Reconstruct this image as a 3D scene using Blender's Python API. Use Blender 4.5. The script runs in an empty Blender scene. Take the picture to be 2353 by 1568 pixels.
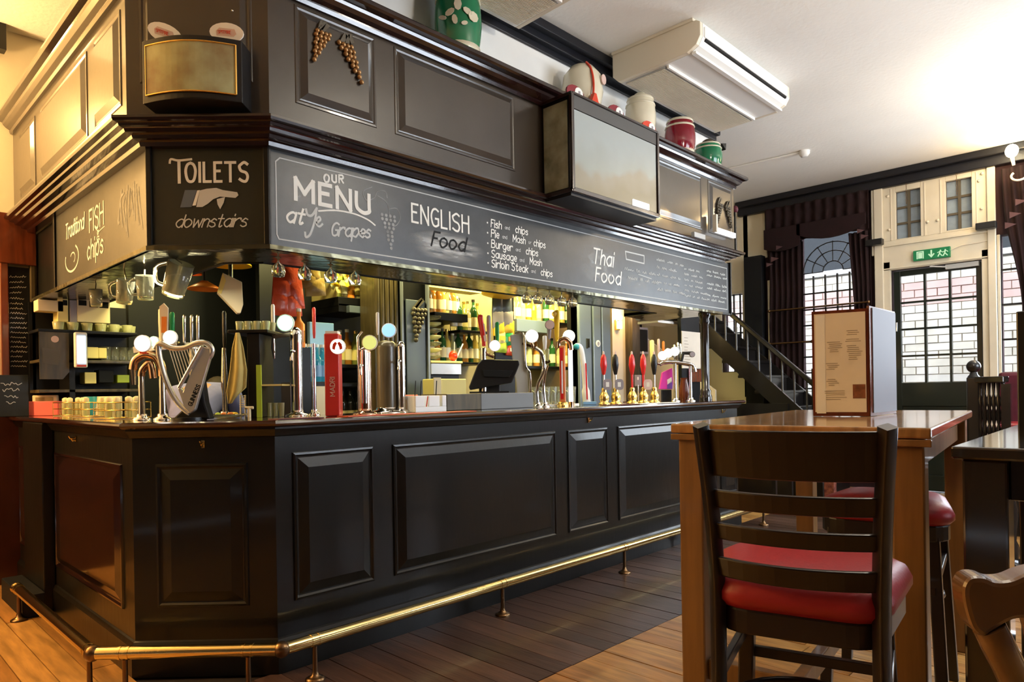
import bpy, math, random
from mathutils import Vector, Matrix
random.seed(7)
S = bpy.context.scene
COL = S.collection
# ---------------------------------------------------------------- camera
FPX, PX, PY, TH, EYE = 1582., 1176.5, 901., math.radians(.94), 1.22
AZ = math.radians(44.2)
FW = Vector((math.cos(AZ), math.sin(AZ), 0)); RT = Vector((math.sin(AZ), -math.cos(AZ), 0)); UP = Vector((0, 0, 1))
cx_ = RT * math.cos(TH) - UP * math.sin(TH); cy_ = RT * math.sin(TH) + UP * math.cos(TH)
cam = bpy.data.objects.new('camera', bpy.data.cameras.new('camera')); COL.objects.link(cam)
cam.matrix_world = Matrix(((cx_.x, cy_.x, -FW.x, 0), (cx_.y, cy_.y, -FW.y, 0), (cx_.z, cy_.z, -FW.z, EYE), (0, 0, 0, 1)))
cam.data.sensor_width = 36; cam.data.lens = FPX / 2353 * 36; cam.data.shift_y = 117 / 2353
cam.data.clip_start = .02
S.camera = cam
# ---------------------------------------------------------------- sky, lights, exposure
S.view_settings.view_transform = 'Standard'; S.view_settings.look = 'None'; S.view_settings.gamma = 1
S.view_settings.use_curve_mapping = False; S.view_settings.exposure = 0.0
w = bpy.data.worlds.new('sky'); S.world = w; w.use_nodes = True
w.node_tree.nodes['Background'].inputs[0].default_value = (.80, .88, 1, 1)
w.node_tree.nodes['Background'].inputs[1].default_value = 8.5
WARM = (1, .60, .23); NEUT = (1, .93, .82); DAY = (.80, .90, 1); GRN = (1, .86, .34)
def point(n, loc, e, col, r=.08):
    l = bpy.data.lights.new(n, 'POINT'); l.energy = e; l.color = col; l.shadow_soft_size = r
    o = bpy.data.objects.new(n, l); o.location = loc; COL.objects.link(o); return o
def area(n, loc, tgt, e, col, sx, sy=None):
    l = bpy.data.lights.new(n, 'AREA'); l.energy = e; l.color = col; l.shape = 'RECTANGLE'; l.size = sx; l.size_y = sy or sx
    o = bpy.data.objects.new(n, l); o.location = loc
    o.rotation_euler = (Vector(tgt) - Vector(loc)).to_track_quat('-Z', 'Y').to_euler(); COL.objects.link(o); return o
area('daylight_window_light', (8.80, .25, 2.0), (5, 1.2, 1.2), 150, DAY, 1.6, 2.2)        # fills the big window right of the door, outside the frame
area('daylight_side_window_light', (5.5, -2.45, 2.2), (5.0, 2, 1.3), 60, DAY, 2.6, 1.8)      # window in the side wall behind the tables
point('room_fill_light_a', (3.3, .3, 3.1), 78, (1, .89, .72), .12)  # three unseen fill lamps added to brighten the room
point('room_fill_light_b', (6.8, .6, 3.1), 62, (1, .82, .58), .15)
point('room_fill_light_c', (1.2, -.8, 3.1), 8, NEUT, .2)
point('wall_sconce_light_a', (-.5, 5.25, 2.5), 150, WARM, .12)
point('wall_sconce_light_b', (-1.7, 5.2, 2.5), 120, WARM, .12)
point('wall_sconce_light_c', (.3, 5.35, 3.1), 34, WARM, .10)
# ---------------------------------------------------------------- pixel rays (only used to measure positions on real planes)
def ray(x, y):
    dx, dy = x - PX, y - PY
    u = dx * math.cos(TH) - dy * math.sin(TH); v = dx * math.sin(TH) + dy * math.cos(TH)
    return Vector((FW.x + u / FPX * RT.x, FW.y + u / FPX * RT.y, -v / FPX))
E0 = Vector((0, 0, EYE))
def at_y(x, y, c): r = ray(x, y); return E0 + r * (c / r.y)
def at_x(x, y, c): r = ray(x, y); return E0 + r * (c / r.x)
def at_z(x, y, c): r = ray(x, y); return E0 + r * ((c - EYE) / r.z)
def at_d(x, y, d): return E0 + ray(x, y) * d
def depth(p): return p[0] * FW.x + p[1] * FW.y
def proj(p):
    d = depth(p); u = FPX * (p[0] * RT.x + p[1] * RT.y) / d; v = -FPX * (p[2] - EYE) / d
    return (PX + u * math.cos(TH) + v * math.sin(TH), PY - u * math.sin(TH) + v * math.cos(TH), d)
# ---------------------------------------------------------------- materials
MT = {}
def mat(name, col, rough=.5, metal=0, coat=0, emit=None, es=1, noise=0, nscale=8, bump=0, bscale=40, trans=0, alpha=1, col2=None, stretch=None, spec=.5, ior=1.45):
    m = bpy.data.materials.new(name); m.use_nodes = True; nt = m.node_tree; b = nt.nodes['Principled BSDF']
    def I(k, v):
        if k in b.inputs: b.inputs[k].default_value = v
    I('Base Color', (*col, 1)); I('Roughness', rough); I('Metallic', metal); I('Coat Weight', coat); I('Coat Roughness', .08)
    I('Specular IOR Level', spec); I('IOR', ior)
    I('Transmission Weight', trans); I('Alpha', alpha)
    if emit: I('Emission Color', (*emit, 1)); I('Emission Strength', es)
    if noise or bump:
        tc = nt.nodes.new('ShaderNodeTexCoord'); mp = nt.nodes.new('ShaderNodeMapping'); nt.links.new(tc.outputs['Object'], mp.inputs[0])
        if stretch: mp.inputs['Scale'].default_value = stretch
    if noise:
        n = nt.nodes.new('ShaderNodeTexNoise'); n.inputs['Scale'].default_value = nscale; n.inputs['Detail'].default_value = 6
        nt.links.new(mp.outputs[0], n.inputs['Vector'])
        mx = nt.nodes.new('ShaderNodeMix'); mx.data_type = 'RGBA'
        c2 = col2 or tuple(max(0, c * (1 - noise)) for c in col)
        mx.inputs[6].default_value = (*col, 1); mx.inputs[7].default_value = (*c2, 1)
        rp = nt.nodes.new('ShaderNodeValToRGB'); rp.color_ramp.elements[0].position = .35; rp.color_ramp.elements[1].position = .68
        nt.links.new(n.outputs[0], rp.inputs[0]); nt.links.new(rp.outputs[0], mx.inputs[0]); nt.links.new(mx.outputs[2], b.inputs['Base Color'])
    if bump:
        n2 = nt.nodes.new('ShaderNodeTexNoise'); n2.inputs['Scale'].default_value = bscale; nt.links.new(mp.outputs[0], n2.inputs['Vector'])
        bp = nt.nodes.new('ShaderNodeBump'); bp.inputs['Strength'].default_value = bump; bp.inputs['Distance'].default_value = .01
        nt.links.new(n2.outputs[0], bp.inputs['Height']); nt.links.new(bp.outputs[0], b.inputs['Normal'])
    MT[name] = m; return m
M = lambda n: MT[n]
mat('black_varnish', (.006, .006, .0055), .34, coat=.22, spec=.35, noise=.4, nscale=5, stretch=(1, 1, .3), bump=.08, bscale=30)
mat('frieze_paint', (.046, .036, .027), .28, coat=.4, noise=.2, nscale=4, bump=.05, bscale=25)
mat('mahogany', (.018, .006, .006), .16, coat=1, noise=.5, nscale=6, bump=.05, bscale=18)
mat('red_mahogany', (.16, .035, .012), .22, coat=.6, noise=.5, nscale=9, stretch=(3, 3, .3))
mat('counter_wood', (.04, .013, .009), .12, coat=.8, noise=.4, nscale=7, stretch=(.3, 2, 1))
mat('chalkboard', (.030, .033, .036), .34, noise=.0, nscale=3, bump=.03, bscale=12, spec=.5)
mat('board_green_black', (.012, .014, .010), .45)
mat('dark_slate', (.006, .007, .009), .6, spec=.3)
mat('chalk', (.85, .85, .80), .9)
mat('chalk_dim', (.58, .60, .59), .95)
mat('chalk_smear', (.42, .43, .43), .95, noise=.7, nscale=22, col2=(.22, .23, .23))
mat('chalk_black', (.015, .016, .018), .9)
mat('brass', (.80, .62, .26), .16, metal=1, bump=.05, bscale=30)
mat('old_brass', (.20, .12, .06), .3, metal=1)
mat('gold', (.95, .66, .20), .25, metal=1)
mat('chrome', (.82, .82, .82), .08, metal=1)
mat('copper', (.62, .42, .30), .16, metal=1)
mat('bronze_wood', (.10, .075, .035), .35, coat=.3, noise=.6, nscale=9, stretch=(3, 3, .4))
mat('grape_bronze', (.42, .24, .10), .28, metal=.55)
mat('leaf_bronze', (.09, .075, .05), .5)
mat('cream_wall', (.76, .69, .52), .75, bump=.1, bscale=14)
mat('bulkhead_white', (.90, .90, .88), .75, noise=.12, nscale=2)
mat('ceiling_white', (.88, .88, .85), .85, bump=.25, bscale=30, noise=.05, nscale=1.5)
mat('cream_paint', (.72, .66, .52), .5, noise=.12, nscale=3)
mat('end_wall_dark', (.030, .010, .012), .8)
mat('navy_black', (.004, .005, .010), .4, coat=.12)
mat('door_green_black', (.008, .014, .010), .35, coat=.3)
mat('curtain_red', (.013, .0012, .002), .9, noise=.3, nscale=10)
mat('curtain_pattern', (.10, .05, .055), .9)
mat('glass', (1, 1, 1), .02, trans=1, ior=1.15)
mat('frosted_pane', (.26, .33, .40), .3, noise=.2, nscale=9)
mat('pale_brick', (.86, .80, .66), .9, noise=.2, nscale=3)
mat('pale_brick_b', (.90, .85, .74), .9, noise=.2, nscale=3)
mat('red_brick', (.78, .52, .46), .9, noise=.2, nscale=3)
mat('mortar', (.58, .52, .42), .95)
mat('asphalt', (.3, .3, .3), .9)
mat('white_plastic', (.80, .80, .78), .4)
mat('cream_plastic', (.74, .67, .54), .45)
mat('grey_plastic', (.42, .43, .43), .5)
mat('black_plastic', (.010, .010, .011), .35)
mat('slot_black', (.004, .004, .004), .8)
mat('exit_green', (.01, .16, .06), .4, emit=(.0, .35, .12), es=.12)
mat('exit_white', (.5, .8, .6), .4, emit=(.6, 1, .7), es=.12)
mat('oak_top', (.40, .22, .09), .16, coat=.5, noise=.5, nscale=6, stretch=(.4, 4, 1))
mat('oak', (.20, .10, .032), .4, coat=.2, noise=.4, nscale=6, stretch=(4, 4, .3))
mat('stool_wood', (.009, .0035, .003), .36, coat=.2, noise=.4, nscale=8)
mat('chair_wood', (.15, .075, .03), .22, coat=.6, noise=.3, nscale=6)
mat('red_leather', (.30, .014, .022), .42, bump=.08, bscale=90)
mat('dark_table', (.018, .014, .012), .12, coat=.8)
mat('leg_edge', (.22, .19, .12), .3, metal=.6)
mat('paper', (.78, .71, .60), .6, noise=.1, nscale=4)
mat('paper_back', (.21, .22, .26), .5)
mat('paper_ink', (.30, .24, .17), .8)
mat('photo_print', (.30, .10, .04), .6, noise=.6, nscale=30)
mat('yellow_cloth', (.72, .58, .20), .9, noise=.15, nscale=10, bump=.1)
mat('blue_cloth', (.26, .28, .62), .85, noise=.3, nscale=9)
mat('skin', (.55, .32, .22), .5)
mat('hair', (.03, .02, .012), .7)
mat('pink_card', (.80, .14, .13), .5)
mat('cream_card', (.78, .66, .42), .6)
mat('yellow_card', (.85, .72, .28), .6)
mat('white_card', (.85, .84, .80), .5)
mat('teal', (.03, .32, .34), .4)
mat('orange', (.75, .22, .03), .35)
mat('red_plastic', (.62, .02, .02), .25, coat=.4)
mat('red_foil', (.62, .07, .02), .3, bump=.3, bscale=30)
mat('yellow_foil', (.42, .27, .06), .35, bump=.3, bscale=30)
mat('sun_yellow', (.85, .55, .03), .4)
mat('green_plastic', (.02, .30, .08), .25)
mat('magenta', (.62, .04, .38), .4)
mat('violet', (.16, .07, .42), .4)
mat('font_red', (.55, .035, .03), .3, coat=.4)
mat('font_orange', (.70, .20, .05), .3, coat=.4)
mat('light_blue', (.20, .38, .60), .3)
mat('box_grey', (.17, .175, .18), .5)
mat('grey_badge', (.30, .27, .30), .4)
mat('pale_badge', (.62, .45, .40), .4)
mat('lens_green', (.5, .9, .7), .3, emit=(.35, 1, .62), es=3)
mat('lens_white', (.9, .9, .9), .3, emit=(1, .96, .9), es=5)
mat('lens_pink', (.9, .7, .75), .3, emit=(1, .72, .78), es=2)
mat('lens_blue', (.3, .55, .9), .3, emit=(.25, .55, 1), es=1.0)
mat('lens_lime', (.7, .8, .25), .3, emit=(.75, .85, .25), es=.7)
mat('screen_blue', (.5, .7, 1), .3, emit=(.55, .75, 1), es=1.6)
mat('blue_water', (.05, .30, .40), .12, trans=.5, emit=(.02, .16, .22), es=.3)
mat('clear_glass', (.95, .97, .85), .03, trans=.92, ior=1.4)
mat('olive_glass', (.50, .55, .12), .08, trans=.5)
mat('green_glass', (.03, .12, .04), .08, trans=.3)
mat('amber_glass', (.75, .33, .06), .08, trans=.45)
mat('gold_glass', (.85, .65, .18), .08, trans=.45)
mat('pale_liquor', (.75, .76, .45), .08, trans=.55)
mat('wine_glass_dark', (.02, .02, .012), .1, coat=.5)
mat('lime_fruit', (.45, .60, .05), .4)
mat('bulb', (1, .9, .7), .3, emit=(1, .85, .55), es=30)
mat('warm_lampshade', (1, .85, .5), .5, emit=(1, .72, .28), es=3.2)
mat('white_glow', (1, 1, 1), .5, emit=(1, 1, 1), es=1.5)
mat('barrel_green', (.012, .18, .075), .15, coat=.5)
mat('barrel_red', (.22, .010, .022), .12, coat=.5)
mat('barrel_cream', (.72, .66, .50), .2, coat=.4, noise=.1, nscale=6)
mat('scarlet', (.62, .05, .02), .2)
mat('backbar_tan', (.34, .27, .12), .5, noise=.5, nscale=3)
mat('shelf_black', (.004, .004, .005), .45, spec=.3)
mat('pillar_blue', (.11, .14, .19), .32, coat=.4)
mat('pillar_edge', (.25, .28, .32), .3, metal=.4)
mat('soffit_mirror', (.13, .12, .07), .16, metal=.7, bump=.5, bscale=9)
mat('mural', (.42, .43, .36), .30, coat=.4, noise=.7, nscale=2.2, col2=(.30, .25, .15))
mat('header_grey', (.07, .07, .07), .5)
mat('case_glass', (.40, .42, .30), .06, coat=1, noise=.6, nscale=7, col2=(.16, .16, .08))
mat('lightbox_face', (.44, .45, .24), .4, noise=.7, nscale=7, col2=(.26, .17, .07))
mat('satin', (.62, .62, .62), .26, metal=.75)
mat('steel', (.55, .55, .50), .25, metal=1)
mat('stair_black', (.010, .009, .009), .3, coat=.3)
mat('baluster_grey', (.10, .10, .10), .25, coat=.5)
mat('plum', (.10, .006, .02), .6, noise=.4, nscale=12)
mat('wallpaper_red', (.30, .09, .05), .7, noise=.6, nscale=26, col2=(.10, .015, .01))
mat('added_dado', (.05, .012, .006), .3, coat=.4, noise=.4, nscale=6)  # dark red put low on the wall for darker reflections
mat('reflect_dark', (.05, .035, .025), .5)  # dark tone chosen so varnish reflects less from behind the camera
mat('far_building', (.010, .012, .014), .9, noise=.3, nscale=.6)
mat('floor_gap', (.02, .012, .008), .9)
# smeared chalk on the long board: noise cloud in the colour and in the gloss
for nm, base, hi in (('chalkboard', (.024, .027, .030), (.062, .066, .068)),):
    m = MT[nm]; nt = m.node_tree; b = nt.nodes['Principled BSDF']
    n = nt.nodes.new('ShaderNodeTexNoise'); n.inputs['Scale'].default_value = 2.4; n.inputs['Detail'].default_value = 8; n.inputs['Roughness'].default_value = .7
    tc = nt.nodes.new('ShaderNodeTexCoord'); nt.links.new(tc.outputs['Object'], n.inputs['Vector'])
    r = nt.nodes.new('ShaderNodeValToRGB'); r.color_ramp.elements[0].color = (*base, 1); r.color_ramp.elements[1].color = (*hi, 1)
    r.color_ramp.elements[0].position = .4; r.color_ramp.elements[1].position = .8
    nt.links.new(n.outputs[0], r.inputs[0]); nt.links.new(r.outputs[0], b.inputs['Base Color'])
def cloud_mat(name, col, dens, stretch):
    m = mat(name, col, .95); nt = m.node_tree; b = nt.nodes['Principled BSDF']; L = nt.links.new; N = nt.nodes.new
    tc = N('ShaderNodeTexCoord'); mp = N('ShaderNodeMapping'); mp.inputs['Location'].default_value = (-1, 0, -1); mp.inputs['Scale'].default_value = (2, 0, 2); L(tc.outputs['Generated'], mp.inputs[0])
    ln = N('ShaderNodeVectorMath'); ln.operation = 'LENGTH'; L(mp.outputs[0], ln.inputs[0])
    r1 = N('ShaderNodeMapRange'); r1.inputs[1].default_value = 1.0; r1.inputs[2].default_value = .35; L(ln.outputs['Value'], r1.inputs[0])
    m2 = N('ShaderNodeMapping'); m2.inputs['Rotation'].default_value = (0, math.radians(-48), 0); m2.inputs['Scale'].default_value = stretch; L(tc.outputs['Object'], m2.inputs[0])
    n = N('ShaderNodeTexNoise'); n.inputs['Scale'].default_value = 14; n.inputs['Detail'].default_value = 5; L(m2.outputs[0], n.inputs['Vector'])
    r2 = N('ShaderNodeMapRange'); r2.inputs[1].default_value = .36; r2.inputs[2].default_value = .62; L(n.outputs[0], r2.inputs[0])
    mu = N('ShaderNodeMath'); mu.operation = 'MULTIPLY'; L(r1.outputs[0], mu.inputs[0]); L(r2.outputs[0], mu.inputs[1])
    m3 = N('ShaderNodeMath'); m3.operation = 'MULTIPLY'; m3.inputs[1].default_value = dens; L(mu.outputs[0], m3.inputs[0]); L(m3.outputs[0], b.inputs['Alpha'])
cloud_mat('chalk_cloud', (.62, .64, .64), .75, (.5, 1, 3.2)); cloud_mat('chalk_haze', (.55, .57, .57), .38, (1, 1, 1.6))
m = MT['mural']; nt = m.node_tree; b_ = nt.nodes['Principled BSDF']; N = nt.nodes.new       # faded landscape print: pale sky above tan hills
tc = N('ShaderNodeTexCoord'); sx = N('ShaderNodeSeparateXYZ'); nt.links.new(tc.outputs['Generated'], sx.inputs[0]); ns = N('ShaderNodeTexNoise'); ns.inputs['Scale'].default_value = 3.5; nt.links.new(tc.outputs['Object'], ns.inputs['Vector'])
ad = N('ShaderNodeMath'); ad.operation = 'MULTIPLY_ADD'; ad.inputs[1].default_value = .8; nt.links.new(ns.outputs[0], ad.inputs[0]); nt.links.new(sx.outputs[2], ad.inputs[2])
a2 = N('ShaderNodeMath'); a2.operation = 'MULTIPLY_ADD'; a2.inputs[1].default_value = -.45; nt.links.new(sx.outputs[0], a2.inputs[0]); nt.links.new(ad.outputs[0], a2.inputs[2])
rp = N('ShaderNodeValToRGB'); e = rp.color_ramp.elements; e[0].position = .25; e[0].color = (.20, .17, .10, 1); e[1].position = .95; e[1].color = (.30, .34, .34, 1); q_ = e.new(.55); q_.color = (.24, .22, .17, 1); q_ = e.new(.66); q_.color = (.26, .29, .27, 1)
nt.links.new(a2.outputs[0], rp.inputs[0]); nt.links.new(rp.outputs[0], b_.inputs['Base Color'])
def plank_mats(prefix, cols, rough):
    out = []
    for i, c in enumerate(cols):
        out.append(mat('%s_%d' % (prefix, i), c, rough, coat=.15, noise=.45, nscale=5, stretch=(6, .7, 1), bump=.12, bscale=14)); 
    return out
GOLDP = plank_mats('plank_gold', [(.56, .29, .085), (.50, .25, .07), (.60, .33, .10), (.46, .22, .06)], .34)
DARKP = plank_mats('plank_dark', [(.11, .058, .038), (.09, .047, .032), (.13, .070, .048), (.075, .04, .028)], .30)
# ---------------------------------------------------------------- mesh builder
def wmat(o):
    m = Matrix()
    ch = []
    while o: ch.append(o.matrix_basis.copy()); o = o.parent
    for k in reversed(ch): m = m @ k
    return m
class B:
    def __init__(s): s.v = []; s.f = []; s.sm = []; s.mi = []; s.cur = 0
    def add(s, vs, fs, sm=False):
        o = len(s.v); s.v += [Vector(p) for p in vs]; s.f += [tuple(i + o for i in f) for f in fs]; s.sm += [sm] * len(fs); s.mi += [s.cur] * len(fs); return s
    def box(s, x0, x1, y0, y1, z0, z1):
        return s.add([(x, y, z) for z in (z0, z1) for y in (y0, y1) for x in (x0, x1)], [(0, 2, 3, 1), (4, 5, 7, 6), (0, 1, 5, 4), (2, 6, 7, 3), (0, 4, 6, 2), (1, 3, 7, 5)])
    def obox(s, c, ax, ay, az):            # centre and half-axis vectors
        c = Vector(c); ax, ay, az = Vector(ax), Vector(ay), Vector(az)
        return s.add([c + ax * i + ay * j + az * k for k in (-1, 1) for j in (-1, 1) for i in (-1, 1)], [(0, 2, 3, 1), (4, 5, 7, 6), (0, 1, 5, 4), (2, 6, 7, 3), (0, 4, 6, 2), (1, 3, 7, 5)])
    def bar(s, p0, p1, w, h, side=None):   # rectangular bar between two points
        p0, p1 = Vector(p0), Vector(p1); d = p1 - p0; sd = Vector(side) if side else d.cross(UP)
        if sd.length < 1e-6: sd = Vector((1, 0, 0))
        sd = (sd - d.normalized() * sd.dot(d.normalized())).normalized(); u = sd.cross(d).normalized()
        return s.obox((p0 + p1) / 2, d / 2, sd * w / 2, u * h / 2)
    def prism(s, pts, off):                # extruded planar polygon
        n = len(pts); pts = [Vector(p) for p in pts]; off = Vector(off)
        return s.add(pts + [p + off for p in pts], [tuple(reversed(range(n))), tuple(range(n, 2 * n))] + [(i, (i + 1) % n, n + (i + 1) % n, n + i) for i in range(n)])
    def tube(s, path, r, n=8, closed=False, caps=True):
        path = [Vector(p) for p in path]; m = len(path); rs = r if isinstance(r, (list, tuple)) else [r] * m
        vs = []; prev = None
        for i, p in enumerate(path):
            a = path[(i - 1) % m] if (i or closed) else p; b = path[(i + 1) % m] if (i < m - 1 or closed) else p
            t = (b - a).normalized()
            if prev is None:
                ref = UP if abs(t.z) < .9 else Vector((1, 0, 0)); u = t.cross(ref).normalized()
            else: u = (prev - t * prev.dot(t)).normalized()
            prev = u; v = t.cross(u); rr = rs[i]
            ru, rv = rr if isinstance(rr, tuple) else (rr, rr)
            vs += [p + u * math.cos(2 * math.pi * k / n) * ru + v * math.sin(2 * math.pi * k / n) * rv for k in range(n)]
        fs = []
        for i in range(m if closed else m - 1):
            j = (i + 1) % m
            fs += [(i * n + k, i * n + (k + 1) % n, j * n + (k + 1) % n, j * n + k) for k in range(n)]
        s.add(vs, fs, True)
        if caps and not closed: s.add(vs[:n], [tuple(reversed(range(n)))]); s.add(vs[-n:], [tuple(range(n))])
        return s
    def cyl(s, p0, p1, r0, r1=None, n=12): return s.tube([p0, p1], [r0, r0 if r1 is None else r1], n)
    def lathe(s, prof, c=(0, 0, 0), n=16, axis=(0, 0, 1), sx=1, sy=1):
        c = Vector(c); az = Vector(axis).normalized(); ref = Vector((1, 0, 0)) if abs(az.x) < .9 else Vector((0, 1, 0))
        ax = (ref - az * ref.dot(az)).normalized(); ay = az.cross(ax); vs = []; m = len(prof)
        for r, z in prof: vs += [c + ax * math.cos(2 * math.pi * k / n) * r * sx + ay * math.sin(2 * math.pi * k / n) * r * sy + az * z for k in range(n)]
        fs = [(i * n + k, i * n + (k + 1) % n, (i + 1) * n + (k + 1) % n, (i + 1) * n + k) for i in range(m - 1) for k in range(n)]
        s.add(vs, fs, True); s.add(vs[:n], [tuple(reversed(range(n)))]); s.add(vs[-n:], [tuple(range(n))]); return s
    def sphere(s, c, r, n=8, m=6, sx=1, sy=1, sz=1):
        c = Vector(c); vs = [c + Vector((0, 0, -r * sz))]
        for i in range(1, m):
            a = math.pi * i / m - math.pi / 2
            vs += [c + Vector((math.cos(a) * math.cos(2 * math.pi * k / n) * r * sx, math.cos(a) * math.sin(2 * math.pi * k / n) * r * sy, math.sin(a) * r * sz)) for k in range(n)]
        vs.append(c + Vector((0, 0, r * sz))); L = len(vs) - 1
        fs = [(0, 1 + (k + 1) % n, 1 + k) for k in range(n)] + [(L, L - n + k, L - n + (k + 1) % n) for k in range(n)]
        fs += [(1 + i * n + k, 1 + i * n + (k + 1) % n, 1 + (i + 1) * n + (k + 1) % n, 1 + (i + 1) * n + k) for i in range(m - 2) for k in range(n)]
        return s.add(vs, fs, True)
    def build(s, name, m, parent=None, bevel=0, local=False, extra=()):
        me = bpy.data.meshes.new(name); inv = Matrix() if (local or not parent) else wmat(parent).inverted()
        me.from_pydata([tuple(inv @ p) for p in s.v], [], s.f); me.polygons.foreach_set('use_smooth', s.sm)
        me.materials.append(M(m) if isinstance(m, str) else m)
        for e in extra: me.materials.append(M(e))
        if extra: me.polygons.foreach_set('material_index', s.mi)
        me.update()
        o = bpy.data.objects.new(name, me); COL.objects.link(o)
        if parent: o.parent = parent
        if bevel:
            b = o.modifiers.new('bevel', 'BEVEL'); b.width = bevel; b.segments = 2; b.limit_method = 'ANGLE'; b.angle_limit = .6
        return o
def tag(o, label=None, cat=None, group=None, kind=None):
    if label: o['label'] = label
    if cat: o['category'] = cat
    if group: o['group'] = group
    if kind: o['kind'] = kind
    return o
def thing(name, label, cat, loc=(0, 0, 0), rz=0, group=None):
    o = bpy.data.objects.new(name, None); o.empty_display_size = .05; COL.objects.link(o); o.location = loc; o.rotation_euler = (0, 0, rz)
    return tag(o, label, cat, group)
def dup(root, loc, rz=None, label=None, group=None):
    def cp(o, par):
        c = o.copy(); COL.objects.link(c); c.parent = par
        for k in list(o.children): cp(k, c)
        return c
    r = cp(root, None); r.location = loc
    if rz is not None: r.rotation_euler = (0, 0, rz)
    if label: r['label'] = label
    if group: r['group'] = group
    return r
def frange(a, b, n): return [a + (b - a) * i / (n - 1) for i in range(n)]
def cr(pts, k=6, closed=False):          # Catmull-Rom through points
    pts = [Vector(p) for p in pts]; n = len(pts); out = []
    for i in range(n if closed else n - 1):
        if closed: p0, p1, p2, p3 = pts[(i - 1) % n], pts[i], pts[(i + 1) % n], pts[(i + 2) % n]
        else: p0, p1, p2, p3 = pts[max(i - 1, 0)], pts[i], pts[i + 1], pts[min(i + 2, n - 1)]
        for j in range(k):
            t = j / k; out.append(.5 * ((2 * p1) + (p2 - p0) * t + (2 * p0 - 5 * p1 + 4 * p2 - p3) * t * t + (3 * p1 - p0 - 3 * p2 + p3) * t ** 3))
    if not closed: out.append(pts[-1])
    return out
# ---------------------------------------------------------------- hand lettering: single-stroke glyphs, drawn as flat chalk ribbons
GL = {'A': '003960 1353', 'B': '0009 ~0949574505 ~0545624000', 'C': '~58391805113051', 'D': '0009 ~093956533000', 'E': '40000949 0535', 'F': '000949 0535', 'G': '~58391805113051 515434',
 'H': '0009 5059 0555', 'I': '0009', 'L': '090040', 'M': '0009336960', 'N': '00095059', 'O': '~391805113051655839', 'P': '0009 ~0949574505', 'R': '0009 ~0949574505 2550', 'S': '~58391807154452402001',
 'T': '0969 3930', 'U': '~09031130515359', 'Y': '0935 6930', 'a': '~55361503113052 5650', 'b': '0900 ~04264653413001', 'c': '~45261503112041', 'd': '~55361503113052 5950', 'e': '~034345261502113041',
 'f': '~4939282520 0646', 'g': '~55361503113052 ~56515b3c1b', 'h': '0900 ~0426454340', 'i': '0600 0809', 'k': '0900 0346 1440', 'l': '0900', 'm': '0600 ~0426353330 ~3556656360', 'n': '0600 ~0426454340',
 'o': '~2605022041534526', 'p': '060c ~04264653413001', 'r': '0600 ~04264645', 's': '~4526150433412001', 't': '~29213041 0646', 'u': '~0602103042 4640', 'w': '0610355066', 'y': '~0603113042 ~46403c1c',
 '&': '~601618394703012053', '.': '0414', 'K': '0009 0459 1550', 'V': '093069', 'Z': '09590050', 'X': '0059 0950', 'J': '~49412001', '1': '1839 3930', ' ': ''}
def yv(c): return int(c) if c.isdigit() else -(ord(c) - 96)
def ribbon(b, pts, wd, U, V):
    n = len(pts)
    if n < 2: return
    N = U.cross(V).normalized(); b.k = getattr(b, 'k', 0) + 1; pts = [p + N * (4e-5 * (b.k % 30)) for p in pts]; vs = []   # overlapping strokes lie on one another
    for i, p in enumerate(pts):
        t = (pts[min(i + 1, n - 1)] - pts[max(i - 1, 0)])
        if t.length < 1e-9: t = U
        s = N.cross(t).normalized() * wd / 2
        if 0 < i < n - 1:
            t1 = (pts[i] - pts[i - 1]); t2 = (pts[i + 1] - pts[i])
            if t1.length > 1e-9 and t2.length > 1e-9:
                cs = max(.35, math.sqrt(max(0, (1 + t1.normalized().dot(t2.normalized())) / 2))); s = s / cs
        e = t.normalized() * wd * .3 * (-1 if i == 0 else (1 if i == n - 1 else 0))
        vs += [p + s + e, p - s + e]
    b.add(vs, [(2 * i, 2 * i + 1, 2 * i + 3, 2 * i + 2) for i in range(n - 1)])
def strokes(b, P, wd, U, V):             # straight strokes: one quad each, square overlapping ends
    for p, q in zip(P, P[1:]):
        e = (q - p).normalized() * wd * .12; ribbon(b, [p - e, q + e], wd, U, V)
def text(b, s, O, U, V, cap, wd, shear=0, wscale=1, gap=2, rise=0):
    O, U, V = Vector(O), Vector(U), Vector(V); k = cap / 9; x = 0
    for i, ch in enumerate(s):
        mx = 0
        for st in GL.get(ch, '').split():
            smt = st[0] == '~'; st = st.lstrip('~')
            pr = [(int(st[j]), yv(st[j + 1])) for j in range(0, len(st), 2)]
            mx = max([mx] + [p[0] for p in pr])
            P = [O + U * ((x + px * wscale) * k + py * k * shear) + V * (py * k + (x + px) * k * rise) for px, py in pr]
            ribbon(b, cr(P, 4), wd, U, V) if smt and len(P) > 2 else strokes(b, P, wd, U, V)
        x += (mx if ch != ' ' else 2) * wscale + gap
    return x * k
def line(b, pts, wd, U, V, sm=False): ribbon(b, cr(pts, 6) if sm else [Vector(p) for p in pts], wd, Vector(U), Vector(V))
# ================================================================ ROOM SHELL
CEI = 3.70; XE = 8.86; YW = 5.62; XL = -2.6; YS = -2.6
def struct(b, name, m, parent=None, bevel=0):
    o = b.build(name, m, parent, bevel)
    if not parent: tag(o, kind='structure')
    return o
fl = struct(B().box(XL, XE + .1, YS, YW + 1.5, -.12, -.012), 'floor', 'floor_gap')
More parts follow.
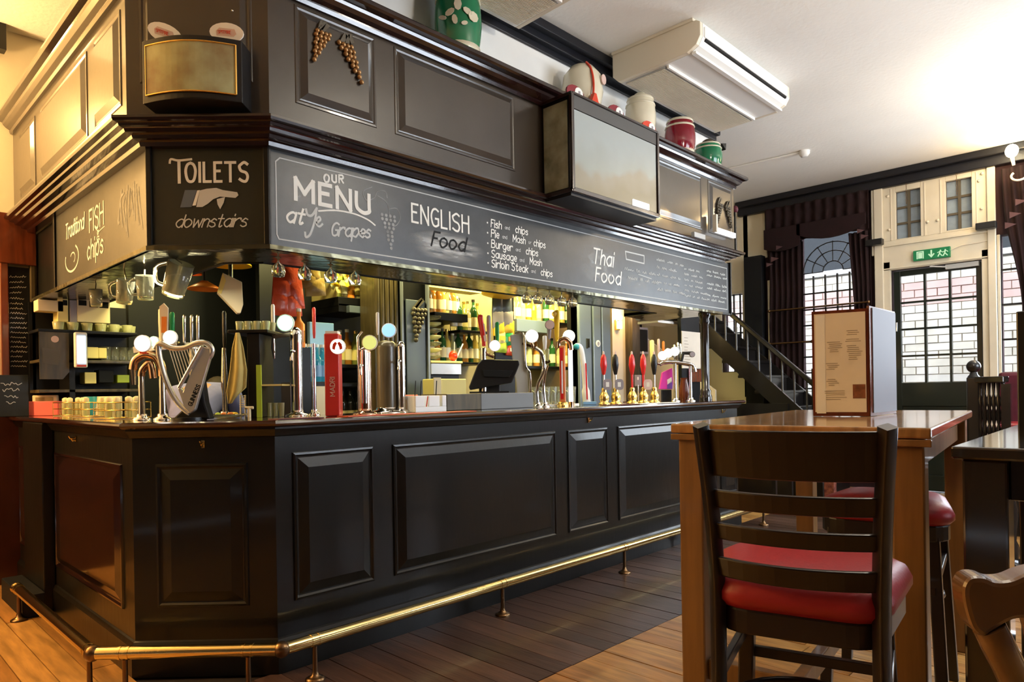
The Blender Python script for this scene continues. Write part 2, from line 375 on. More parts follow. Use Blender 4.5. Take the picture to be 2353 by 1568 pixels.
# floorboards run away from the bar front; the boards in a strip along the bar are darker
cand = []
W = .115; YB = 1.955
x = -1.2; r = 0
while x < XE:
    segs = []
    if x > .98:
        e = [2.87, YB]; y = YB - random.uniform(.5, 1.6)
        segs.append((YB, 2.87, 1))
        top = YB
        while top > YS: segs.append((max(y, YS), top, 0)); top = y; y -= random.uniform(1.3, 2.1)
        if x + W > 5.9:
            top = 2.87
            while top < YW: n = top + random.uniform(1.0, 1.9); segs.append((top, min(n, YW), 0)); top = n
    else:
        y = YS + random.uniform(0, 1.5); top = YS
        while top < YW: segs.append((top, min(y, YW), 0)); top = y; y += random.uniform(1.3, 2.1)
    for a, c, dk in segs:
        vis = 0
        for t in range(7):
            p = (x + W / 2, a + (c - a) * t / 6, 0)
            if depth(p) > .5:
                q = proj(p)
                if -60 < q[0] < 2420 and q[1] < 1640: vis = max(vis, 1 / q[2])
        cand.append((vis, x, a, c, dk))
    x += W; r += 1
cand.sort(key=lambda k: -k[0])
meshes = {}
rest = {}
for i, (vis, x, a, c, dk) in enumerate(cand):
    h = random.uniform(-.0012, .0012); g = .0022
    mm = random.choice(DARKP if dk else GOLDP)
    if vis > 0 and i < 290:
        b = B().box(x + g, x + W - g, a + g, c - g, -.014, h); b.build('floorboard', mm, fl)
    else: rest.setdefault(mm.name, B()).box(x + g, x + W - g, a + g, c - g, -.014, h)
for k, b in rest.items(): tag(b.build('distant_floorboards', MT[k], fl), kind='stuff')
ce = struct(B().box(XL, XE + .1, YS, YW + 1.5, CEI, CEI + .1), 'ceiling', 'ceiling_white')
struct(B().box(XL - .1, XL, YS, YW + 1.5, 0, CEI), 'wall_left', 'cream_wall')
struct(B().box(XL + .05, 1.02, YW - .022, YW - .001, 0, 1.28).box(XL + .05, .955, YW - .04, YW - .001, 1.28, 1.32), 'trim_11', 'added_dado')  # dado added to darken reflections in the left counter panels
struct(B().box(at_y(-20, 60, 5.55).x, at_y(12, 60, 5.55).x, 5.52, 5.6, at_y(6, 117, 5.55).z, CEI - .001), 'trim_12', 'black_varnish')
struct(B().box(XL, XL + .02, YS, 2.2, 0, CEI).box(XL + .02, XL + .04, 2.2, YW, 0, 1.2), 'trim_10', 'reflect_dark')  # unseen dark lining added so the corner panels reflect dark
struct(B().box(XL, XE, YS - .1, YS, 0, 1.1).box(XL, 4.0, YS - .1, YS, 1.1, CEI).box(7.0, XE, YS - .1, YS, 1.1, CEI).box(4.0, 7.0, YS - .1, YS, 3.2, CEI), 'wall_front', 'reflect_dark')
struct(B().box(XL, XE + .1, YW, YW + .1, 0, CEI), 'wall_back', 'cream_wall')
# bulkhead above the bar, with its dark crown moulding
struct(B().box(1.35, 5.9, 3.12, 3.22, 3.05, CEI), 'wall_bulkhead', 'bulkhead_white')
cr_ = B()
for k, (y0, z0, z1) in enumerate(((3.10, 3.54, 3.59), (3.06, 3.585, 3.64), (3.01, 3.635, CEI - .001))): cr_.box(1.3, 6.0, y0, 3.12, z0, z1)
struct(cr_, 'trim_1', 'navy_black', bevel=.006)
# end wall with openings: main window, door + transom, narrow stair window, big window out of frame
wall = B()
def hole_wall(y0, y1, holes, z0=0, z1=CEI, th=.14):
    ys = sorted({y0, y1} | {h[0] for h in holes} | {h[1] for h in holes})
    for a, c in zip(ys, ys[1:]):
        hs = sorted([(h[2], h[3]) for h in holes if h[0] <= a and h[1] >= c]); z = z0
        for (p, q) in hs:
            if p > z: wall.box(XE, XE + th, a, c, z, p)
            z = q
        if z < z1: wall.box(XE, XE + th, a, c, z, z1)
WIN = (2.74, 3.46, 1.0, 3.2); DOOR = (1.52, 2.41, 0.0, 2.56); NAR = (4.22, 4.52, 1.45, 2.50)
TR1 = (2.09, 2.345, 2.91, 3.455); TR2 = (1.60, 1.845, 2.92, 3.465); BIG = (-.55, 1.36, .95, 2.80)
hole_wall(YS, YW, [WIN, DOOR, NAR, TR1, TR2, BIG])
ew = struct(wall, 'wall_end', 'end_wall_dark')
# cream wall beside the stairs, and dark column
ws = struct(B().box(XE - .03, XE, 3.88, 4.20, 2.93, CEI - .05).box(XE - .03, XE, 4.54, YW, 0, CEI - .05).box(XE - .03, XE, 4.14, 4.54, 2.52, CEI - .05).box(XE - .03, XE, 4.14, 4.215, 1.1, 2.52).box(XE - .03, XE, 4.20, 4.54, 0, 1.44), 'wall_stair', 'cream_wall')
struct(B().box(XE - .16, XE - .032, 3.90, 4.14, 0, 2.95), 'trim_2', 'dark_slate', bevel=.004)
struct(B().box(XE - .08, XE - .002, 3.76, 3.86, .3, 2.62), 'trim_3', 'cream_paint', bevel=.006)
# dark cornice under the ceiling on the end wall
cc = B()
for y0, z0, z1 in ((.10, 3.52, CEI - .002), (.17, 3.62, CEI - .003)): cc.box(XE - y0, XE, YS, 4.25, z0, z1)
struct(cc, 'trim_4', 'navy_black', bevel=.01)
# ---- window 1 (arched glazing) ----
wn = tag(B().box(XE + .05, XE + .065, WIN[0], WIN[1], WIN[2], WIN[3]).build('window_1', 'glass'), kind='structure')
wb = B(); xa = XE + .03
for z in frange(1.0, 3.2, 12)[1:-4]: wb.box(xa, xa + .03, WIN[0], WIN[1], z - .009, z + .009)
for y in frange(WIN[0], WIN[1], 6)[1:-1]: wb.box(xa, xa + .03, y - .008, y + .008, WIN[2], 2.62)
wb.build('glazing_bar', 'black_plastic', wn)
c = Vector((xa + .015, (WIN[0] + WIN[1]) / 2 - .02, 2.66)); ab = B()
for rr in (.12, .25, .36): ab.tube([c + Vector((0, math.cos(a) * rr, math.sin(a) * rr)) for a in frange(0, math.pi, 17)], .008, 6)
for a in frange(0, math.pi, 7): ab.cyl(c + Vector((0, math.cos(a) * .12, math.sin(a) * .12)), c + Vector((0, math.cos(a) * .37, math.sin(a) * .37)), .007, n=6)
ab.build('fanlight_bar', 'black_plastic', wn)
wf = B().box(XE - .02, XE + .05, WIN[0] - .04, WIN[0], WIN[2], WIN[3]).box(XE - .02, XE + .05, WIN[1], WIN[1] + .04, WIN[2], WIN[3]).box(XE - .06, XE + .05, WIN[0] - .05, WIN[1] + .05, WIN[2] - .05, WIN[2])
wf.build('window_frame', 'navy_black', wn)
# narrow stair window
w2 = tag(B().box(XE + .05, XE + .06, NAR[0], NAR[1], NAR[2], NAR[3]).build('window_2', 'glass'), kind='structure')
b = B()
for y in (NAR[0] + .07, NAR[0] + .16): b.box(XE + .02, XE + .05, y - .008, y + .008, NAR[2], NAR[3])
for z in frange(NAR[2], NAR[3], 5)[1:-1]: b.box(XE + .02, XE + .05, NAR[0], NAR[1], z - .008, z + .008)
b.build('glazing_bar', 'black_plastic', w2)
B().box(XE - .045, XE + .05, NAR[0] - .04, NAR[0], NAR[2], NAR[3]).box(XE - .045, XE + .05, NAR[0] - .04, NAR[1] + .03, NAR[3], NAR[3] + .03).build('window_frame', 'cream_paint', w2)
# big window, right of door
w3 = tag(B().box(XE + .05, XE + .06, BIG[0], BIG[1], BIG[2], BIG[3]).build('window_3', 'glass'), kind='structure')
b = B()
for y in frange(BIG[0], BIG[1], 7)[1:-1]: b.box(XE + .02, XE + .05, y - .01, y + .01, BIG[2], BIG[3])
for z in frange(BIG[2], BIG[3], 6)[1:-1]: b.box(XE + .02, XE + .05, BIG[0], BIG[1], z - .01, z + .01)
b.build('glazing_bar', 'black_plastic', w3)
B().box(XE - .03, XE + .05, 1.36, 1.385, .95, 2.8).build('window_frame', 'cream_paint', w3)
w4 = tag(B().box(4.0, 7.0, YS - .06, YS - .05, 1.1, 3.2).build('window_4', 'glass'), kind='structure')
b = B()
for x in frange(4, 7, 9)[1:-1]: b.box(x - .012, x + .012, YS - .05, YS - .02, 1.1, 3.2)
b.build('glazing_bar', 'cream_paint', w4)
# ---- door ----
dr = tag(B().box(XE + .045, XE + .055, 1.585, 2.325, 1.25, 2.485).build('door_1', 'glass'), kind='structure')
d = B(); x0, x1 = XE + .02, XE + .075
d.box(x0, x1, 1.535, 1.585, .02, 2.545).box(x0, x1, 2.325, 2.395, .02, 2.545).box(x0, x1, 1.585, 2.325, 2.485, 2.545).box(x0, x1, 1.585, 2.325, .98, 1.25).box(x0, x1, 1.585, 2.325, .02, .2).box(x0 + .015, x1, 1.585, 2.325, .2, .98)
d.build('door_leaf', 'door_green_black', dr, .004)
d = B()
for y in (1.585 + .247, 1.585 + .493): d.box(x0 + .004, x1, y - .012, y + .012, 1.25, 2.485)
d.build('glazing_bar', 'door_green_black', dr)
d = B()
for z in frange(1.25, 2.485, 5)[1:-1]: d.box(x0 + .006, x1, 1.585, 2.325, z - .011, z + .011)
d.build('glazing_bar', 'door_green_black', dr)
d = B().cyl((x0 - .035, 2.36, 1.95), (x0, 2.36, 1.95), .014).cyl((x0 - .035, 2.36, 1.95), (x0 - .035, 2.36, 1.85), .009); d.build('door_handle', 'chrome', dr)
B().box(x0 - .05, x0, 1.55, 1.86, 2.50, 2.55).bar((x0 - .02, 1.8, 2.52), (x0 - .1, 2.0, 2.545), .02, .012).build('door_closer', 'grey_plastic', dr)
# cream door surround: transom with two leaded lights, posts, pilasters
ds = B(); xf = XE - .05
ds.box(xf, XE, 2.41, 2.52, 0, 2.66).box(xf, XE, 1.44, 1.52, 0, 2.66)
ds.box(xf, XE, 1.44, 2.52, 2.56, 2.90)
ds.box(xf, XE, 1.44, 1.60, 2.90, 3.52).box(xf, XE, 1.845, 2.09, 2.90, 3.52).box(xf, XE, 2.345, 2.52, 2.90, 3.52).box(xf, XE, 1.60, 1.845, 2.90, 2.92).box(xf, XE, 1.6, 1.845, 3.465, 3.52).box(xf, XE, 2.09, 2.345, 3.455, 3.52).box(xf, XE, 2.09, 2.345, 2.9, 2.91)
st = struct(ds, 'trim_5', 'cream_paint', bevel=.004)
B().box(xf - .03, xf, 2.475, 2.57, 0, 3.60).box(xf - .03, xf, 1.385, 1.46, 0, 3.52).box(xf - .02, xf, 2.52, 2.60, 2.75, 3.62).build('pilaster', 'cream_paint', st, .008)
B().box(xf - .018, xf, 1.46, 2.475, 2.835, 2.86).box(xf - .012, xf, 1.46, 2.475, 2.57, 2.585).build('transom_bead', 'cream_paint', st, .004)
m_ = B()
for (a, c) in ((1.885, 1.895), (2.04, 2.05), (1.55, 1.558), (2.385, 2.393)): m_.box(xf - .006, xf, a, c, 2.9, 3.5)
m_.build('panel_bead', 'cream_plastic', st)
B().box(XE + .0, XE + .16, 1.385, 1.46, 0.02, 2.8).build('door_side_post', 'cream_paint', st)
for (a, c, p, q), nm in ((TR1, 5), (TR2, 6)):
    t = tag(B().box(XE + .02, XE + .03, a, c, p, q).build('window_%d' % nm, 'frosted_pane'), kind='structure')
    bb = B().box(XE - .005, XE + .02, (a + c) / 2 - .014, (a + c) / 2 + .014, p, q)
    for z in frange(p, q, 4)[1:-1]: bb.box(XE - .002, XE + .02, a, c, z - .012, z + .012)
    bb.build('glazing_bar', 'leaf_bronze', t)
for y, z in ((1.50, 3.47), (1.53, 3.40), (1.51, 3.10), (1.92, 3.05), (2.42, 3.42), (2.41, 3.03), (2.02, 3.05)):
    B().lathe([(.012, 0), (.016, .012), (.008, .02)], (xf, y, z), 8, (-1, 0, 0)).build('plaster_boss', 'cream_plastic', st)
# exterior: pale brick wall of the yard, courses of real bricks seen through the door and windows
ex = struct(B().box(XE + 1.75, XE + 1.9, -2.5, 6.5, 0, 2.84), 'wall_yard', 'mortar')
bh, bl = .105, .27; n = 0; far = {}
for row in range(30):
    z = row * bh
    if z + bh > 2.86: break
    nb = int(9 / bl)
    for k in range(nb):
        y = -2.4 + k * bl + (bl / 2 if row % 2 else 0) + random.uniform(-.004, .004)
        yy = y + bl / 2
        # seen from the camera through the door opening?
        P = Vector((XE + 1.75, yy, z + bh / 2)) - E0; t = XE / P.x; hit = E0 + P * t
        vis = (1.5 < hit.y < 2.42 and 1.2 < hit.z < 2.55) or (2.7 < hit.y < 3.5 and .95 < hit.z < 2.7)
        mm = 'red_brick' if z > 2.29 and z < 2.62 else random.choice(('pale_brick', 'pale_brick_b'))
        jx = random.uniform(0, .008)
        if vis and n < 290: B().box(XE + 1.73 - jx, XE + 1.76, y + .006, y + bl - .006, z + .006, z + bh - .006).build('brick', mm, ex); n += 1
        else: far.setdefault(mm, B()).box(XE + 1.73 - jx, XE + 1.76, y + .006, y + bl - .006, z + .006, z + bh - .006)
for k, b in far.items(): tag(b.build('distant_bricks', k, ex), kind='stuff')
struct(B().box(XE + .14, XE + 1.75, -2.5, 6.5, -.1, 0), 'floor_yard', 'asphalt')
struct(B().box(XE + 5, XE + 5.3, -6, 9, 0, 7.5), 'wall_opposite', 'far_building')
# ---- curtains: heavy dark red, pleated ----
def curtain(name, label, y0t, y1t, y0b, y1b, zt, zb, x, m='curtain_red', folds=9, amp=.035, tie=None, group=None):
    vs = []; nu, nv = folds * 6, 16
    for j in range(nv + 1):
        t = j / nv; z = zt + (zb - zt) * t
        a = y0t + (y0b - y0t) * t; c = y1t + (y1b - y1t) * t
        if tie:
            tz, ta, tc_ = tie; k = max(0, 1 - abs(z - tz) / (zt - zb) * 2.4); k = k * k * (3 - 2 * k); a += (ta - a) * k; c += (tc_ - c) * k
        for i in range(nu + 1):
            s = i / nu; vs.append((x + amp * math.sin(s * folds * 2 * math.pi) * (.7 + .3 * math.sin(j)), a + (c - a) * s, z))
    fs = [(j * (nu + 1) + i, j * (nu + 1) + i + 1, (j + 1) * (nu + 1) + i + 1, (j + 1) * (nu + 1) + i) for j in range(nv) for i in range(nu)]
    b = B().add(vs, fs, True); o = b.build(name, m); so = o.modifiers.new('thick', 'SOLIDIFY'); so.thickness = .006
    return tag(o, label, 'curtain', group)
xc = XE - .12
curtain('curtain', 'dark red drape left of the arched window, behind the stair rail', 3.38, 3.80, 3.40, 3.84, 3.05, .95, xc, folds=6)
curtain('curtain', 'narrow dark red drape between the arched window and the door frame', 2.60, 2.84, 2.60, 2.72, 3.05, 1.02, xc, folds=4)
curtain('curtain', 'long dark red tied-back drape right of the door, below the lit sconce', .80, 1.32, .55, 1.20, 3.45, .9, xc - .03, folds=7, tie=(1.95, .98, 1.16))
curtain('pelmet_curtain', 'dark red swagged pelmet across the top of the arched window', 2.60, 3.84, 2.60, 3.84, 3.52, 3.06, xc - .05, folds=10, amp=.03)
# swag tail shapes + ties
sw = B()
for y0, y1, zz in ((2.62, 3.42, 3.02), (3.38, 3.84, 2.95)):
    pts = [(xc - .09, y0, 3.25)] + [(xc - .09, y0 + (y1 - y0) * t, zz + (.1 if y0 < 3 else .05) * (2 * t - 1) ** 2) for t in frange(0, 1, 9)] + [(xc - .09, y1, 3.25)]
    sw.prism(pts, (.015, 0, 0))
tag(sw.build('curtain_swag', 'curtain_red'), 'curved lower edge of dark red swag over the arched window', 'curtain')
tr = B()
for (y, z, s) in ((3.62, 2.98, .05), (3.68, 2.84, .06), (3.75, 2.78, .05), (2.66, 3.02, .05), (2.62, 2.95, .05), (1.15, 3.05, .06), (1.20, 2.93, .06), (1.24, 2.83, .06)):
    tr.prism([(xc - .16, y - s, z + .01), (xc - .16, y + s * .6, z + s * .7), (xc - .16, y + s * .6, z - s * .4)], (.012, 0, 0))
tag(tr.build('curtain_tassel_trim', 'curtain_pattern'), 'faded pink leaf-shaped trim on the dark red curtains', 'trim')
for (a, c, z, lb) in ((2.60, 3.78, 2.20, 'long brass curtain rail across the arched window at sash height'), (3.25, 3.78, 1.78, 'short brass curtain rail lower down beside the stair rail')):
    t = thing('curtain_rail', lb, 'rail'); B().cyl((xc - .10, a, z), (xc - .10, c, z), .012, n=10).build('rod', 'old_brass', t)
    for yy in (a, c): B().sphere((xc - .10, yy, z), .02).build('finial', 'old_brass', t)
for y, lb in ((2.55, 'black wooden curtain bracket at the left of the door frame'), (1.46, 'black wooden curtain bracket at the right of the door frame')):
    tag(B().box(XE - .17, XE - .081, y - .09, y + .09, 2.86, 2.93).build('curtain_bracket', 'black_plastic', None, .006), lb, 'bracket')
# two chains hanging the transom
for y, lb in ((2.22, 'thin chain above the left transom light'), (1.73, 'thin chain above the right transom light')):
    t = B()
    for k in range(9): t.tube([Vector((xf - .035, y, 3.30 + k * .03)) + Vector((0, math.cos(a) * .006, math.sin(a) * .015)) if k % 2 else Vector((xf - .035, y, 3.30 + k * .03)) + Vector((math.cos(a) * .006, 0, math.sin(a) * .015)) for a in frange(0, 2 * math.pi, 9)[:-1]], .002, 4, closed=True)
    tag(t.build('chain', 'old_brass'), lb, 'chain')
# exit sign
t = thing('exit_sign', 'small green running man fire exit sign above the door', 'sign', (xf - .02, 1.98, 2.68))
B().box(xf - .04, xf, 1.80, 2.16, 2.625, 2.74).build('sign_box', 'exit_green', t, .004)
pic = B(); X_ = xf - .0415; U_ = Vector((0, -1, 0)); V_ = Vector((0, 0, 1))
def pp(u, v): return Vector((X_, 2.16 - u, 2.625 + v))
line(pic, [pp(.04, .02), pp(.04, .095), pp(.10, .095), pp(.10, .02)], .012, U_, V_)
pic.prism([pp(.05, .02), pp(.09, .02), pp(.09, .085), pp(.05, .085)], (.001, 0, 0))
line(pic, [pp(.18, .095), pp(.18, .03)], .016, U_, V_); line(pic, [pp(.155, .055), pp(.18, .025), pp(.205, .055)], .014, U_, V_)
for s in (0, .05):
    line(pic, [pp(.27 + s * .9, .085), pp(.26 + s, .05), pp(.245 + s, .02)], .012, U_, V_); line(pic, [pp(.26 + s, .05), pp(.285 + s, .02)], .01, U_, V_); line(pic, [pp(.24 + s, .06), pp(.27 + s, .075), pp(.29 + s, .06)], .008, U_, V_)
pic.build('pictogram', 'exit_white', t)
tag(B().tube(cr([(xf - .006, 1.80, 2.70), (xf - .006, 1.7, 2.735), (xf - .006, 1.56, 2.74), (xf - .006, 1.45, 2.75)], 5), .006, 6).build('sign_cable', 'cream_plastic'), 'cream cable running right from the exit sign', 'cable')
# wall sconce with bare bulbs and scroll arm
B().box(XE + 1.68, XE + 1.95, -2.5, 6.5, 2.86, 2.93).build('coping', 'white_plastic', ex)
t = thing('wall_sconce', 'cream scroll-arm wall light with a glowing bulb, top right beside the door', 'light', (XE - .02, 1.13, 3.30))
c = Vector((XE - .30, 1.16, 3.33))
B().tube([c + Vector((0, .105 * math.cos(a) * (1 - .04 * i), .085 * math.sin(a) * (1 - .04 * i))) for i, a in enumerate(frange(2.2, 7.0, 16))], .011, 8).build('scroll_arm', 'cream_plastic', t)
B().cyl(c + Vector((0, .03, .10)), c + Vector((0, .045, .20)), .014, .02).build('bulb_holder', 'cream_plastic', t)
B().sphere(c + Vector((0, .045, .25)), .058, 12, 10, sz=1.15).build('bulb', 'bulb', t)
B().cyl(c + Vector((.06, -.1, 0)), (XE - .1, 1.04, 3.30), .01).lathe([(.05, 0), (.045, .02), (.01, .03)], (XE - .103, 1.04, 3.30), 14, (-1, 0, 0)).build('back_plate', 'cream_plastic', t)
point('sconce_bulb_light', (XE - .50, 1.2, 3.46), 16, (1, .66, .30), .06)
# smoke detector + conduit on the ceiling
t = thing('smoke_detector', 'small round white detector at the end of a ceiling conduit', 'detector', (7.35, 2.81, CEI))
B().lathe([(.055, 0), (.055, -.03), (.035, -.06), (.02, -.062)][::-1], (7.35, 2.81, CEI), 16).build('detector_body', 'white_plastic', t)
tag(B().cyl((7.33, 2.85, CEI - .012), (7.20, 4.4, CEI - .012), .012, n=8).build('ceiling_conduit', 'white_plastic'), 'thin white conduit running across the ceiling to the detector', 'conduit')
# two ceiling air-conditioning units
def aircon(x0, x1, label):
    t = thing('air_conditioner', label, 'air conditioner', ((x0 + x1) / 2, 2.6, CEI))
    y0, y1, z0, z1 = 2.26, 2.97, 3.47, CEI - .02
    prof = [(y1, z1), (y1, z0 + .05), (y1 - .05, z0), (y0 + .10, z0 + .015), (y0 + .03, z0 + .05), (y0, z0 + .10), (y0, z1 - .02), (y0 + .03, z1)]
    B().prism([(x0, y, z) for y, z in prof], (.035, 0, 0)).build('side_panel', 'cream_plastic', t, .004)
    B().prism([(x1, y, z) for y, z in prof], (-.035, 0, 0)).build('side_panel', 'cream_plastic', t, .004)
    B().prism([(x0 + .036, y, z) for y, z in prof], (x1 - x0 - .072, 0, 0)).build('casing', 'white_plastic', t)
    B().box(x0 + .05, x1 - .05, y0 + .30, y1 - .08, z0 - .004, z0 + .03).build('intake_grille', 'grey_plastic', t)
    g = B()
    for y in frange(y0 + .31, y1 - .09, 30): g.box(x0 + .055, x1 - .055, y, y + .006, z0 - .008, z0 - .004)
    g.build('grille_slats', 'cream_plastic', t)
    B().box(x0 + .05, x1 - .05, y0 - .008, y0 + .01, z0 + .10, z1 - .04).build('front_flap', 'white_plastic', t, .004)
    B().box(x0 + .07, x1 - .07, y0 - .004, y0 + .02, z0 + .082, z0 + .098).build('air_slot', 'slot_black', t)
    B().box(x0 + .03, x1 - .03, y0 + .05, y0 + .08, z0 + .005, z0 + .022).box(x0 + .05, x1 - .05, y0 + .27, y0 + .285, z0 - .012, z0 + .02).build('trim_strip', 'white_plastic', t)
    B().box(x0 - .01, x1 + .01, y0 + .05, y1, z1, CEI - .001).build('mounting_plate', 'cream_plastic', t)
aircon(4.17, 5.62, 'white ceiling air conditioner over the bar end, fully in view')
aircon(1.60, 3.12, 'ceiling air conditioner cut off by the top edge, behind the green barrel')
# ---- stairs at the end of the bar ----
st = thing('staircase', 'black painted stairs with thin balusters climbing left behind the bar end', 'stairs', (8.2, 3.6, 0))
for k in range(9):
    y0 = 3.12 + k * .20; z = 1.0 + k * .185
    B().box(7.7, 8.57, y0, y0 + .24, z - .03, z).build('tread', 'stair_black', st, .004)
    B().box(7.72, 8.57, y0 + .02, y0 + .04, z - .2, z - .031).build('riser', 'stair_black', st)
B().prism([(8.575, 3.0, .9), (8.575, 3.0, .55), (8.575, 5.0, 2.3), (8.575, 5.0, 2.62)], (.04, 0, 0)).build('string_board', 'stair_black', st)
B().prism([(7.66, 3.0, .97), (7.66, 3.0, .72), (7.66, 5.0, 2.55), (7.66, 5.0, 2.82)], (.04, 0, 0)).build('string_board', 'stair_black', st)
HR = lambda y: 1.36 + (y - 3.0) * .90
B().bar((7.68, 2.86, HR(2.86)), (7.68, 4.95, HR(4.95)), .055, .05).build('handrail', 'stair_black', st, .01)
for k in range(15):
    y = 2.95 + k * .135; z0 = .97 + max(0, (y - 3.0)) * .92
    B().cyl((7.68, y, z0 - .1), (7.68, y, HR(y)), .011, n=8).build('baluster', 'baluster_grey', st)
B().box(7.63, 7.73, 2.78, 2.88, 0, 1.42).sphere((7.68, 2.83, 1.46), .05).build('newel_post', 'stair_black', st)
B().box(7.62, 7.66, 3.14, 5.5, 0, 1.04).box(7.70, 8.72, 2.86, 3.14, 0, .96).build('landing_base', 'stair_black', st)
struct(B().prism([(7.60, 4.0, 1.05), (7.60, 5.6, 1.05), (7.60, 5.6, 2.35), (7.60, 4.0, 1.2)], (.03, 0, 0)), 'wall_under_stair', 'cream_wall')
tag(B().box(7.5, 7.58, 2.62, 2.72, 0, 1.45).build('red_screen_post', 'wallpaper_red', None, .004), 'narrow red patterned post left of the standing menu', 'post')
# ================================================================ THE BAR: counter, canopy, boards
X0, Y0, CK, XEND = 1.0, 2.86, 4.30, 5.83
R2 = math.sqrt(2)
def path(dl, xe=None, yend=None, yback=3.7):
    k = CK - R2 * dl
    return [(X0 - dl, yend or (YW - .005)), (X0 - dl, k - (X0 - dl)), (k - (Y0 - dl), Y0 - dl), ((XEND if xe is None else xe) + dl, Y0 - dl), ((XEND if xe is None else xe) + dl, yback)]
def sweep(b, prof, closed=True, **kw):   # prof: (offset outward, z)
    rows = [path(d, **kw) for d, z in prof]; m = len(prof); n = len(rows[0])
    vs = [(rows[i][j][0], rows[i][j][1], prof[i][1]) for i in range(m) for j in range(n)]
    fs = [(i * n + j, i * n + j + 1, ((i + 1) % m) * n + j + 1, ((i + 1) % m) * n + j) for i in range(m if closed else m - 1) for j in range(n - 1)]
    if closed: fs += [tuple(i * n for i in range(m)), tuple(reversed([i * n + n - 1 for i in range(m)]))]
    return b.add(vs, fs)
# frames on each face: (origin, along, outward normal)
FR = (Vector((0, Y0, 0)), Vector((1, 0, 0)), Vector((0, -1, 0)))
FL = (Vector((X0, 0, 0)), Vector((0, -1, 0)), Vector((-1, 0, 0)))           # s = -Y
FC = (Vector((X0, CK - X0, 0)), Vector((1, -1, 0)).normalized(), Vector((-1, -1, 0)).normalized())  # s from the left corner
CL = (CK - Y0 - X0) * R2                                                      # chamfer length
def fp(F, s, d, z): return F[0] + F[1] * s + F[2] * d + Vector((0, 0, z))
def raised(F, s0, s1, z0, z1, name, m, par, mould='black_varnish', w=.045, d0=.0, lab=None, k=1):
    """fielded panel: moulding frame standing proud and a bevelled field inside"""
    b = B(); pr = [(0, .0), (.003, .009 * k), (.012, .011 * k), (.020, .004 * k), (.026, -.004 * k if 0 else .003)]
    rings = []
    for o, d in pr: rings.append([fp(F, s0 + o, d0 + d, z0 + o), fp(F, s1 - o, d0 + d, z0 + o), fp(F, s1 - o, d0 + d, z1 - o), fp(F, s0 + o, d0 + d, z1 - o)])
    vs = [p for r in rings for p in r]
    b.add(vs, [(i * 4 + j, i * 4 + (j + 1) % 4, (i + 1) * 4 + (j + 1) % 4, (i + 1) * 4 + j) for i in range(len(pr) - 1) for j in range(4)])
    o1 = b.build(name + '_moulding', mould, par)
    b = B(); o = .026; w2 = w
    A = [fp(F, s0 + o, d0 + .003, z0 + o), fp(F, s1 - o, d0 + .003, z0 + o), fp(F, s1 - o, d0 + .003, z1 - o), fp(F, s0 + o, d0 + .003, z1 - o)]
    o += w2
    C_ = [fp(F, s0 + o, d0 + .018, z0 + o), fp(F, s1 - o, d0 + .018, z0 + o), fp(F, s1 - o, d0 + .018, z1 - o), fp(F, s0 + o, d0 + .018, z1 - o)]
    b.add(A + C_, [(j, (j + 1) % 4, 4 + (j + 1) % 4, 4 + j) for j in range(4)] + [(4, 5, 6, 7)])
    o2 = b.build(name, m, par)
    if lab: o2['label'] = lab
    return o2
# ---- counter
ct = thing('bar_counter', 'black panelled wooden bar front wrapping a chamfered corner', 'bar counter', (1.2, 3.1, 0))
b = B(); sweep(b, [(-.02, .0), (0, .0), (0, 1.085), (-.06, 1.085), (-.06, 0)]); b.build('body', 'black_varnish', ct)
b = B(); sweep(b, [(0, .0), (.018, .0), (.018, .13), (.008, .15), (0, .155)], closed=False); b.build('skirting', 'black_varnish', ct)
b = B(); sweep(b, [(0, 1.04), (.012, 1.045), (.02, 1.06), (.03, 1.075), (.03, 1.085), (0, 1.085)], closed=False); b.build('cornice_bead', 'black_varnish', ct)
for s0, s1 in ((1.52, 1.95), (2.065, 3.325), (3.445, 3.875), (4.0, 5.43), (5.50, 5.80)): raised(FR, s0, s1, .30, .965, 'counter_panel', 'black_varnish', ct)
raised(FC, .10, CL - .12, .30, .93, 'counter_panel', 'black_varnish', ct)
for a, c in ((-4.62, -3.44), (-5.55, -5.22)): raised(FL, a, c, .265, .92, 'counter_panel', 'red_mahogany' if 0 else 'mahogany', ct, mould='mahogany', lab='reddish brown glossy panel')
b = B().box(X0 - .06, X0, 4.66, 5.14, 0, 1.085); b.build('pilaster', 'black_varnish', ct, .006)
b = B().box(X0 - .17, X0 - .0605, 4.62, 5.2, 0, .13); b.build('plinth_block', 'dark_slate', ct, .006)
def hook(F, s, z):
    b = B(); c = fp(F, s, 0, z); n = F[2]
    b.obox(c + n * .003, F[1] * .007, n * .003, UP * .017)
    b.tube([c + n * .004 + UP * .006, c + n * .03 + UP * .004, c + n * .036 + UP * .016], .004, 6).tube([c + n * .004 - UP * .008, c + n * .018 - UP * .010, c + n * .024], .004, 6)
    return b.build('bag_hook', 'brass', ct)
for s in (3.67, 5.55): hook(FR, s, 1.022)
hook(FC, CL * .5, 1.013); hook(FL, -4.18, 1.01)
# ---- worktop
wt = thing('worktop', 'long dark polished wooden bar top with rounded front edge', 'worktop', (1.3, 3.1, 1.1))
b = B(); sweep(b, [(-.56, 1.085), (.045, 1.085), (.055, 1.090), (.058, 1.099), (.055, 1.108), (.045, 1.113), (-.56, 1.113)]); b.build('top_board', 'counter_wood', wt)
ZC = 1.113
# inner dark side of the counter so nothing shows through
b = B(); sweep(b, [(-.54, .0), (-.52, .0), (-.52, 1.08), (-.54, 1.08)]); b.build('back_board', 'black_varnish', ct)
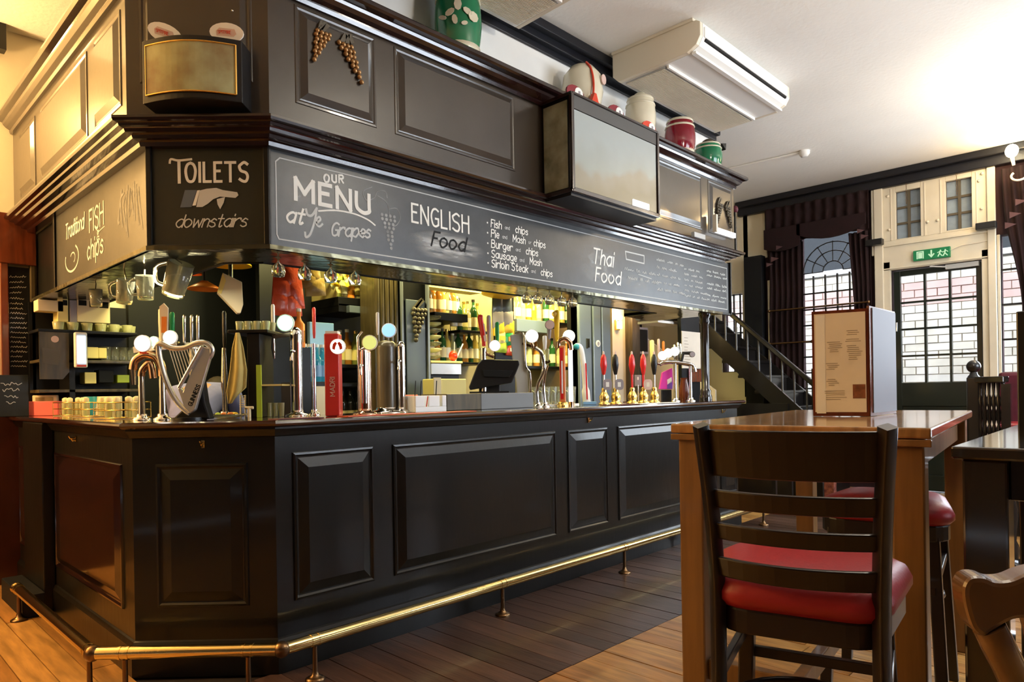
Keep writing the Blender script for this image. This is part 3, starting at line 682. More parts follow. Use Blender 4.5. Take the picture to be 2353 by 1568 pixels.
# ---- brass foot rail
fr = thing('foot_rail', 'polished brass foot rail running along the floor in front of the bar', 'foot rail', (1.3, 2.7, 0))
zr, off = .172, .185
pa = path(off, yend=4.66)
def seg(p, q): B().cyl((p[0], p[1], zr), (q[0], q[1], zr), .026, n=16).build('rail_tube', 'brass', fr)
seg(pa[0], pa[1]); seg(pa[1], pa[2]); seg(pa[2], (6.0, pa[2][1]))
for p in (pa[1], pa[2]):
    B().sphere((p[0], p[1], zr), .034, 14, 10).build('elbow_ball', 'old_brass', fr)
cb = B().lathe([(.02, 0), (.028, .006), (.026, .03), (.03, .034), (.03, .05)], (pa[0][0], pa[0][1] - .03, zr), 14, (0, 1, 0)).build('end_cap', 'brass', fr)
def collar(p, d):
    p = Vector((p[0], p[1], zr)); d = Vector(d).normalized()
    B().cyl(p - d * .022, p - d * .012, .0285, n=16).cyl(p - d * .011, p + d * .011, .0265, n=16).cyl(p + d * .012, p + d * .022, .0285, n=16).build('collar', 'brass', fr)
def foot(p):
    B().lathe([(.042, 0), (.042, .008), (.030, .014), (.016, .022), (.011, .045), (.010, .145)], (p[0], p[1], 0), 14).build('bracket', 'old_brass', fr)
yr = pa[2][1]
for x in (1.513, 2.65, 3.80, 4.95, 5.93): collar((x, yr), (1, 0, 0)); foot((x, yr))
dC = Vector((pa[2][0] - pa[1][0], pa[2][1] - pa[1][1], 0))
for t in (.17, .82): q = Vector((pa[1][0], pa[1][1], 0)) + dC * t; collar(q, dC); foot(q)
for y in (3.27, 4.62): collar((pa[0][0], y), (0, 1, 0)); foot((pa[0][0], y))
# ---- canopy
cn = thing('bar_canopy', 'dark panelled canopy above the bar with glossy mahogany cornices', 'canopy', (1.3, 3.1, 2.4))
b = B(); sweep(b, [(0, 2.42), (0, 3.05), (-.05, 3.05), (-.05, 2.42)]); b.build('frieze', 'frieze_paint', cn)
b = B(); sweep(b, [(-.10, 2.345), (-.06, 2.345), (-.055, 2.362), (-.025, 2.368), (-.02, 2.382), (.01, 2.385), (.016, 2.398), (.038, 2.402), (.042, 2.412), (.065, 2.415), (.07, 2.425), (.07, 2.435), (.05, 2.442), (-.02, 2.446), (-.10, 2.446)]); b.build('lower_cornice', 'mahogany', cn)
b = B(); sweep(b, [(-.02, 3.005), (.016, 3.005), (.022, 3.022), (.02, 3.03), (.04, 3.042), (.055, 3.058), (.06, 3.072), (.088, 3.078), (.098, 3.088), (.095, 3.108), (.085, 3.118), (.06, 3.122), (-.02, 3.122)]); b.build('upper_cornice', 'mahogany', cn)
b = B(); sweep(b, [(.08, 3.113), (-.30, 3.113), (-.30, 3.10), (.08, 3.10)]); b.build('top_board', 'black_varnish', cn)
b = B(); sweep(b, [(-.12, 2.35), (-.12, 1.895), (-.15, 1.895), (-.15, 2.35)]); b.build('board_backing', 'black_varnish', cn)
b = B(); sweep(b, [(-.08, 1.885), (-.08, 1.905), (-.15, 1.905), (-.52, 1.93), (-.52, 1.905), (-.15, 1.885)]); b.build('soffit', 'soffit_mirror', cn)
b = B(); sweep(b, [(-.52, 1.90), (-.50, 1.90), (-.50, 3.0), (-.52, 3.0)]); b.build('inner_fascia', 'shelf_black', cn)
for s0, s1 in ((1.565, 2.005), (2.115, 3.0), (4.50, 5.25), (5.36, 5.79)): raised(FR, s0, s1, 2.545, 2.995, 'frieze_panel', 'frieze_paint', cn, k=.45, mould='frieze_paint', w=.03)
raised(FC, .06, CL - .07, 2.60, 3.02, 'frieze_panel', 'frieze_paint', cn, k=.45, mould='frieze_paint', w=.02)
for a, c in ((-3.76, -3.36), (-4.84, -3.88), (-5.40, -4.98)): raised(FL, a, c, 2.52, 2.95, 'frieze_panel', 'frieze_paint', cn, k=.45, mould='frieze_paint', w=.03, lab='panel shining gold in the warm light')
# carved grape ornaments
def grapes(name, F, s, z, sc, par, m='grape_bronze', lean=1, lab=None, d0=.018):
    b = B(); rows = 8
    for r in range(rows):
        n = max(1, int(round((1 - r / rows) * 4.2))); t = r / (rows - 1)
        for k in range(n):
            ss = s + lean * (r * .0125) * sc + (k - (n - 1) / 2) * .021 * sc; zz = z - r * .0195 * sc - abs(k - (n - 1) / 2) * -.004
            b.sphere(fp(F, ss, d0 + .010 * sc * (1.2 - abs(k - (n - 1) / 2) * .3), zz), .0112 * sc, 7, 5)
    o = b.build(name, m, par)
    if lab: o['label'] = lab
    lb = B()
    for q in range(3):
        a = 1.2 + q * .5; c = fp(F, s + lean * .02 * sc * q - .01 * lean, d0 + .008, z + .03 * sc + .005 * q)
        lb.obox(c, F[1] * .022 * sc * math.cos(a * lean) + UP * .022 * sc * math.sin(a), F[2] * .006, F[1] * -.010 * sc * math.sin(a) + UP * .010 * sc * math.cos(a))
    lb.build(name + '_leaf', 'leaf_bronze', o)
    return o
gl = thing('grape_carving', 'pair of carved gilt grape bunches on the first canopy panel', 'carving', fp(FR, 1.78, .02, 2.8))
grapes('grape_bunch', FR, 1.70, 2.895, 1.0, gl, lean=-.6); grapes('grape_bunch', FR, 1.815, 2.88, 1.08, gl, lean=.9)
g2 = thing('grape_carving', 'dull brown grape carving on the last small canopy panel at the far end', 'carving', fp(FR, 5.6, .02, 2.8))
grapes('grape_bunch', FR, 5.52, 2.80, 1.15, g2, m='leaf_bronze', lean=-.5); grapes('grape_bunch', FR, 5.66, 2.80, 1.15, g2, m='leaf_bronze', lean=.6)
# ---- long menu chalkboard (R face)
FRb = (Vector((0, 2.955, 0)), Vector((1, 0, 0)), Vector((0, -1, 0)))
mb = thing('menu_chalkboard', 'long black chalkboard lettered OUR MENU with English and Thai food lists', 'chalkboard', (1.47, 2.955, 2.1))
xa, xb = 1.475, 5.93
B().box(xa, xb, 2.957, 2.977, 1.90, 2.36).build('slate', 'chalkboard', mb)
B().box(xa, xb, 2.945, 2.965, 1.885, 1.905).box(xb - .02, xb, 2.94, 2.975, 1.885, 2.37).box(xa, xa + .012, 2.945, 2.965, 1.905, 2.36).build('frame', 'black_varnish', mb, .003)
U, V = Vector((1, 0, 0)), UP
def R_(x, y, o=.0): p = at_y(x, y, 2.9558); return Vector((p.x, 2.9558 - o, p.z))
def letters(parent, name, m, fn):
    b = B(); fn(b); o = b.build(name, m, parent); return o
def border(b):
    z0, z1, a, c = 1.938, 2.312, 1.515, 5.87; y = 2.9556
    pts = [(a + .01, y, z0), (c, y, z0), (c, y, z1), (a + .02, y, z1), (a, y, z1 - .02), (a, y, z0 + .02), (a + .01, y, z0)]
    for p, q in zip(pts, pts[1:]): line(b, [p, q], .006, U, V)
letters(mb, 'border_line', 'chalk_dim', border)
y1_, y2_ = 2.9562, 2.9554
def smear(b, x0, x1, z0, z1, n, y=y1_):      # slanting side-of-chalk strokes that leave a ragged patch
    for k in range(n):
        t = k / (n - 1); x = x0 + (x1 - x0) * t; e = 1 - (2 * t - 1) ** 4; a = z0 + (1 - e) * .02 + random.uniform(-.012, .012); c = z1 - (1 - e) * .03 + random.uniform(-.014, .014)
        yy = y - k * 4e-6; line(b, [(x - .035, yy, a), (x + .01, yy, (a + c) / 2), (x + .045, yy, c)], .022 + .008 * (k % 3), U, V)
random.seed(31)
def patch(x0, x1, z0, z1, m='chalk_cloud', y=2.9562): B().add([(x0, y, z0), (x1, y, z0), (x1, y, z1), (x0, y, z1)], [(0, 1, 2, 3)]).build('chalk_smudge', m, mb)
patch(2.25, 2.83, 1.955, 2.135); patch(2.27, 2.80, 1.96, 2.13, y=2.95615); patch(3.68, 4.24, 1.95, 2.28, 'chalk_haze'); patch(3.72, 4.2, 1.95, 2.28, 'chalk_haze', 2.95615); patch(1.54, 1.70, 2.08, 2.29, 'chalk_haze'); patch(4.15, 4.62, 1.95, 2.1, 'chalk_haze')
letters(mb, 'lettering_our', 'chalk', lambda b: text(b, 'OUR', (1.762, y2_, 2.249), U, V, .036, .0095, wscale=1.15, gap=4, rise=.17))
letters(mb, 'lettering_menu', 'chalk', lambda b: text(b, 'MENU', (1.612, y2_, 2.138), U, V, .098, .020, wscale=1.38, gap=3.2))
letters(mb, 'underline_swash', 'chalk', lambda b: line(b, [R_(732, 485), R_(775, 484), R_(815, 492), R_(845, 505), R_(862, 518)], .008, U, V, True))
letters(mb, 'lettering_at', 'chalk', lambda b: text(b, 'at', (1.560, y2_, 2.025), U, V, .072, .011, shear=.3, gap=1.4))
def yg(b):
    line(b, [R_(703, 481), R_(707, 494), R_(717, 495), R_(727, 480)], .012, U, V, True); line(b, [R_(728, 478), R_(723, 508), R_(713, 538), R_(703, 545), R_(701, 534)], .011, U, V, True)
    line(b, [R_(728, 512), R_(736, 506), R_(734, 499), R_(728, 503), R_(727, 515), R_(734, 521), R_(741, 515)], .010, U, V, True)
    text(b, 'Grapes', (1.795, y2_, 1.995), U, V, .064, .0095, shear=.22, wscale=.95, gap=1.1, rise=.10)
letters(mb, 'lettering_ye_grapes', 'chalk_dim', yg)
def gdraw(b):
    random.seed(3)
    for r in range(9):
        n = max(1, int(round(4 - r * .4)))
        for k in range(n):
            c = Vector((2.135 + (k - (n - 1) / 2) * .026 + r * .002, y2_, 2.15 - r * .021)); rr = .009
            b.prism([c + Vector((math.cos(a) * rr, 0, math.sin(a) * rr)) for a in frange(0, 2 * math.pi, 9)[:-1]], (0, .0002, 0))
    for pts in ([(855, 430), (835, 440), (842, 460), (860, 455), (868, 440), (885, 440), (890, 455)], [(868, 450), (885, 462), (893, 478), (895, 500)], [(895, 480), (912, 480), (920, 500), (912, 517), (903, 520)]):
        line(b, [R_(*p) for p in pts], .003, U, V, True)
letters(mb, 'grape_drawing', 'chalk_smear', gdraw)
MT['chalk_smear'].node_tree.nodes['Principled BSDF'].inputs['Roughness'].default_value = .9
letters(mb, 'lettering_english', 'chalk', lambda b: text(b, 'ENGLISH', (2.290, y2_, 2.145), U, V, .097, .0115, wscale=.93, gap=2.0))
letters(mb, 'lettering_food', 'chalk_black', lambda b: text(b, 'Food', (2.42, 2.9549, 2.035), U, V, .080, .011, shear=.3, wscale=1.1, gap=2.2))
for i, (s, z) in enumerate((('Fish', 2.212), ('Pie', 2.152), ('Burger', 2.090), ('Sausage', 2.030), ('Sirloin Steak', 1.972))):
    tail = (('chips',), ('Mash', 'chips'), ('chips',), ('Mash',), ('chips',))[i]
    words = []
    def ln(b, s=s, z=z, tail=tail):
        b.prism([Vector((2.853, y2_, z + .02)) + Vector((math.cos(a) * .006, 0, math.sin(a) * .006)) for a in frange(0, 2 * math.pi, 7)[:-1]], (0, .0002, 0))
        w = text(b, s, (2.882, y2_, z), U, V, .045, .0065, shear=.08, gap=1.8)
    letters(mb, 'menu_line', 'chalk', ln)
    x = 2.882 + text(B(), s, (2.882, y2_, z), U, V, .045, .0065, shear=.08, gap=1.8)
    for k, tw in enumerate(tail):
        letters(mb, 'small_word', 'chalk_dim', lambda b: text(b, 'and' if k == 0 else 'or', (x + .022, 2.9549, z + .006), U, V, .020, .003, wscale=1.1, gap=1.6))
        x += .115 if k == 0 else .07
        letters(mb, 'menu_word', 'chalk', lambda b: text(b, tw, (x, y2_, z - .001), U, V, .042, .006, shear=.08, gap=1.7))
        x += text(B(), tw, (x, y2_, z - .001), U, V, .042, .006, shear=.08, gap=1.7)
letters(mb, 'lettering_thai', 'chalk', lambda b: text(b, 'Thai', (3.87, 2.9549, 2.118), U, V, .105, .013, shear=.2, wscale=1.0, gap=1.9))
letters(mb, 'lettering_food', 'chalk', lambda b: text(b, 'Food', (3.90, 2.9549, 1.995), U, V, .095, .013, shear=.18, wscale=1.15, gap=2.2))
def box_l(b):
    for p, q in (((1437, 578), (1480, 588)), ((1480, 588), (1480, 606)), ((1480, 606), (1439, 596)), ((1439, 596), (1437, 578))): line(b, [R_(*p), R_(*q)], .01, U, V)
letters(mb, 'label_box', 'chalk_dim', box_l)
def scrib(b, x0, x1, z, h=.022, wd=.005):
    h *= .75; wd = .005
    x = x0
    while x < x1:
        n = random.randint(2, 6); pts = []
        for k in range(n * 2 + 1): pts.append((x, y2_, z + (h * random.uniform(.35, 1) if k % 2 else h * random.uniform(0, .25)))); x += random.uniform(.006, .014)
        line(b, pts, wd, U, V, True); x += .025
random.seed(5)
letters(mb, 'small_menu_text', 'chalk_dim', lambda b: [scrib(b, 4.26, 4.62, 2.112, .035, .007), scrib(b, 4.30, 4.66, 2.05, .035, .007)] and line(b, [(4.44, y2_, 2.10), (4.62, y2_, 2.085)], .006, U, V))
letters(mb, 'small_menu_text', 'chalk_dim', lambda b: [scrib(b, 4.70, 5.08 - .05 * (k % 2), 2.235 - k * .058, .03, .007) for k in range(5)])
letters(mb, 'small_menu_text', 'chalk_dim', lambda b: [scrib(b, 5.12, 5.36 + .03 * k, 2.215 - k * .045, .026, .006) for k in range(6)])
letters(mb, 'small_menu_text', 'chalk_dim', lambda b: [scrib(b, 5.50, 5.80, z, .03, .007) for z in (2.24, 2.205, 2.13, 2.09, 2.03, 1.99)])
random.seed(11)
# ---- TOILETS board (chamfer)
FCb = (FC[0] - FC[2] * .093, FC[1], FC[2])
tb = thing('toilets_sign_board', 'square black board lettered TOILETS downstairs with a pointing hand', 'sign', fp(FC, .3, -.1, 2.1))
kk = CK + R2 * .095
s_a = (Vector((X0 + .095, kk - X0 - .095, 0)) - FCb[0]).dot(FCb[1]); s_b = (Vector((kk - Y0 - .095, Y0 + .095, 0)) - FCb[0]).dot(FCb[1])
b = B(); c = FCb[0] + FCb[1] * (s_a + s_b) / 2 - FCb[2] * .01 + UP * 2.13; b.obox(c, FCb[1] * (s_b - s_a - .02) / 2, FCb[2] * .009, UP * .232); b.build('slate', 'board_green_black', tb)
b = B()
for s in (s_a + .008, s_b - .008): b.obox(FCb[0] + FCb[1] * s + UP * 2.125, FCb[1] * .012, FCb[2] * .012, UP * .24)
b.obox(FCb[0] + FCb[1] * (s_a + s_b) / 2 + UP * 1.898, FCb[1] * (s_b - s_a) / 2, FCb[2] * .012, UP * .012); b.build('frame', 'black_varnish', tb, .003)
UC = FCb[1]
def C_(x, y, o=.001):
    r = ray(x, y); n = FCb[2]; t = ((FCb[0] + n * o) - E0).dot(n) / r.dot(n); return E0 + r * t
letters(tb, 'lettering_toilets', 'chalk', lambda b: (line(b, [C_(390, 375), C_(393, 366), C_(410, 369), C_(440, 366)], .010, UC, V, True), line(b, [C_(411, 370), C_(412, 420)], .014, UC, V), text(b, 'OILETS', C_(427, 418), UC, V, .085, .0125, wscale=.78, gap=2.0)))
letters(tb, 'lettering_downstairs', 'chalk_dim', lambda b: text(b, 'downstairs', C_(402, 523), UC, V, .056, .0055, shear=.35, wscale=1.0, gap=1.12))
def poly(b, pts, o=.0012): b.prism([C_(x, y, o) for x, y in pts], FCb[2] * .0003)
letters(tb, 'painted_sleeve', 'pillar_blue', lambda b: poly(b, [(425, 437), (452, 437), (440, 476), (414, 477)]))
letters(tb, 'painted_cuff', 'chalk', lambda b: poly(b, [(453, 438), (459, 437), (450, 472), (442, 473)], .0014))
def hnd(b):
    poly(b, [(459, 438), (475, 434), (497, 432), (512, 437), (545, 442), (548, 449), (541, 455), (520, 453), (505, 452), (490, 458), (478, 468), (465, 476), (451, 476)], .0013)
    poly(b, [(498, 458), (517, 453), (514, 466), (506, 481), (500, 470)], .0013)
letters(tb, 'painted_hand', 'chalk_dim', hnd)
# ---- fish & chips board (L face)
FLb = (Vector((X0 + .095, 0, 0)), Vector((0, -1, 0)), Vector((-1, 0, 0)))
lb_ = thing('fish_and_chips_board', 'golden lit chalkboard lettered FISH & chips on the left side of the bar', 'chalkboard', (1.1, 4.1, 2.1))
B().box(X0 + .097, X0 + .115, 3.37, 4.97, 1.905, 2.36).build('slate', 'chalkboard', lb_)
B().box(X0 + .085, X0 + .105, 3.35, 5.0, 1.885, 1.905).box(X0 + .085, X0 + .115, 4.97, 5.0, 1.885, 2.37).build('frame', 'black_varnish', lb_, .003)
UL = Vector((0, -1, 0))
def L_(x, y): p = at_x(x, y, X0 + .0955); return p
letters(lb_, 'lettering_traditional', 'chalk', lambda b: text(b, 'Traditional', (X0 + .0955, 4.75, 2.17), UL, V, .085, .010, shear=.15, wscale=.8, gap=1.1))
letters(lb_, 'lettering_fish', 'chalk', lambda b: text(b, 'FISH', (X0 + .0955, 4.26, 2.13), UL, V, .115, .013, wscale=1.0, gap=2.0))
letters(lb_, 'lettering_ampersand', 'chalk', lambda b: (text(b, '&', (X0 + .0955, 4.12, 2.06), UL, V, .05, .009, wscale=1.2), line(b, [L_(218, 523), L_(226, 533), L_(240, 520)], .005, UL, V)))
letters(lb_, 'lettering_chips', 'chalk', lambda b: text(b, 'chips', (X0 + .0955, 4.31, 1.985), UL, V, .10, .012, shear=.1, wscale=1.05, gap=2.0))
letters(lb_, 'plate_drawing', 'chalk_dim', lambda b: (line(b, [(X0 + .0955, 4.62 + math.cos(a) * .14, 2.04 + math.sin(a) * .075) for a in frange(2.2, 6.6, 14)], .012, UL, V, True), line(b, [(X0 + .0955, 4.60 + math.cos(a) * .05, 2.04 + math.sin(a) * .03) for a in frange(.5, 4.2, 9)], .008, UL, V, True)))
letters(lb_, 'chalk_smudge', 'chalk_smear', lambda b: [line(b, [(X0 + .0962, 3.40 + .04 * k + random.uniform(0, .05), 2.0 + .03 * (k % 5)), (X0 + .0962, 3.45 + .04 * k, 2.1 + .03 * (k % 4)), (X0 + .0962, 3.47 + .03 * k, 2.2 + .02 * (k % 3))], .014, UL, V, True) for k in range(9)])
# ---- curved illuminated display case on the chamfer frieze, with two oval cards on top
lt = thing('bow_fronted_light_box', 'bow-fronted brown display light box with olive glass on the corner canopy panel', 'light box', fp(FC, .31, .05, 2.6))
ca, cb2 = .125, .545; sm_ = (ca + cb2) / 2
def bow(o, z, n=16, inset=0): return [FC[0] + FC[1] * (ca + (cb2 - ca) * t) + FC[2] * (.105 + o + .055 * math.sin(math.pi * t)) + UP * z for t in frange(inset / (cb2 - ca), 1 - inset / (cb2 - ca), n)]
def bowring(b, z0, z1, o, inset=0, back=0.0):
    lo, hi = bow(o, z0, inset=inset), bow(o, z1, inset=inset)
    bl_ = [FC[0] + FC[1] * (ca + inset) + FC[2] * back + UP * z0, FC[0] + FC[1] * (cb2 - inset) + FC[2] * back + UP * z0]
    pts = [bl_[0]] + lo + [bl_[1]]; b.prism(pts, (0, 0, z1 - z0))
b = B(); bowring(b, 2.465, 2.730, 0); b.build('case', 'black_plastic', lt, .003)
b = B(); bowring(b, 2.495, 2.702, .004, inset=.022); b.build('glass_front', 'lightbox_face', lt)
b = B()
for z in (2.494, 2.703): b.tube(bow(.006, z, 14, .02), .0035, 5)
b.tube([bow(.006, 2.494, 2, .02)[1], bow(.006, 2.703, 2, .02)[1]], .0035, 5).tube([bow(.006, 2.494, 2, .02)[0], bow(.006, 2.703, 2, .02)[0]], .002, 5); b.build('gilt_edge', 'gold', lt)
def oval_card(s, dip, label):
    t = thing('oval_bar_card', label, 'card', fp(FC, s, .1, 2.78), group=None)
    pts = []; C0 = fp(FC, s, .10, 2.764)
    for a in frange(0, 2 * math.pi, 21)[:-1]:
        u, v = .072 * math.cos(a), .042 * math.sin(a) + dip * .067 * math.cos(a) * .35
        pts.append(C0 + FC[1] * u + UP * v)
    B().prism(pts, FC[2] * .006).build('card', 'white_card', t)
    b = B(); q = [(-.042, -.016), (.03, -.016), (.042, -.004), (.034, .016), (-.03, .018), (-.044, .004)]
    b.prism([C0 + FC[1] * u + UP * (v + dip * u * .35) + FC[2] * .0062 for u, v in q], FC[2] * .0006); b.build('badge_panel', 'pale_badge', t)
    b = B(); text(b, 'SPITFIRE', C0 + FC[1] * -.036 + UP * (-.006 - dip * .036 * .35) + FC[2] * .0075, (FC[1] + UP * dip * .35).normalized(), V, .013, .0022, wscale=1.0, gap=1.3); b.build('lettering', 'scarlet', t)
oval_card(.222, -1.0, 'oval white and red card above the left end of the bow-fronted box'); oval_card(.482, -.25, 'oval white and red card above the right end of the bow-fronted box')
tag(B().lathe([(.006, 0), (.006, .02), (.002, .024)], fp(FC, .475, .0, 2.905), 8, FC[2]).build('picture_hook', 'chrome'), 'tiny white-tipped hook above the right oval card', 'hook')
# ---- big projecting glazed display case on the R frieze
bx = thing('glazed_display_case', 'large projecting glass-fronted case showing a faded landscape on the canopy', 'display case', (3.7, 2.7, 2.7))
gx0, gx1, gy, gz0, gz1 = 3.235, 4.175, 2.60, 2.43, 3.01
B().box(gx0, gx1, gy + .02, Y0 - .021, gz0, gz1).build('case', 'black_varnish', bx)
B().box(gx0 + .02, gx1 - .02, gy + .006, gy + .018, gz0 + .02, gz1 - .09).build('glass_front', 'mural', bx)
B().box(gx0 + .015, gx1 - .015, gy + .004, gy + .019, gz1 - .085, gz1 - .005).build('grey_header', 'header_grey', bx)
B().box(gx0 - .004, gx0 - .0005, gy + .04, Y0 - .03, gz0 + .02, gz1 - .03).build('glass_side', 'case_glass', bx)
b = B()
for x in (gx0, gx1): b.box(x - .012, x + .012, gy - .004, gy + .02, gz0, gz1)
b.box(gx0, gx1, gy - .004, gy + .02, gz0 - .012, gz0 + .016).box(gx0, gx1, gy - .004, gy + .02, gz1 - .004, gz1 + .012).box(gx0 - .012, gx0, gy, Y0 - .021, gz0 - .012, gz0 + .014).box(gx0 - .012, gx0, gy, Y0 - .021, gz1 - .01, gz1 + .012)
b.build('frame', 'mahogany', bx, .003)
B().box(3.86, 4.05, gy - .002, gy + .006, gz0 + .02, gz0 + .06).build('strip_light', 'white_glow', bx)
B().box(gx0, gx1, gy + .022, Y0 - .021, gz0 - .03, gz0 - .0005).build('underside_board', 'black_plastic', bx)
# small picture light + frame pieces at the canopy far end
t = thing('end_strip_light', 'small white strip light under the last grape carving at the far canopy end', 'light', (5.5, 2.84, 2.56))
B().box(5.40, 5.74, 2.80, 2.825, 2.545, 2.585).build('tube', 'white_glow', t); B().box(5.37, 5.395, 2.79, 2.825, 2.545, 2.69).build('bracket', 'cream_plastic', t)
t = thing('shelf_up_light', 'small white lamp lying on the lower cornice near the last panels', 'light', (5.1, 2.83, 2.47)); B().box(5.02, 5.2, 2.80, 2.83, 2.448, 2.49).build('lamp_head', 'grey_plastic', t, .004)
area('cornice_glow_light', (4.72, 2.77, 2.60), (4.62, 2.80, 2.4), 2.2, (1, .72, .3), .1, .04)  # lamp without a fixture, added for the warm glow on the cornice
t = thing('end_display_frame', 'narrow framed bottle picture hanging on the far end of the canopy', 'picture', (5.93, 3.0, 2.6))
B().box(5.905, 5.93, 2.88, 3.02, 2.42, 2.82).build('frame', 'black_plastic', t, .004); B().box(5.93, 5.934, 2.90, 3.0, 2.45, 2.74).build('print', 'case_glass', t); B().sphere((5.93, 2.9, 2.85), .035).build('finial', 'plum', t)
B().box(5.896, 5.905, 2.895, 3.01, 2.44, 2.78).build('print', 'mural', t)
# ---- barrels on top of the canopy
ZT = 3.123
def barrel(x, y, r, h, body, label, band='barrel_cream', cap=None, motif=None):
    t = thing('ceramic_barrel', label, 'barrel', (x, y, ZT), group='ceramic barrels on the canopy')
    P = lambda u: r * (.80 + .20 * math.sin(math.pi * min(max(u, 0), 1)))
    B().lathe([(P(0), 0)] + [(P(u), h * u) for u in frange(.02, .98, 15)] + [(P(1) * .94, h), (P(1) * .6, h)], (x, y, ZT), 24).build('body', body, t)
    for u0, u1 in ((.05, .15), (.78, .84), (.93, 1.0)):
        b = B(); b.lathe([(P(u0) + .001, h * u0), (P(u0) + .006, h * u0 + .003), (P(u1) + .006, h * u1 - .003), (P(u1) + .001, h * u1)], (x, y, ZT), 24); b.build('band', band, t)
    if cap: B().lathe([(r * .42, h), (r * .40, h + .03), (r * .2, h + .045)], (x, y, ZT), 14).build('lid', cap, t)
    if motif:
        b = B(); F2 = math.atan2(0 - y, 0 - x)
        for (du, dz, sx, sz, ro) in ((0, .60, .022, .035, 0), (.05, .5, .03, .018, .5), (-.06, .52, .03, .018, -.5), (.02, .40, .016, .028, .2), (-.1, .47, .035, .03, 0), (.1, .45, .03, .012, -.4), (-.04, .36, .02, .012, .3)):
            a = F2 - du / r * .9; R_r = P(dz) + .002; c = Vector((x + math.cos(a) * R_r, y + math.sin(a) * R_r, ZT + h * dz)); tt = Vector((-math.sin(a), math.cos(a), 0)); nn = Vector((math.cos(a), math.sin(a), 0))
            b.prism([c + tt * (math.cos(q) * sx * math.cos(ro) - math.sin(q) * sz * math.sin(ro)) + UP * (math.cos(q) * sx * math.sin(ro) + math.sin(q) * sz * math.cos(ro)) for q in frange(0, 2 * math.pi, 9)[:-1]], nn * .003)
        b.build('gilt_leaf_motif', 'barrel_cream', t)
    return t
barrel(2.64, 2.95, .135, .42, 'barrel_green', 'large dark green ceramic barrel with cream bands and gilt vine, left end of the canopy', motif=True)
b4 = barrel(5.04, 2.93, .125, .30, 'barrel_red', 'glossy deep red ceramic barrel with cream bands')
b5 = barrel(5.51, 2.93, .12, .22, 'barrel_green', 'squat dark green ceramic barrel beside the red one, nearest the far end', cap='leaf_bronze')
B().prism([(5.59, 2.84, ZT + .23), (5.67, 2.84, ZT + .25), (5.66, 2.84, ZT + .19)], (0, .05, 0)).build('spout', 'black_plastic', b5)
b3 = barrel(4.42, 2.90, .115, .29, 'barrel_cream', 'cream ceramic jar with faded figures, left of the red barrel', cap='barrel_cream')
B().cyl((2.80, 3.0, ZT), (2.80, 3.0, ZT + .42), .018).build('stick', 'paper', thing('wooden_stick', 'pale wooden stick leaning behind the large green barrel', 'stick', (2.8, 3, ZT)))
# big cream shell-shaped vessel with a red foot
t = thing('cream_flagon', 'big pale rounded flagon with a red spot, partly behind the glazed case', 'flagon', (3.62, 2.88, ZT))
B().lathe([(.10, 0), (.125, .05), (.145, .16), (.13, .27), (.08, .33), (.02, .345)], (3.78, 2.95, ZT), 22).build('body', 'barrel_cream', t)
B().tube(cr([(3.72, 2.818, ZT), (3.72, 2.806, ZT + .16), (3.725, 2.83, ZT + .27), (3.74, 2.88, ZT + .335)], 5), .008, 6).build('seam', 'scarlet', t)
B().prism([(3.665, 2.79, ZT), (3.82, 2.79, ZT), (3.75, 2.79, ZT + .04), (3.73, 2.79, ZT + .09), (3.71, 2.79, ZT + .09)], (0, .03, 0)).build('foot', 'scarlet', t)
c = Vector((3.83, 2.81, ZT + .22)); B().prism([c + Vector((math.cos(a) * .026, 0, math.sin(a) * .036)) for a in frange(0, 6.28, 11)[:-1]], (0, -.01, 0)).build('spot', 'pale_badge', t)
for x, mm, lb in ((3.50, 'barrel_red', 'small dark red and white pump clip leaning at the left of the flagon'), (3.95, 'barrel_red', 'small dark red and white pump clip between the flagon and the cream jar'), (4.36, 'scarlet', 'small red and white pump clip in front of the cream jar')):
    t = thing('pump_clip', lb, 'badge', (x, 2.80, ZT)); c = Vector((x, 2.785, ZT + .018))
    B().prism([c + Vector((math.cos(a) * .09, 0, math.sin(a) * .055)) for a in frange(0, 6.28, 17)[:-1]], (0, .012, 0)).build('plaque', mm, t)
    B().prism([c + Vector((.03 + math.cos(a) * .042, -.004, .010 + math.sin(a) * .038)) for a in frange(0, 6.28, 13)[:-1]], (0, .003, 0)).build('white_disc', 'white_card', t)
    B().box(x + .024, x + .040, 2.777, 2.781, ZT + .012, ZT + .042).build('mark', 'grey_badge', t)
# ---- posts carrying the canopy at the far end
t = thing('canopy_post', 'glossy black turned post at the far end of the bar top', 'post', (5.62, 3.05, ZC))
B().lathe([(.055, 0), (.055, .04), (.045, .06), (.048, .09), (.036, .11), (.036, .68), (.046, .70), (.04, .73), (.055, .76), (.055, .782)], (5.62, 3.05, ZC), 18).build('shaft', 'dark_table', t)
# ================================================================ INSIDE THE BAR
def gx(px, Y, py=900): return at_y(px, py, Y).x
def gz(px, py, Y): return at_y(px, py, Y).z
YB_ = 4.95
struct(B().box(gx(600, YB_), 7.5, YB_, YB_ + .06, 0, 2.62), 'wall_bar_back', 'shelf_black')
struct(B().box(1.60, 6.55, 3.42, YW - .01, 2.62, 2.66), 'ceiling_bar', 'shelf_black')
struct(B().box(gx(298, 5.56), 3.4, YW - .06, YW - .01, 0, 2.6), 'wall_bar_side', 'dark_slate')  # black sheet standing in for the shade of the deep opening
area('back_bar_light_a', (2.75, 4.1, 2.55), (2.80, 4.9, 1.5), 26, GRN, .3, .08)
area('back_bar_light_b', (4.0, 4.1, 2.55), (4.0, 4.9, 1.5), 66, GRN, .9, .12)
area('back_bar_light_c', (4.9, 4.1, 2.55), (4.9, 4.9, 1.5), 66, GRN, .9, .12)
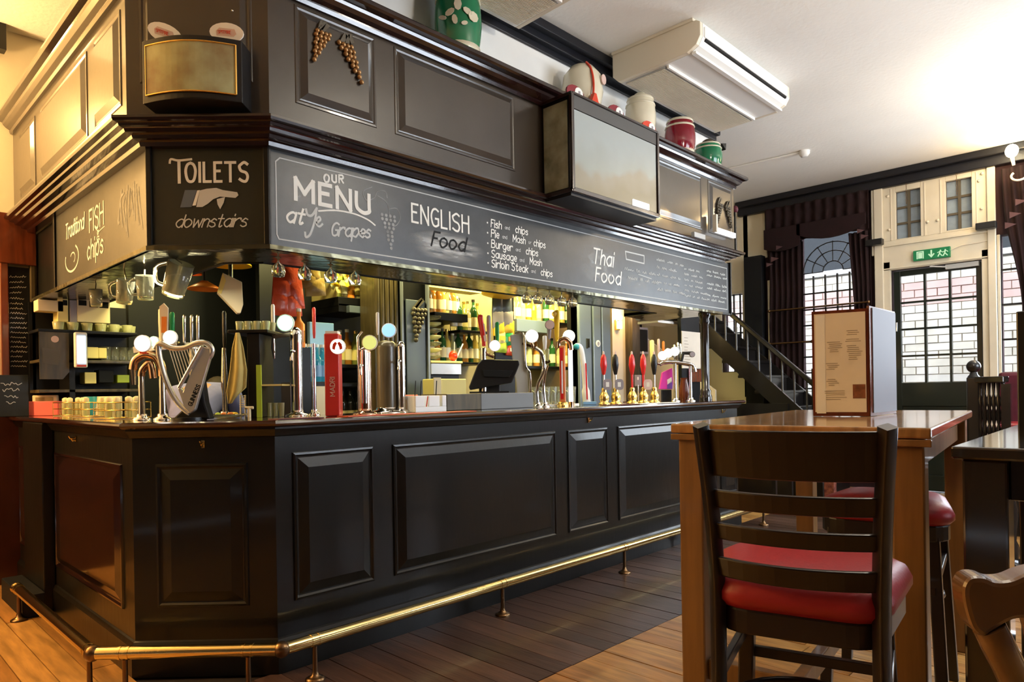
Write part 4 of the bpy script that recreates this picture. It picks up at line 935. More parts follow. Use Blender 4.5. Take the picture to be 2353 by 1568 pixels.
area('back_bar_light_d', (6.4, 4.1, 2.4), (6.4, 4.8, 1.3), 12, WARM, .5, .12)
area('back_bar_light_e', (1.75, 4.9, 2.3), (1.5, 5.5, 1.3), 12, GRN, .3, .1)
area('counter_light_a', (2.2, 3.25, 1.86), (2.2, 3.3, 1.1), 4.5, (1, .92, .62), .8, .05)
area('counter_light_b', (4.4, 3.25, 1.86), (4.4, 3.3, 1.1), 6, (1, .92, .66), 1.4, .05)
area('counter_light_c', (1.35, 3.75, 1.86), (1.3, 3.7, 1.1), 3.5, (1, .88, .5), .3, .3)
bc = thing('back_counter', 'dark back-bar counter under the bottle shelves', 'counter', (4.8, 4.6, 0))
B().box(2.45, 7.2, 4.49, YB_ - .001, 0, .93).build('carcass', 'shelf_black', bc); B().box(2.43, 7.2, 4.485, YB_ - .001, .931, .96).build('worktop', 'steel', bc)
# fluted brown post and the blue panelled pillar with carving
YP = 4.28
pl = thing('fluted_pillar', 'brown fluted wooden pillar beside the blue-grey panel', 'pillar', (gx(892, YP), YP, 0))
x0, x1 = gx(866, YP), gx(920, YP)
B().box(x0, x1, YP + .01, YP + .2, 0, 2.61).build('core', 'bronze_wood', pl)
for k in range(5):
    c = x0 + (x1 - x0) * (k + .5) / 5; B().cyl((c, YP + .01, 0), (c, YP + .01, 2.61), (x1 - x0) / 12, n=8).build('flute', 'bronze_wood', pl)
pl = thing('blue_pillar', 'blue-grey panelled pillar with a dark carved grape bunch', 'pillar', (gx(950, YP), YP, 0))
x0, x1 = gx(922, YP), gx(985, YP)
B().box(x0, x1, YP, YP + .2, 0, 2.61).build('core', 'shelf_black', pl, .006)
B().box(x0 + .05, x1 - .03, YP - .012, YP - .001, 1.0, gz(950, 690, YP)).build('panel', 'pillar_blue', pl, .004); B().box(x1 - .022, x1, YP - .03, YP - .001, .96, 2.5).box(x0, x0 + .02, YP - .02, YP - .001, .96, 2.5).build('edge_bead', 'pillar_edge', pl, .004)
grapes('grape_bunch', (Vector((0, YP - .012, 0)), Vector((1, 0, 0)), Vector((0, -1, 0))), gx(962, YP), gz(960, 715, YP), 1.7, pl, m='leaf_bronze', lean=-.3, d0=.002)
pl = thing('ribbed_pilaster', 'group of three blue-grey vertical pilasters right of the shelves', 'pillar', (gx(1372, YP), YP, 0))
for a, c in ((1334, 1362), (1366, 1384), (1386, 1406)):
    B().box(gx(a, YP), gx(c, YP), YP, YP + .12, 0, 2.61).build('pilaster', 'pillar_blue', pl, .012)
B().box(gx(1334, YP), gx(1408, YP), YP + .03, YP + .16, 0, 2.61).build('core', 'shelf_black', pl)
t = thing('round_sticker', 'small round white sticker on the ribbed pilaster', 'sticker', (gx(1376, YP), YP, gz(1376, 790, YP)))
B().lathe([(.035, 0), (.035, .003)], (gx(1376, YP), YP - .001, gz(1376, 790, YP)), 18, (0, -1, 0)).build('disc', 'white_card', t); B().lathe([(.02, 0), (.02, .002)], (gx(1376, YP), YP - .0042, gz(1376, 790, YP)), 14, (0, -1, 0)).build('mark', 'grey_badge', t)
t = thing('lock_plate', 'tiny dark latch on the ribbed pilaster', 'latch', (gx(1352, YP), YP, gz(1352, 790, YP)))
c = (gx(1352, YP), gz(1352, 790, YP)); B().box(c[0] - .02, c[0] - .006, YP - .012, YP, c[1] - .05, c[1] + .05).box(c[0] + .01, c[0] + .022, YP - .012, YP, c[1] - .04, c[1] + .05).build('plate', 'slot_black', t)
# cream wall with its lit lantern, right of the pilasters
struct(B().box(gx(1409, 4.6), gx(1446, 4.6), 4.6, 4.68, 0, 2.61), 'trim_6', 'cream_paint')
struct(B().box(gx(1447, 4.55), gx(1464, 4.55), 4.5, 4.66, 0, 2.61), 'trim_7', 'bronze_wood')
t = thing('wall_lantern', 'glowing yellow wall lantern on the cream wall inside the bar', 'light', (gx(1427, 4.58), 4.58, gz(1427, 745, 4.58)))
cx, cz = gx(1426, 4.56), gz(1426, 745, 4.56)
B().box(cx - .03, cx + .03, 4.54, 4.58, cz - .055, cz + .03).build('shade', 'warm_lampshade', t, .004); B().sphere((cx, 4.555, cz + .07), .032).build('bulb', 'bulb', t); B().box(cx - .036, cx + .036, 4.58, 4.598, cz - .07, cz + .05).build('back_plate', 'gold', t)
point('lantern_light', (cx, 4.48, cz + .12), 2.2, WARM, .04)
# far dark corner: framed picture, tilted fan lamp, notices
for (px, py, w, h, m1, m2, nm, lb) in ((1478, 783, .15, .17, 'grey_badge', 'slot_black', 'framed_picture', 'small dark framed picture on the wall in the far corner of the bar'),):
    t = thing(nm, lb, 'picture', (gx(px, 4.9), 4.9, gz(px, py, 4.9))); cx, cz = gx(px, 4.9), gz(px, py, 4.9)
    B().box(cx - w, cx + w, 4.91, 4.94, cz - h, cz + h).build('frame', m1, t, .004); B().box(cx - w + .03, cx + w - .03, 4.9, 4.909, cz - h + .03, cz + h - .03).build('print', m2, t)
Yp = 3.75
t = thing('paper_notice', 'tall cream paper notice hung beside the end post of the bar', 'notice', (gx(1590, Yp), Yp, gz(1590, 800, Yp)))
B().box(gx(1569, Yp), gx(1611, Yp), Yp, Yp + .008, gz(1590, 847, Yp), gz(1590, 763, Yp)).build('sheet', 'paper', t)
b = B(); random.seed(4)
for k in range(8): a = gx(1574, Yp); line(b, [(a, Yp - .001, gz(1590, 778 + k * 7, Yp)), (a + random.uniform(.06, .13), Yp - .001, gz(1590, 778 + k * 7, Yp))], .005, Vector((1, 0, 0)), UP)
b.build('written_lines', 'paper_ink', t); B().box(gx(1569, Yp), gx(1611, Yp), Yp + .009, Yp + .05, ZC - .2, 2.6195).build('backing_panel', 'shelf_black', t)
tag(B().box(gx(1585, Yp - .01), gx(1613, Yp), Yp - .02, Yp + .0085, gz(1590, 878, Yp), gz(1590, 849, Yp)).build('brown_card', 'red_mahogany'), 'brown card below the tall paper notice', 'card')
t = thing('hanging_tray', 'bright tray of stacked packets hung under the soffit at the far end', 'tray', (gx(1520, 3.9), 3.9, gz(1520, 740, 3.9)))
for a, c, y0, y1, mm in ((1478, 1540, 718, 726, 'gold_glass'), (1500, 1560, 726, 736, 'steel'), (1505, 1562, 738, 744, 'white_card')):
    B().box(gx(a, 3.9), gx(c, 3.9), 3.85, 4.1, gz(1520, y1, 3.9), gz(1520, y0, 3.9)).build('tray_layer', mm, t, .004)
B().cyl((gx(1520, 3.9), 3.95, gz(1520, 720, 3.9)), (gx(1520, 3.9), 3.95, 2.62), .01).build('hanger', 'steel', t)
# ---- shelves and bottles
def shelf(px0, px1, py, Yf, label, m='shelf_black', th=.07, nm='bottle_shelf'):
    z = gz((px0 + px1) / 2, py, Yf); x0, x1 = gx(px0, Yf), gx(px1, Yf)
    t = thing(nm, label, 'shelf', ((x0 + x1) / 2, Yf, z)); B().box(x0, x1, Yf, YB_ - .001, z - th, z).build('shelf_board', m, t, .004)
    return x0, x1, z
PROTO = {}; ORD = ['first', 'second', 'third', 'fourth', 'fifth', 'sixth', 'seventh', 'eighth', 'ninth', 'tenth', 'eleventh', 'twelfth']
def proto_bottle(kind, glass, label_m, cap_m, h=.29, r=.037, shape='spirit', lab=None, label='', group=''):
    def make(loc):
        t = thing('bottle', label, 'bottle', loc, 0, group)
        if shape == 'wine': pr = [(r * .9, 0), (r, .006), (r, h * .62), (r * .8, h * .70), (r * .38, h * .78), (r * .36, h * .97), (r * .42, h)]
        elif shape == 'square': pr = [(r, 0), (r * 1.02, .01), (r * 1.02, h * .60), (r * .5, h * .70), (r * .36, h * .76), (r * .36, h * .92)]
        else: pr = [(r * .92, 0), (r, .008), (r, h * .55), (r * .85, h * .64), (r * .40, h * .74), (r * .36, h * .92)]
        B().lathe(pr, (0, 0, 0), 10).build('glass', glass, t, local=True)
        B().lathe([(r + .0012, h * .14), (r + .0012, h * .44)], (0, 0, 0), 10).build('label', label_m, t, local=True)
        B().lathe([(r * .44, h * .92), (r * .44, h)], (0, 0, 0), 8).build('cap', cap_m, t, local=True)
        return t
    return make
def row(kinds, x0, x1, y, z, n, seed, where):
    random.seed(seed)
    for i in range(n):
        k = kinds[i % len(kinds)]; x = x0 + (x1 - x0) * (i + .5) / n; loc = (x, y + random.uniform(-.01, .01), z)
        lab = '%s, %s from left %s' % (KL[k][6], ORD[i], where); key = (k, where)
        if key not in PROTO: PROTO[key] = proto_bottle(k, *KL[k][:6], label=lab, group='%ss %s' % (KL[k][6], where))(loc)
        else: dup(PROTO[key], loc, label=lab)
KL = {'amber': ('amber_glass', 'cream_card', 'white_card', .28, .036, 'spirit', 'amber spirit bottle'), 'gold': ('gold_glass', 'white_card', 'gold', .30, .034, 'spirit', 'gold liqueur bottle'),
      'green': ('green_glass', 'cream_card', 'black_plastic', .30, .036, 'wine', 'dark green bottle'), 'clear': ('clear_glass', 'white_card', 'chrome', .28, .035, 'square', 'clear spirit bottle'),
      'pale': ('pale_liquor', 'yellow_card', 'white_card', .27, .037, 'spirit', 'pale yellow bottle'), 'orange': ('orange', 'amber_glass', 'white_card', .25, .036, 'square', 'orange aperitif bottle'),
      'wine': ('wine_glass_dark', 'yellow_card', 'black_plastic', .31, .037, 'wine', 'dark wine bottle with cream label'), 'blue': ('blue_water', 'light_blue', 'white_plastic', .25, .036, 'spirit', 'blue water bottle'),
      'olive': ('olive_glass', 'yellow_card', 'gold', .27, .036, 'spirit', 'olive green bottle')}
x0, x1, z = shelf(781, 866, 686, 4.55, 'black shelf left of the fluted pillar')
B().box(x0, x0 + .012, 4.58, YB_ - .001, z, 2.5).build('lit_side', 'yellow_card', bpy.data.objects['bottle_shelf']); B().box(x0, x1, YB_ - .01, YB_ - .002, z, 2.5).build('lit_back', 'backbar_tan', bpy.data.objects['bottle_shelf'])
row(['olive', 'clear', 'orange', 'pale'], x0 + .02, x1 - .01, 4.66, z, 5, 3, 'on the shelf left of the fluted pillar'); row(['pale', 'amber', 'gold'], x0 + .02, x1 - .01, 4.80, z, 4, 4, 'at the back of the shelf by the fluted pillar')
t = thing('leafy_garnish', 'bright yellow-green bunch of leaves and fruit hanging over the left shelf', 'garnish', (gx(825, 4.5), 4.5, gz(825, 640, 4.5))); random.seed(9)
for k in range(26):
    c = Vector((gx(random.uniform(785, 862), 4.45), 4.48 + random.uniform(0, .1), gz(820, random.uniform(622, 664), 4.5))); a = random.uniform(0, 3); u = Vector((math.cos(a), .2, math.sin(a))).normalized() * .05; v = Vector((-math.sin(a), .3, math.cos(a))).normalized() * .018
    B().prism([c - u, c - u * .3 + v, c + u * .5 + v * .7, c + u, c + u * .4 - v, c - u * .4 - v], (0, .004, 0)).build('leaf', random.choice(('lime_fruit', 'sun_yellow', 'pale_liquor')), t)
t = thing('grey_sign_strip', 'blank grey shelf-edge strip under the shelf left of the fluted pillar', 'panel', (gx(825, 4.5), 4.5, 1.8))
B().box(gx(800, 4.54), gx(856, 4.54), 4.50, 4.549, gz(830, 722, 4.54), gz(830, 706, 4.54)).build('strip', 'pillar_blue', t, .003)
B().box(gx(783, 4.54), gx(864, 4.54), 4.55, YB_ - .002, gz(830, 702, 4.54) - .06, gz(830, 702, 4.54)).build('backing', 'shelf_black', t)
x0, x1, z = shelf(775, 865, 880, 4.5, 'low shelf with wine bottles behind the red beer font', th=.03)
row(['wine'], gx(779, 4.6), gx(864, 4.6), 4.6, .962, 5, 6, 'behind the red beer font')
z8 = gz(800, 806, 4.6); x0, x1, z = shelf(776, 864, 838, 4.55, 'middle shelf between the red and copper beer fonts', th=.03)
row(['olive', 'pale', 'amber'], x0, x1, 4.68, z, 5, 7, 'on the middle shelf behind the fonts')
# middle section between the pillars: warm panelling, shelves
B_ = struct(B().box(gx(988, YB_), gx(1334, YB_), YB_ - .02, YB_ - .001, .96, 2.61), 'trim_8', 'backbar_tan')
struct(B().box(gx(985, 4.3), gx(1110, 4.3), 4.30, 4.44, gz(1040, 666, 4.3), 2.61), 'trim_9', 'yellow_card')
x0, x1, z = shelf(1002, 1078, 720, 4.6, 'upper short shelf in the middle section, left end')
row(['clear', 'amber', 'amber', 'gold', 'clear', 'amber'], x0, x1, 4.72, z, 7, 8, 'on the upper shelf right of the blue pillar')
x0, x1, z = shelf(1060, 1125, 760, 4.6, 'small middle shelf behind the red tap handle', th=.025)
row(['clear', 'green', 'olive'], x0, x1, 4.72, z, 6, 9, 'on the small shelf behind the red tap handle')
x0, x1, z = shelf(990, 1130, 832, 4.62, 'long lower shelf in the middle section', th=.02)
row(['pale', 'green', 'amber', 'green', 'gold'], x0, x1, 4.74, z, 11, 10, 'on the long lower shelf right of the blue pillar')
x0, x1, z = shelf(1190, 1262, 736, 4.6, 'upper shelf with amber bottles in the right section', m='pillar_blue', th=.12)
row(['pale', 'clear', 'pale', 'amber', 'orange'], x0, x1, 4.70, z, 6, 11, 'on the upper shelf in the right section')
x0, x1, z = shelf(1268, 1326, 742, 4.6, 'far shelf with gold bottles left of the pilasters', th=.03)
row(['green', 'gold', 'pale', 'gold'], x0, x1, 4.70, z, 5, 12, 'on the far shelf left of the pilasters')
x0, x1, z = shelf(1190, 1330, 842, 4.62, 'lower shelf behind the S-shaped fonts', th=.03)
row(['clear', 'green', 'pale', 'amber'], x0, x1, 4.74, z, 8, 13, 'on the lower shelf behind the curved fonts')
# tall liqueur glasses stack at the left of the middle section
t = thing('stacked_glass_jars', 'tall stack of bright glass dishes beside the blue pillar', 'glassware', (gx(1000, 4.5), 4.5, .96)); random.seed(2)
B().box(gx(988, 4.5), gx(1015, 4.5), 4.46, 4.60, .961, gz(1000, 832, 4.5)).build('stand', 'steel', t)
for k in range(7):
    z = gz(1000, 826 - k * 15, 4.5); B().lathe([(.03, 0), (.075, .02), (.078, .035), (.07, .036), (.02, .012)], (gx(1001, 4.5), 4.53, z), 14).build('dish', 'pale_liquor' if k % 2 else 'clear_glass', t)
# crisp packets
def packet(t, cx, y, cz, w, h, m, tilt=0, nm='packet', m2=None):
    u = Vector((math.cos(tilt), 0, math.sin(tilt))) * w / 2; v = Vector((-math.sin(tilt), 0, math.cos(tilt))) * h / 2; c = Vector((cx, y, cz)); vs = []
    for j in frange(-1, 1, 6):
        for i in frange(-1, 1, 5): vs.append(c + u * i + v * j - Vector((0, .02 * (1 - i * i) * (1 - j ** 4), 0)))
    b = B().add(vs, [(j * 5 + i, j * 5 + i + 1, (j + 1) * 5 + i + 1, (j + 1) * 5 + i) for j in range(5) for i in range(4)], True)
    back = [c + u * i + v * j + Vector((0, .012, 0)) for i, j in ((-1, -1), (1, -1), (1, 1), (-1, 1))]; b.add(back, [(0, 3, 2, 1)]); b.build(nm, m, t)
    if m2: B().prism([c + u * i * .55 + v * j * .3 - Vector((0, .026, 0)) for i, j in ((-1, -1), (1, -1), (1, 1), (-1, 1))], (0, .004, 0)).build('packet_label', m2, t)
t = thing('red_snack_packets', 'strip of glossy red snack packets hanging in the dark opening', 'snack packets', (gx(650, 4.2), 4.2, 2.0)); random.seed(1)
for (px, py, w, h, a) in ((655, 640, .16, .22, .05), (645, 672, .15, .2, -.08), (668, 678, .13, .2, .12), (640, 700, .12, .16, 0), (662, 702, .13, .16, .1)): packet(t, gx(px, 4.2), 4.2 - py * 1e-4, gz(px, py, 4.2), w, h, 'red_foil', a)
B().cyl((gx(652, 4.2), 4.17, gz(650, 640, 4.2)), (gx(652, 4.2), 4.17, 2.62), .006).build('hanging_strip', 'chrome', t)
t = thing('brown_snack_packets', 'strip of yellow-brown snack packets hanging right of the red ones', 'snack packets', (gx(712, 4.2), 4.2, 2.0))
for (px, py, w, h, a) in ((708, 630, .14, .15, .1), (705, 648, .12, .12, -.15), (717, 663, .15, .12, .12)): packet(t, gx(px, 4.25), 4.25 - py * 1e-4, gz(px, py, 4.25), w, h, 'yellow_foil', a)
B().cyl((gx(712, 4.25), 4.22, gz(712, 640, 4.25)), (gx(712, 4.25), 4.22, 2.62), .006).build('hanging_strip', 'chrome', t)
t = thing('crisp_packet_display', 'column of yellow and grey crisp packets in the right shelf section', 'snack packets', (gx(1160, 4.4), 4.4, 1.6))
for (px, py, w, h, m, m2) in ((1148, 695, .13, .20, 'pillar_blue', None), (1168, 695, .13, .20, 'pillar_blue', None), (1148, 735, .14, .16, 'grey_badge', None), (1170, 735, .14, .16, 'grey_badge', None), (1150, 755, .14, .14, 'sun_yellow', None), (1172, 752, .14, .12, 'sun_yellow', None), (1153, 778, .12, .13, 'yellow_card', 'sun_yellow'), (1172, 780, .11, .13, 'green_plastic', 'orange'), (1155, 798, .14, .1, 'lime_fruit', None), (1176, 805, .12, .1, 'red_foil', 'white_card')):
    packet(t, gx(px, 4.38), 4.38, gz(px, py, 4.38), w, h, m, random.uniform(-.05, .05), m2=m2)
B().box(gx(1140, 4.4), gx(1184, 4.4), 4.40, 4.42, .961, 2.3).build('display_board', 'shelf_black', t)
t = thing('yellow_lamp_shade', 'bright yellow curved lamp shade above the crisp packets', 'light', (gx(1160, 4.35), 4.35, 2.1))
B().lathe([(.22, .0), (.18, -.05), (.08, -.085), (.01, -.09)][::-1], (gx(1163, 4.3), 4.33, gz(1160, 663, 4.3)), 20).build('shade', 'sun_yellow', t); B().cyl((gx(1163, 4.3), 4.33, gz(1160, 665, 4.3)), (gx(1163, 4.3), 4.33, 2.62), .006).build('cord', 'black_plastic', t)
# blue water bottles by the dark opening
t0 = thing('bottle_crate_stand', 'black stand carrying the blue water bottles left of the red font', 'stand', (gx(725, 4.1), 4.1, 0)); zs = gz(725, 878, 4.1); B().box(gx(688, 4.1), gx(765, 4.1), 4.05, 4.35, 0, zs).build('stand_box', 'shelf_black', t0, .006)
row(['blue'], gx(692, 4.12), gx(764, 4.12), 4.12, zs, 5, 14, 'on the black stand'); row(['blue'], gx(692, 4.22), gx(764, 4.22), 4.24, zs, 5, 15, 'in the rear row on the black stand')
t = thing('stacked_blue_packs', 'pale blue pack standing behind the blue water bottles', 'pack', (gx(740, 4.3), 4.3, zs)); B().box(gx(712, 4.32), gx(768, 4.32), 4.31, 4.345, zs, gz(740, 742, 4.32)).build('pack', 'light_blue', t, .004)
row(['orange'], gx(682, 4.0), gx(700, 4.0), 4.0, gz(690, 800, 4.0), 1, 15, 'with an orange label left of the blue bottles')
B().box(gx(676, 4.0), gx(706, 4.0), 3.95, 4.05, 0, gz(690, 800, 4.0)).build('riser_box', 'shelf_black', t0)
for px, py0, w, lb in ((735, 935, .12, 'cream card sheet low down left of the red font'),):
    t = thing('cream_sheet', lb, 'card', (gx(735, 4.0), 4.0, 1.0)); B().box(gx(717, 4.0), gx(752, 4.0), 3.99, 4.0, 1.0, gz(735, 888, 4.0)).build('sheet', 'cream_card', t)
# steel sink, scoop, cream box, till
t = thing('steel_ice_bucket', 'long steel ice tray with a pale rim in the middle section', 'tray', (gx(1025, 4.3), 4.3, 1.2))
B().box(gx(987, 4.3), gx(1058, 4.3), 4.28, 4.45, gz(1020, 862, 4.3), gz(1020, 835, 4.3)).build('tray', 'steel', t, .006); B().box(gx(986, 4.3), gx(1059, 4.3), 4.27, 4.46, gz(1020, 835, 4.3) + .0005, gz(1020, 830, 4.3)).build('rim', 'yellow_card', t, .003); B().box(gx(990, 4.3), gx(1055, 4.3), 4.3, 4.44, .961, gz(1020, 862, 4.3)).build('stand', 'shelf_black', t)
t = thing('red_scoop', 'red scoop with two white straws standing in the steel tray', 'scoop', (gx(1048, 4.32), 4.32, 1.3)); cz = gz(1048, 818, 4.3)
B().sphere((gx(1048, 4.3), 4.33, cz), .038, 12, 8, sz=1.15).build('bowl', 'scarlet', t); B().cyl((gx(1048, 4.3), 4.33, cz - .03), (gx(1047, 4.3), 4.33, gz(1048, 831, 4.3)), .008).build('stem', 'scarlet', t)
B().cyl((gx(1054, 4.3), 4.34, gz(1055, 830, 4.3)), (gx(1073, 4.3), 4.34, gz(1073, 790, 4.3)), .006).build('straw', 'white_plastic', t); B().cyl((gx(1055, 4.3), 4.36, gz(1055, 830, 4.3)), (gx(1057, 4.3), 4.36, gz(1057, 785, 4.3)), .004).build('straw', 'white_plastic', t)
t = thing('cream_box', 'bright cream cardboard box behind the till left side', 'box', (gx(1035, 3.95), 3.95, 1.1)); B().box(gx(1000, 3.95), gx(1072, 3.95), 3.95, 4.1, 1.0, gz(1035, 871, 3.95)).build('box', 'yellow_card', t, .006); B().box(gx(996, 3.95), gx(1012, 3.95), 3.94, 3.9499, 1.0, gz(1005, 868, 3.95)).build('flap', 'cream_card', t)
B().box(gx(998, 3.95), gx(1074, 3.95), 3.96, 4.12, .0, .999).build('stand', 'shelf_black', t)
# ---- left interior shelves (against wall_back)
YS_ = 5.30
lf = thing('glass_shelf_unit', 'dark shelf unit with glasses and boxes at the left end inside the bar', 'shelves', (1.5, 5.45, 0))
def ax(px, Y=YS_): return gx(px, Y)
B().box(ax(90), ax(320), YW - .06, YW - .012, 1.118, 1.88).build('back_panel', 'shelf_black', lf)
for py in (760, 828, 895): B().box(ax(90), ax(318), YS_, YW - .061, gz(200, py, YS_) - .02, gz(200, py, YS_)).build('shelf_board', 'bronze_wood' if py > 800 else 'shelf_black', lf, .003)
B().box(ax(160), ax(173), YS_, YW - .061, 1.118, gz(170, 762, YS_)).build('upright', 'shelf_black', lf)
t = thing('poster_panel', 'faded tan poster panel with a dark logo smudge under the left shelf', 'poster', (ax(130), 5.28, 1.5)); zz = lambda py: gz(130, py, 5.28)
B().prism([(ax(92, 5.28), 5.28, zz(764)), (ax(160, 5.28), 5.28, zz(764)), (ax(160, 5.28), 5.28, zz(855)), (ax(145, 5.28), 5.28, zz(872)), (ax(92, 5.28), 5.28, zz(872))], (0, .01, 0)).build('sheet', 'bronze_wood', t); B().prism([(ax(98, 5.28), 5.278, zz(800)), (ax(140, 5.28), 5.278, zz(805)), (ax(135, 5.28), 5.278, zz(840)), (ax(100, 5.28), 5.278, zz(835))], (0, .001, 0)).build('logo_smudge', 'leaf_bronze', t); B().lathe([(.022, 0), (.022, .003)], (ax(128, 5.28), 5.2785, zz(780)), 12, (0, -1, 0)).build('red_disc', 'pale_badge', t)
t = thing('card_reader_screen', 'tall narrow white card machine with a glowing blue screen on the left shelf', 'card machine', (ax(188), 5.2, 1.5)); c0, c1 = gx(174, 5.2), gx(203, 5.2)
B().box(c0, c1, 5.2, 5.24, gz(188, 845, 5.2), gz(188, 764, 5.2)).build('housing', 'white_plastic', t, .008); B().box(c0 + .012, c1 - .012, 5.194, 5.1995, gz(188, 836, 5.2), gz(188, 772, 5.2)).build('screen', 'screen_blue', t); B().box(c0 + .01, c1 - .01, 5.194, 5.1995, gz(188, 843, 5.2), gz(188, 839, 5.2)).build('red_key_row', 'scarlet', t); B().box(c0 + .02, c1 - .02, 5.241, 5.3, gz(188, 835, 5.2), gz(188, 790, 5.2)).build('mount', 'shelf_black', t)
# boxes on top shelf
bid = 0
for (a, c, py0, py1, m, lb) in ((90, 150, 716, 690, 'cream_card', 'cream storage box at the left end above the glass shelf'), (135, 160, 740, 685, 'yellow_card', 'small yellow box with a dark square hole above the glass shelf'), (163, 180, 742, 690, 'grey_badge', 'grey-fronted cubby above the glass shelf'), (180, 256, 742, 688, 'cream_card', 'wide cream board with three dark square holes above the glass shelf'), (202, 228, 824, 798, 'yellow_card', 'yellow packet on the middle left shelf'), (228, 247, 824, 800, 'yellow_card', 'second yellow packet from the blue screen on the middle left shelf'), (195, 222, 882, 856, 'yellow_card', 'yellow tub on the lowest left shelf'), (270, 298, 880, 862, 'lime_fruit', 'lime green tub at the right of the lowest left shelf'), (228, 262, 880, 850, 'dark_slate', 'dark grey box between the two tubs on the lowest left shelf')):
    Yb = 5.36; t = thing('box', lb, 'box', (gx((a + c) / 2, Yb), Yb, 1.5)); za, zb = gz((a + c) / 2, py0, Yb), gz((a + c) / 2, py1, Yb)
    B().box(gx(a, Yb), gx(c, Yb), Yb, Yb + .12, za, zb).build('carton', m, t, .004)
    hs = {'cream_card': ((184, 202, 702, 690), (209, 228, 706, 692), (232, 252, 708, 694))}.get(m, ()) if a == 180 else (((148, 158, 702, 690),) if a == 135 else ())
    for (p, q, r_, s) in hs: B().box(gx(p, Yb), gx(q, Yb), Yb - .003, Yb - .0005, gz(p, r_, Yb), gz(p, s, Yb)).build('dark_opening', 'slot_black', t)
# upturned glasses on the shelf: one of each, then copies
def tumbler(loc, label, group, r=.036, h=.10, m='olive_glass'):
    t = thing('glass', label, 'glass', loc, 0, group); B().lathe([(r * .8, 0), (r, h * .98), (r * .96, h), (r * .9, h), (r * .72, .01)], (0, 0, 0), 10).build('bowl', m, t, local=True); return t
g0 = None; z = gz(200, 760, YS_)
for k in range(12):
    loc = (ax(142) + (ax(316) - ax(142)) * k / 11, 5.36 + (k % 2) * .07, z)
    lab = 'small greenish glass, %s from left on the top left shelf' % ORD[k]
    if g0 is None: g0 = tumbler(loc, lab, 'glasses on the top left shelf', h=.055, r=.036, m='pale_liquor')
    else: dup(g0, loc, label=lab)
g1 = None
for k in range(4):
    loc = (ax(254) + (ax(312) - ax(254)) * k / 3, 5.40, gz(200, 828, YS_)); 
    if g1 is None: g1 = tumbler(loc, 'clear stemless glass, %s right of the yellow packets on the middle left shelf' % ORD[k], 'glasses on the middle left shelf', h=.10, r=.038, m='clear_glass')
    else: dup(g1, loc, label='clear stemless glass, %s right of the yellow packets on the middle left shelf' % ORD[k])
# framed blackboards at the far left on the back wall
t = thing('framed_drinks_blackboard', 'tall blackboard with chalk price lines in a reddish wooden frame, far left', 'chalkboard', (1.03, YW - .02, 1.7)); Yk = YW - .03
xa_, xb_ = gx(22, Yk), gx(72, Yk)
B().box(xa_, xb_, Yk, YW - .001, gz(45, 930, Yk), gz(45, 615, Yk)).build('slate', 'dark_slate', t); B().box(gx(3, Yk), xa_, Yk - .03, YW - .001, 1.118, 2.30).build('frame_side', 'red_mahogany', t, .006); B().box(xb_, gx(84, Yk), Yk - .03, YW - .001, 1.118, 2.3).build('frame_side', 'bronze_wood', t, .006); B().box(gx(0, Yk), gx(86, Yk), Yk - .04, YW - .001, gz(45, 610, Yk), 2.46).build('frame_top', 'red_mahogany', t, .006)
random.seed(8)
for k, py in enumerate(list(range(640, 690, 12)) + list(range(700, 850, 11))):
    b = B(); a = xa_ + .01; e = xb_ - .012 - random.uniform(0, .03); sl = .04 if k < 4 else 0
    pts = []; xx = a
    while xx < e: pts.append((xx, Yk - .001, gz(45, py, Yk) + (xx - a) * sl * 3 + (random.uniform(.004, .012) if len(pts) % 2 else 0))); xx += .007
    line(b, pts, .0035, Vector((1, 0, 0)), UP); b.build('chalk_line', 'chalk_dim', t)
t = thing('small_events_blackboard', 'small blackboard with chalk script propped low at the left edge', 'chalkboard', (.95, 5.4, 1.2)); Yk = 5.42
B().box(gx(-25, Yk), gx(66, Yk), Yk, Yk + .015, ZC, gz(30, 862, Yk)).build('slate', 'board_green_black', t, .003)
for k, py in enumerate((884, 898, 914, 928)):
    b = B(); pts = []; xx = gx(2 + 4 * k, Yk)
    while xx < gx(52 - 5 * k, Yk): pts.append((xx, Yk - .001, gz(30, py, Yk) + random.uniform(-.006, .014))); xx += .008
    line(b, pts, .004, Vector((1, 0, 0)), UP, True); b.build('chalk_line', 'chalk_dim', t)
# ---- glasses hanging under the soffit
def tankard(px, py, d, tilt, label, s=1.0, handle=True):
    p = at_d(px, py, d); t = thing('hanging_glass', label, 'glass', p); ax_ = (Vector((0, 0, 1)) * math.cos(tilt) + RT * math.sin(tilt) - FW * .25).normalized()
    r = .044 * s; h = .125 * s
    B().lathe([(r * .3, 0), (r * .82, .002), (r * .86, .012), (r, h), (r * .93, h), (r * .8, .022), (r * .2, .018)], p, 18, ax_).build('glass_body', 'clear_glass', t); B().lathe([(r * .70, .003), (r * .72, .0105)], p, 16, ax_).build('glass_base', 'pale_liquor', t)
    if handle:
        sd = ax_.cross(FW).normalized(); b = B(); b.tube(cr([p + ax_ * h * .2 + sd * r * .8, p + ax_ * h * .22 + sd * r * 1.6, p + ax_ * h * .6 + sd * r * 1.9, p + ax_ * h * .85 + sd * r * 1.1], 5), .007 * s, 8); b.build('handle', 'clear_glass', t)
    B().cyl(p + ax_ * h, Vector((p.x, p.y, 1.905)) + ax_ * .0, .003).build('hook', 'chrome', t)
    return t
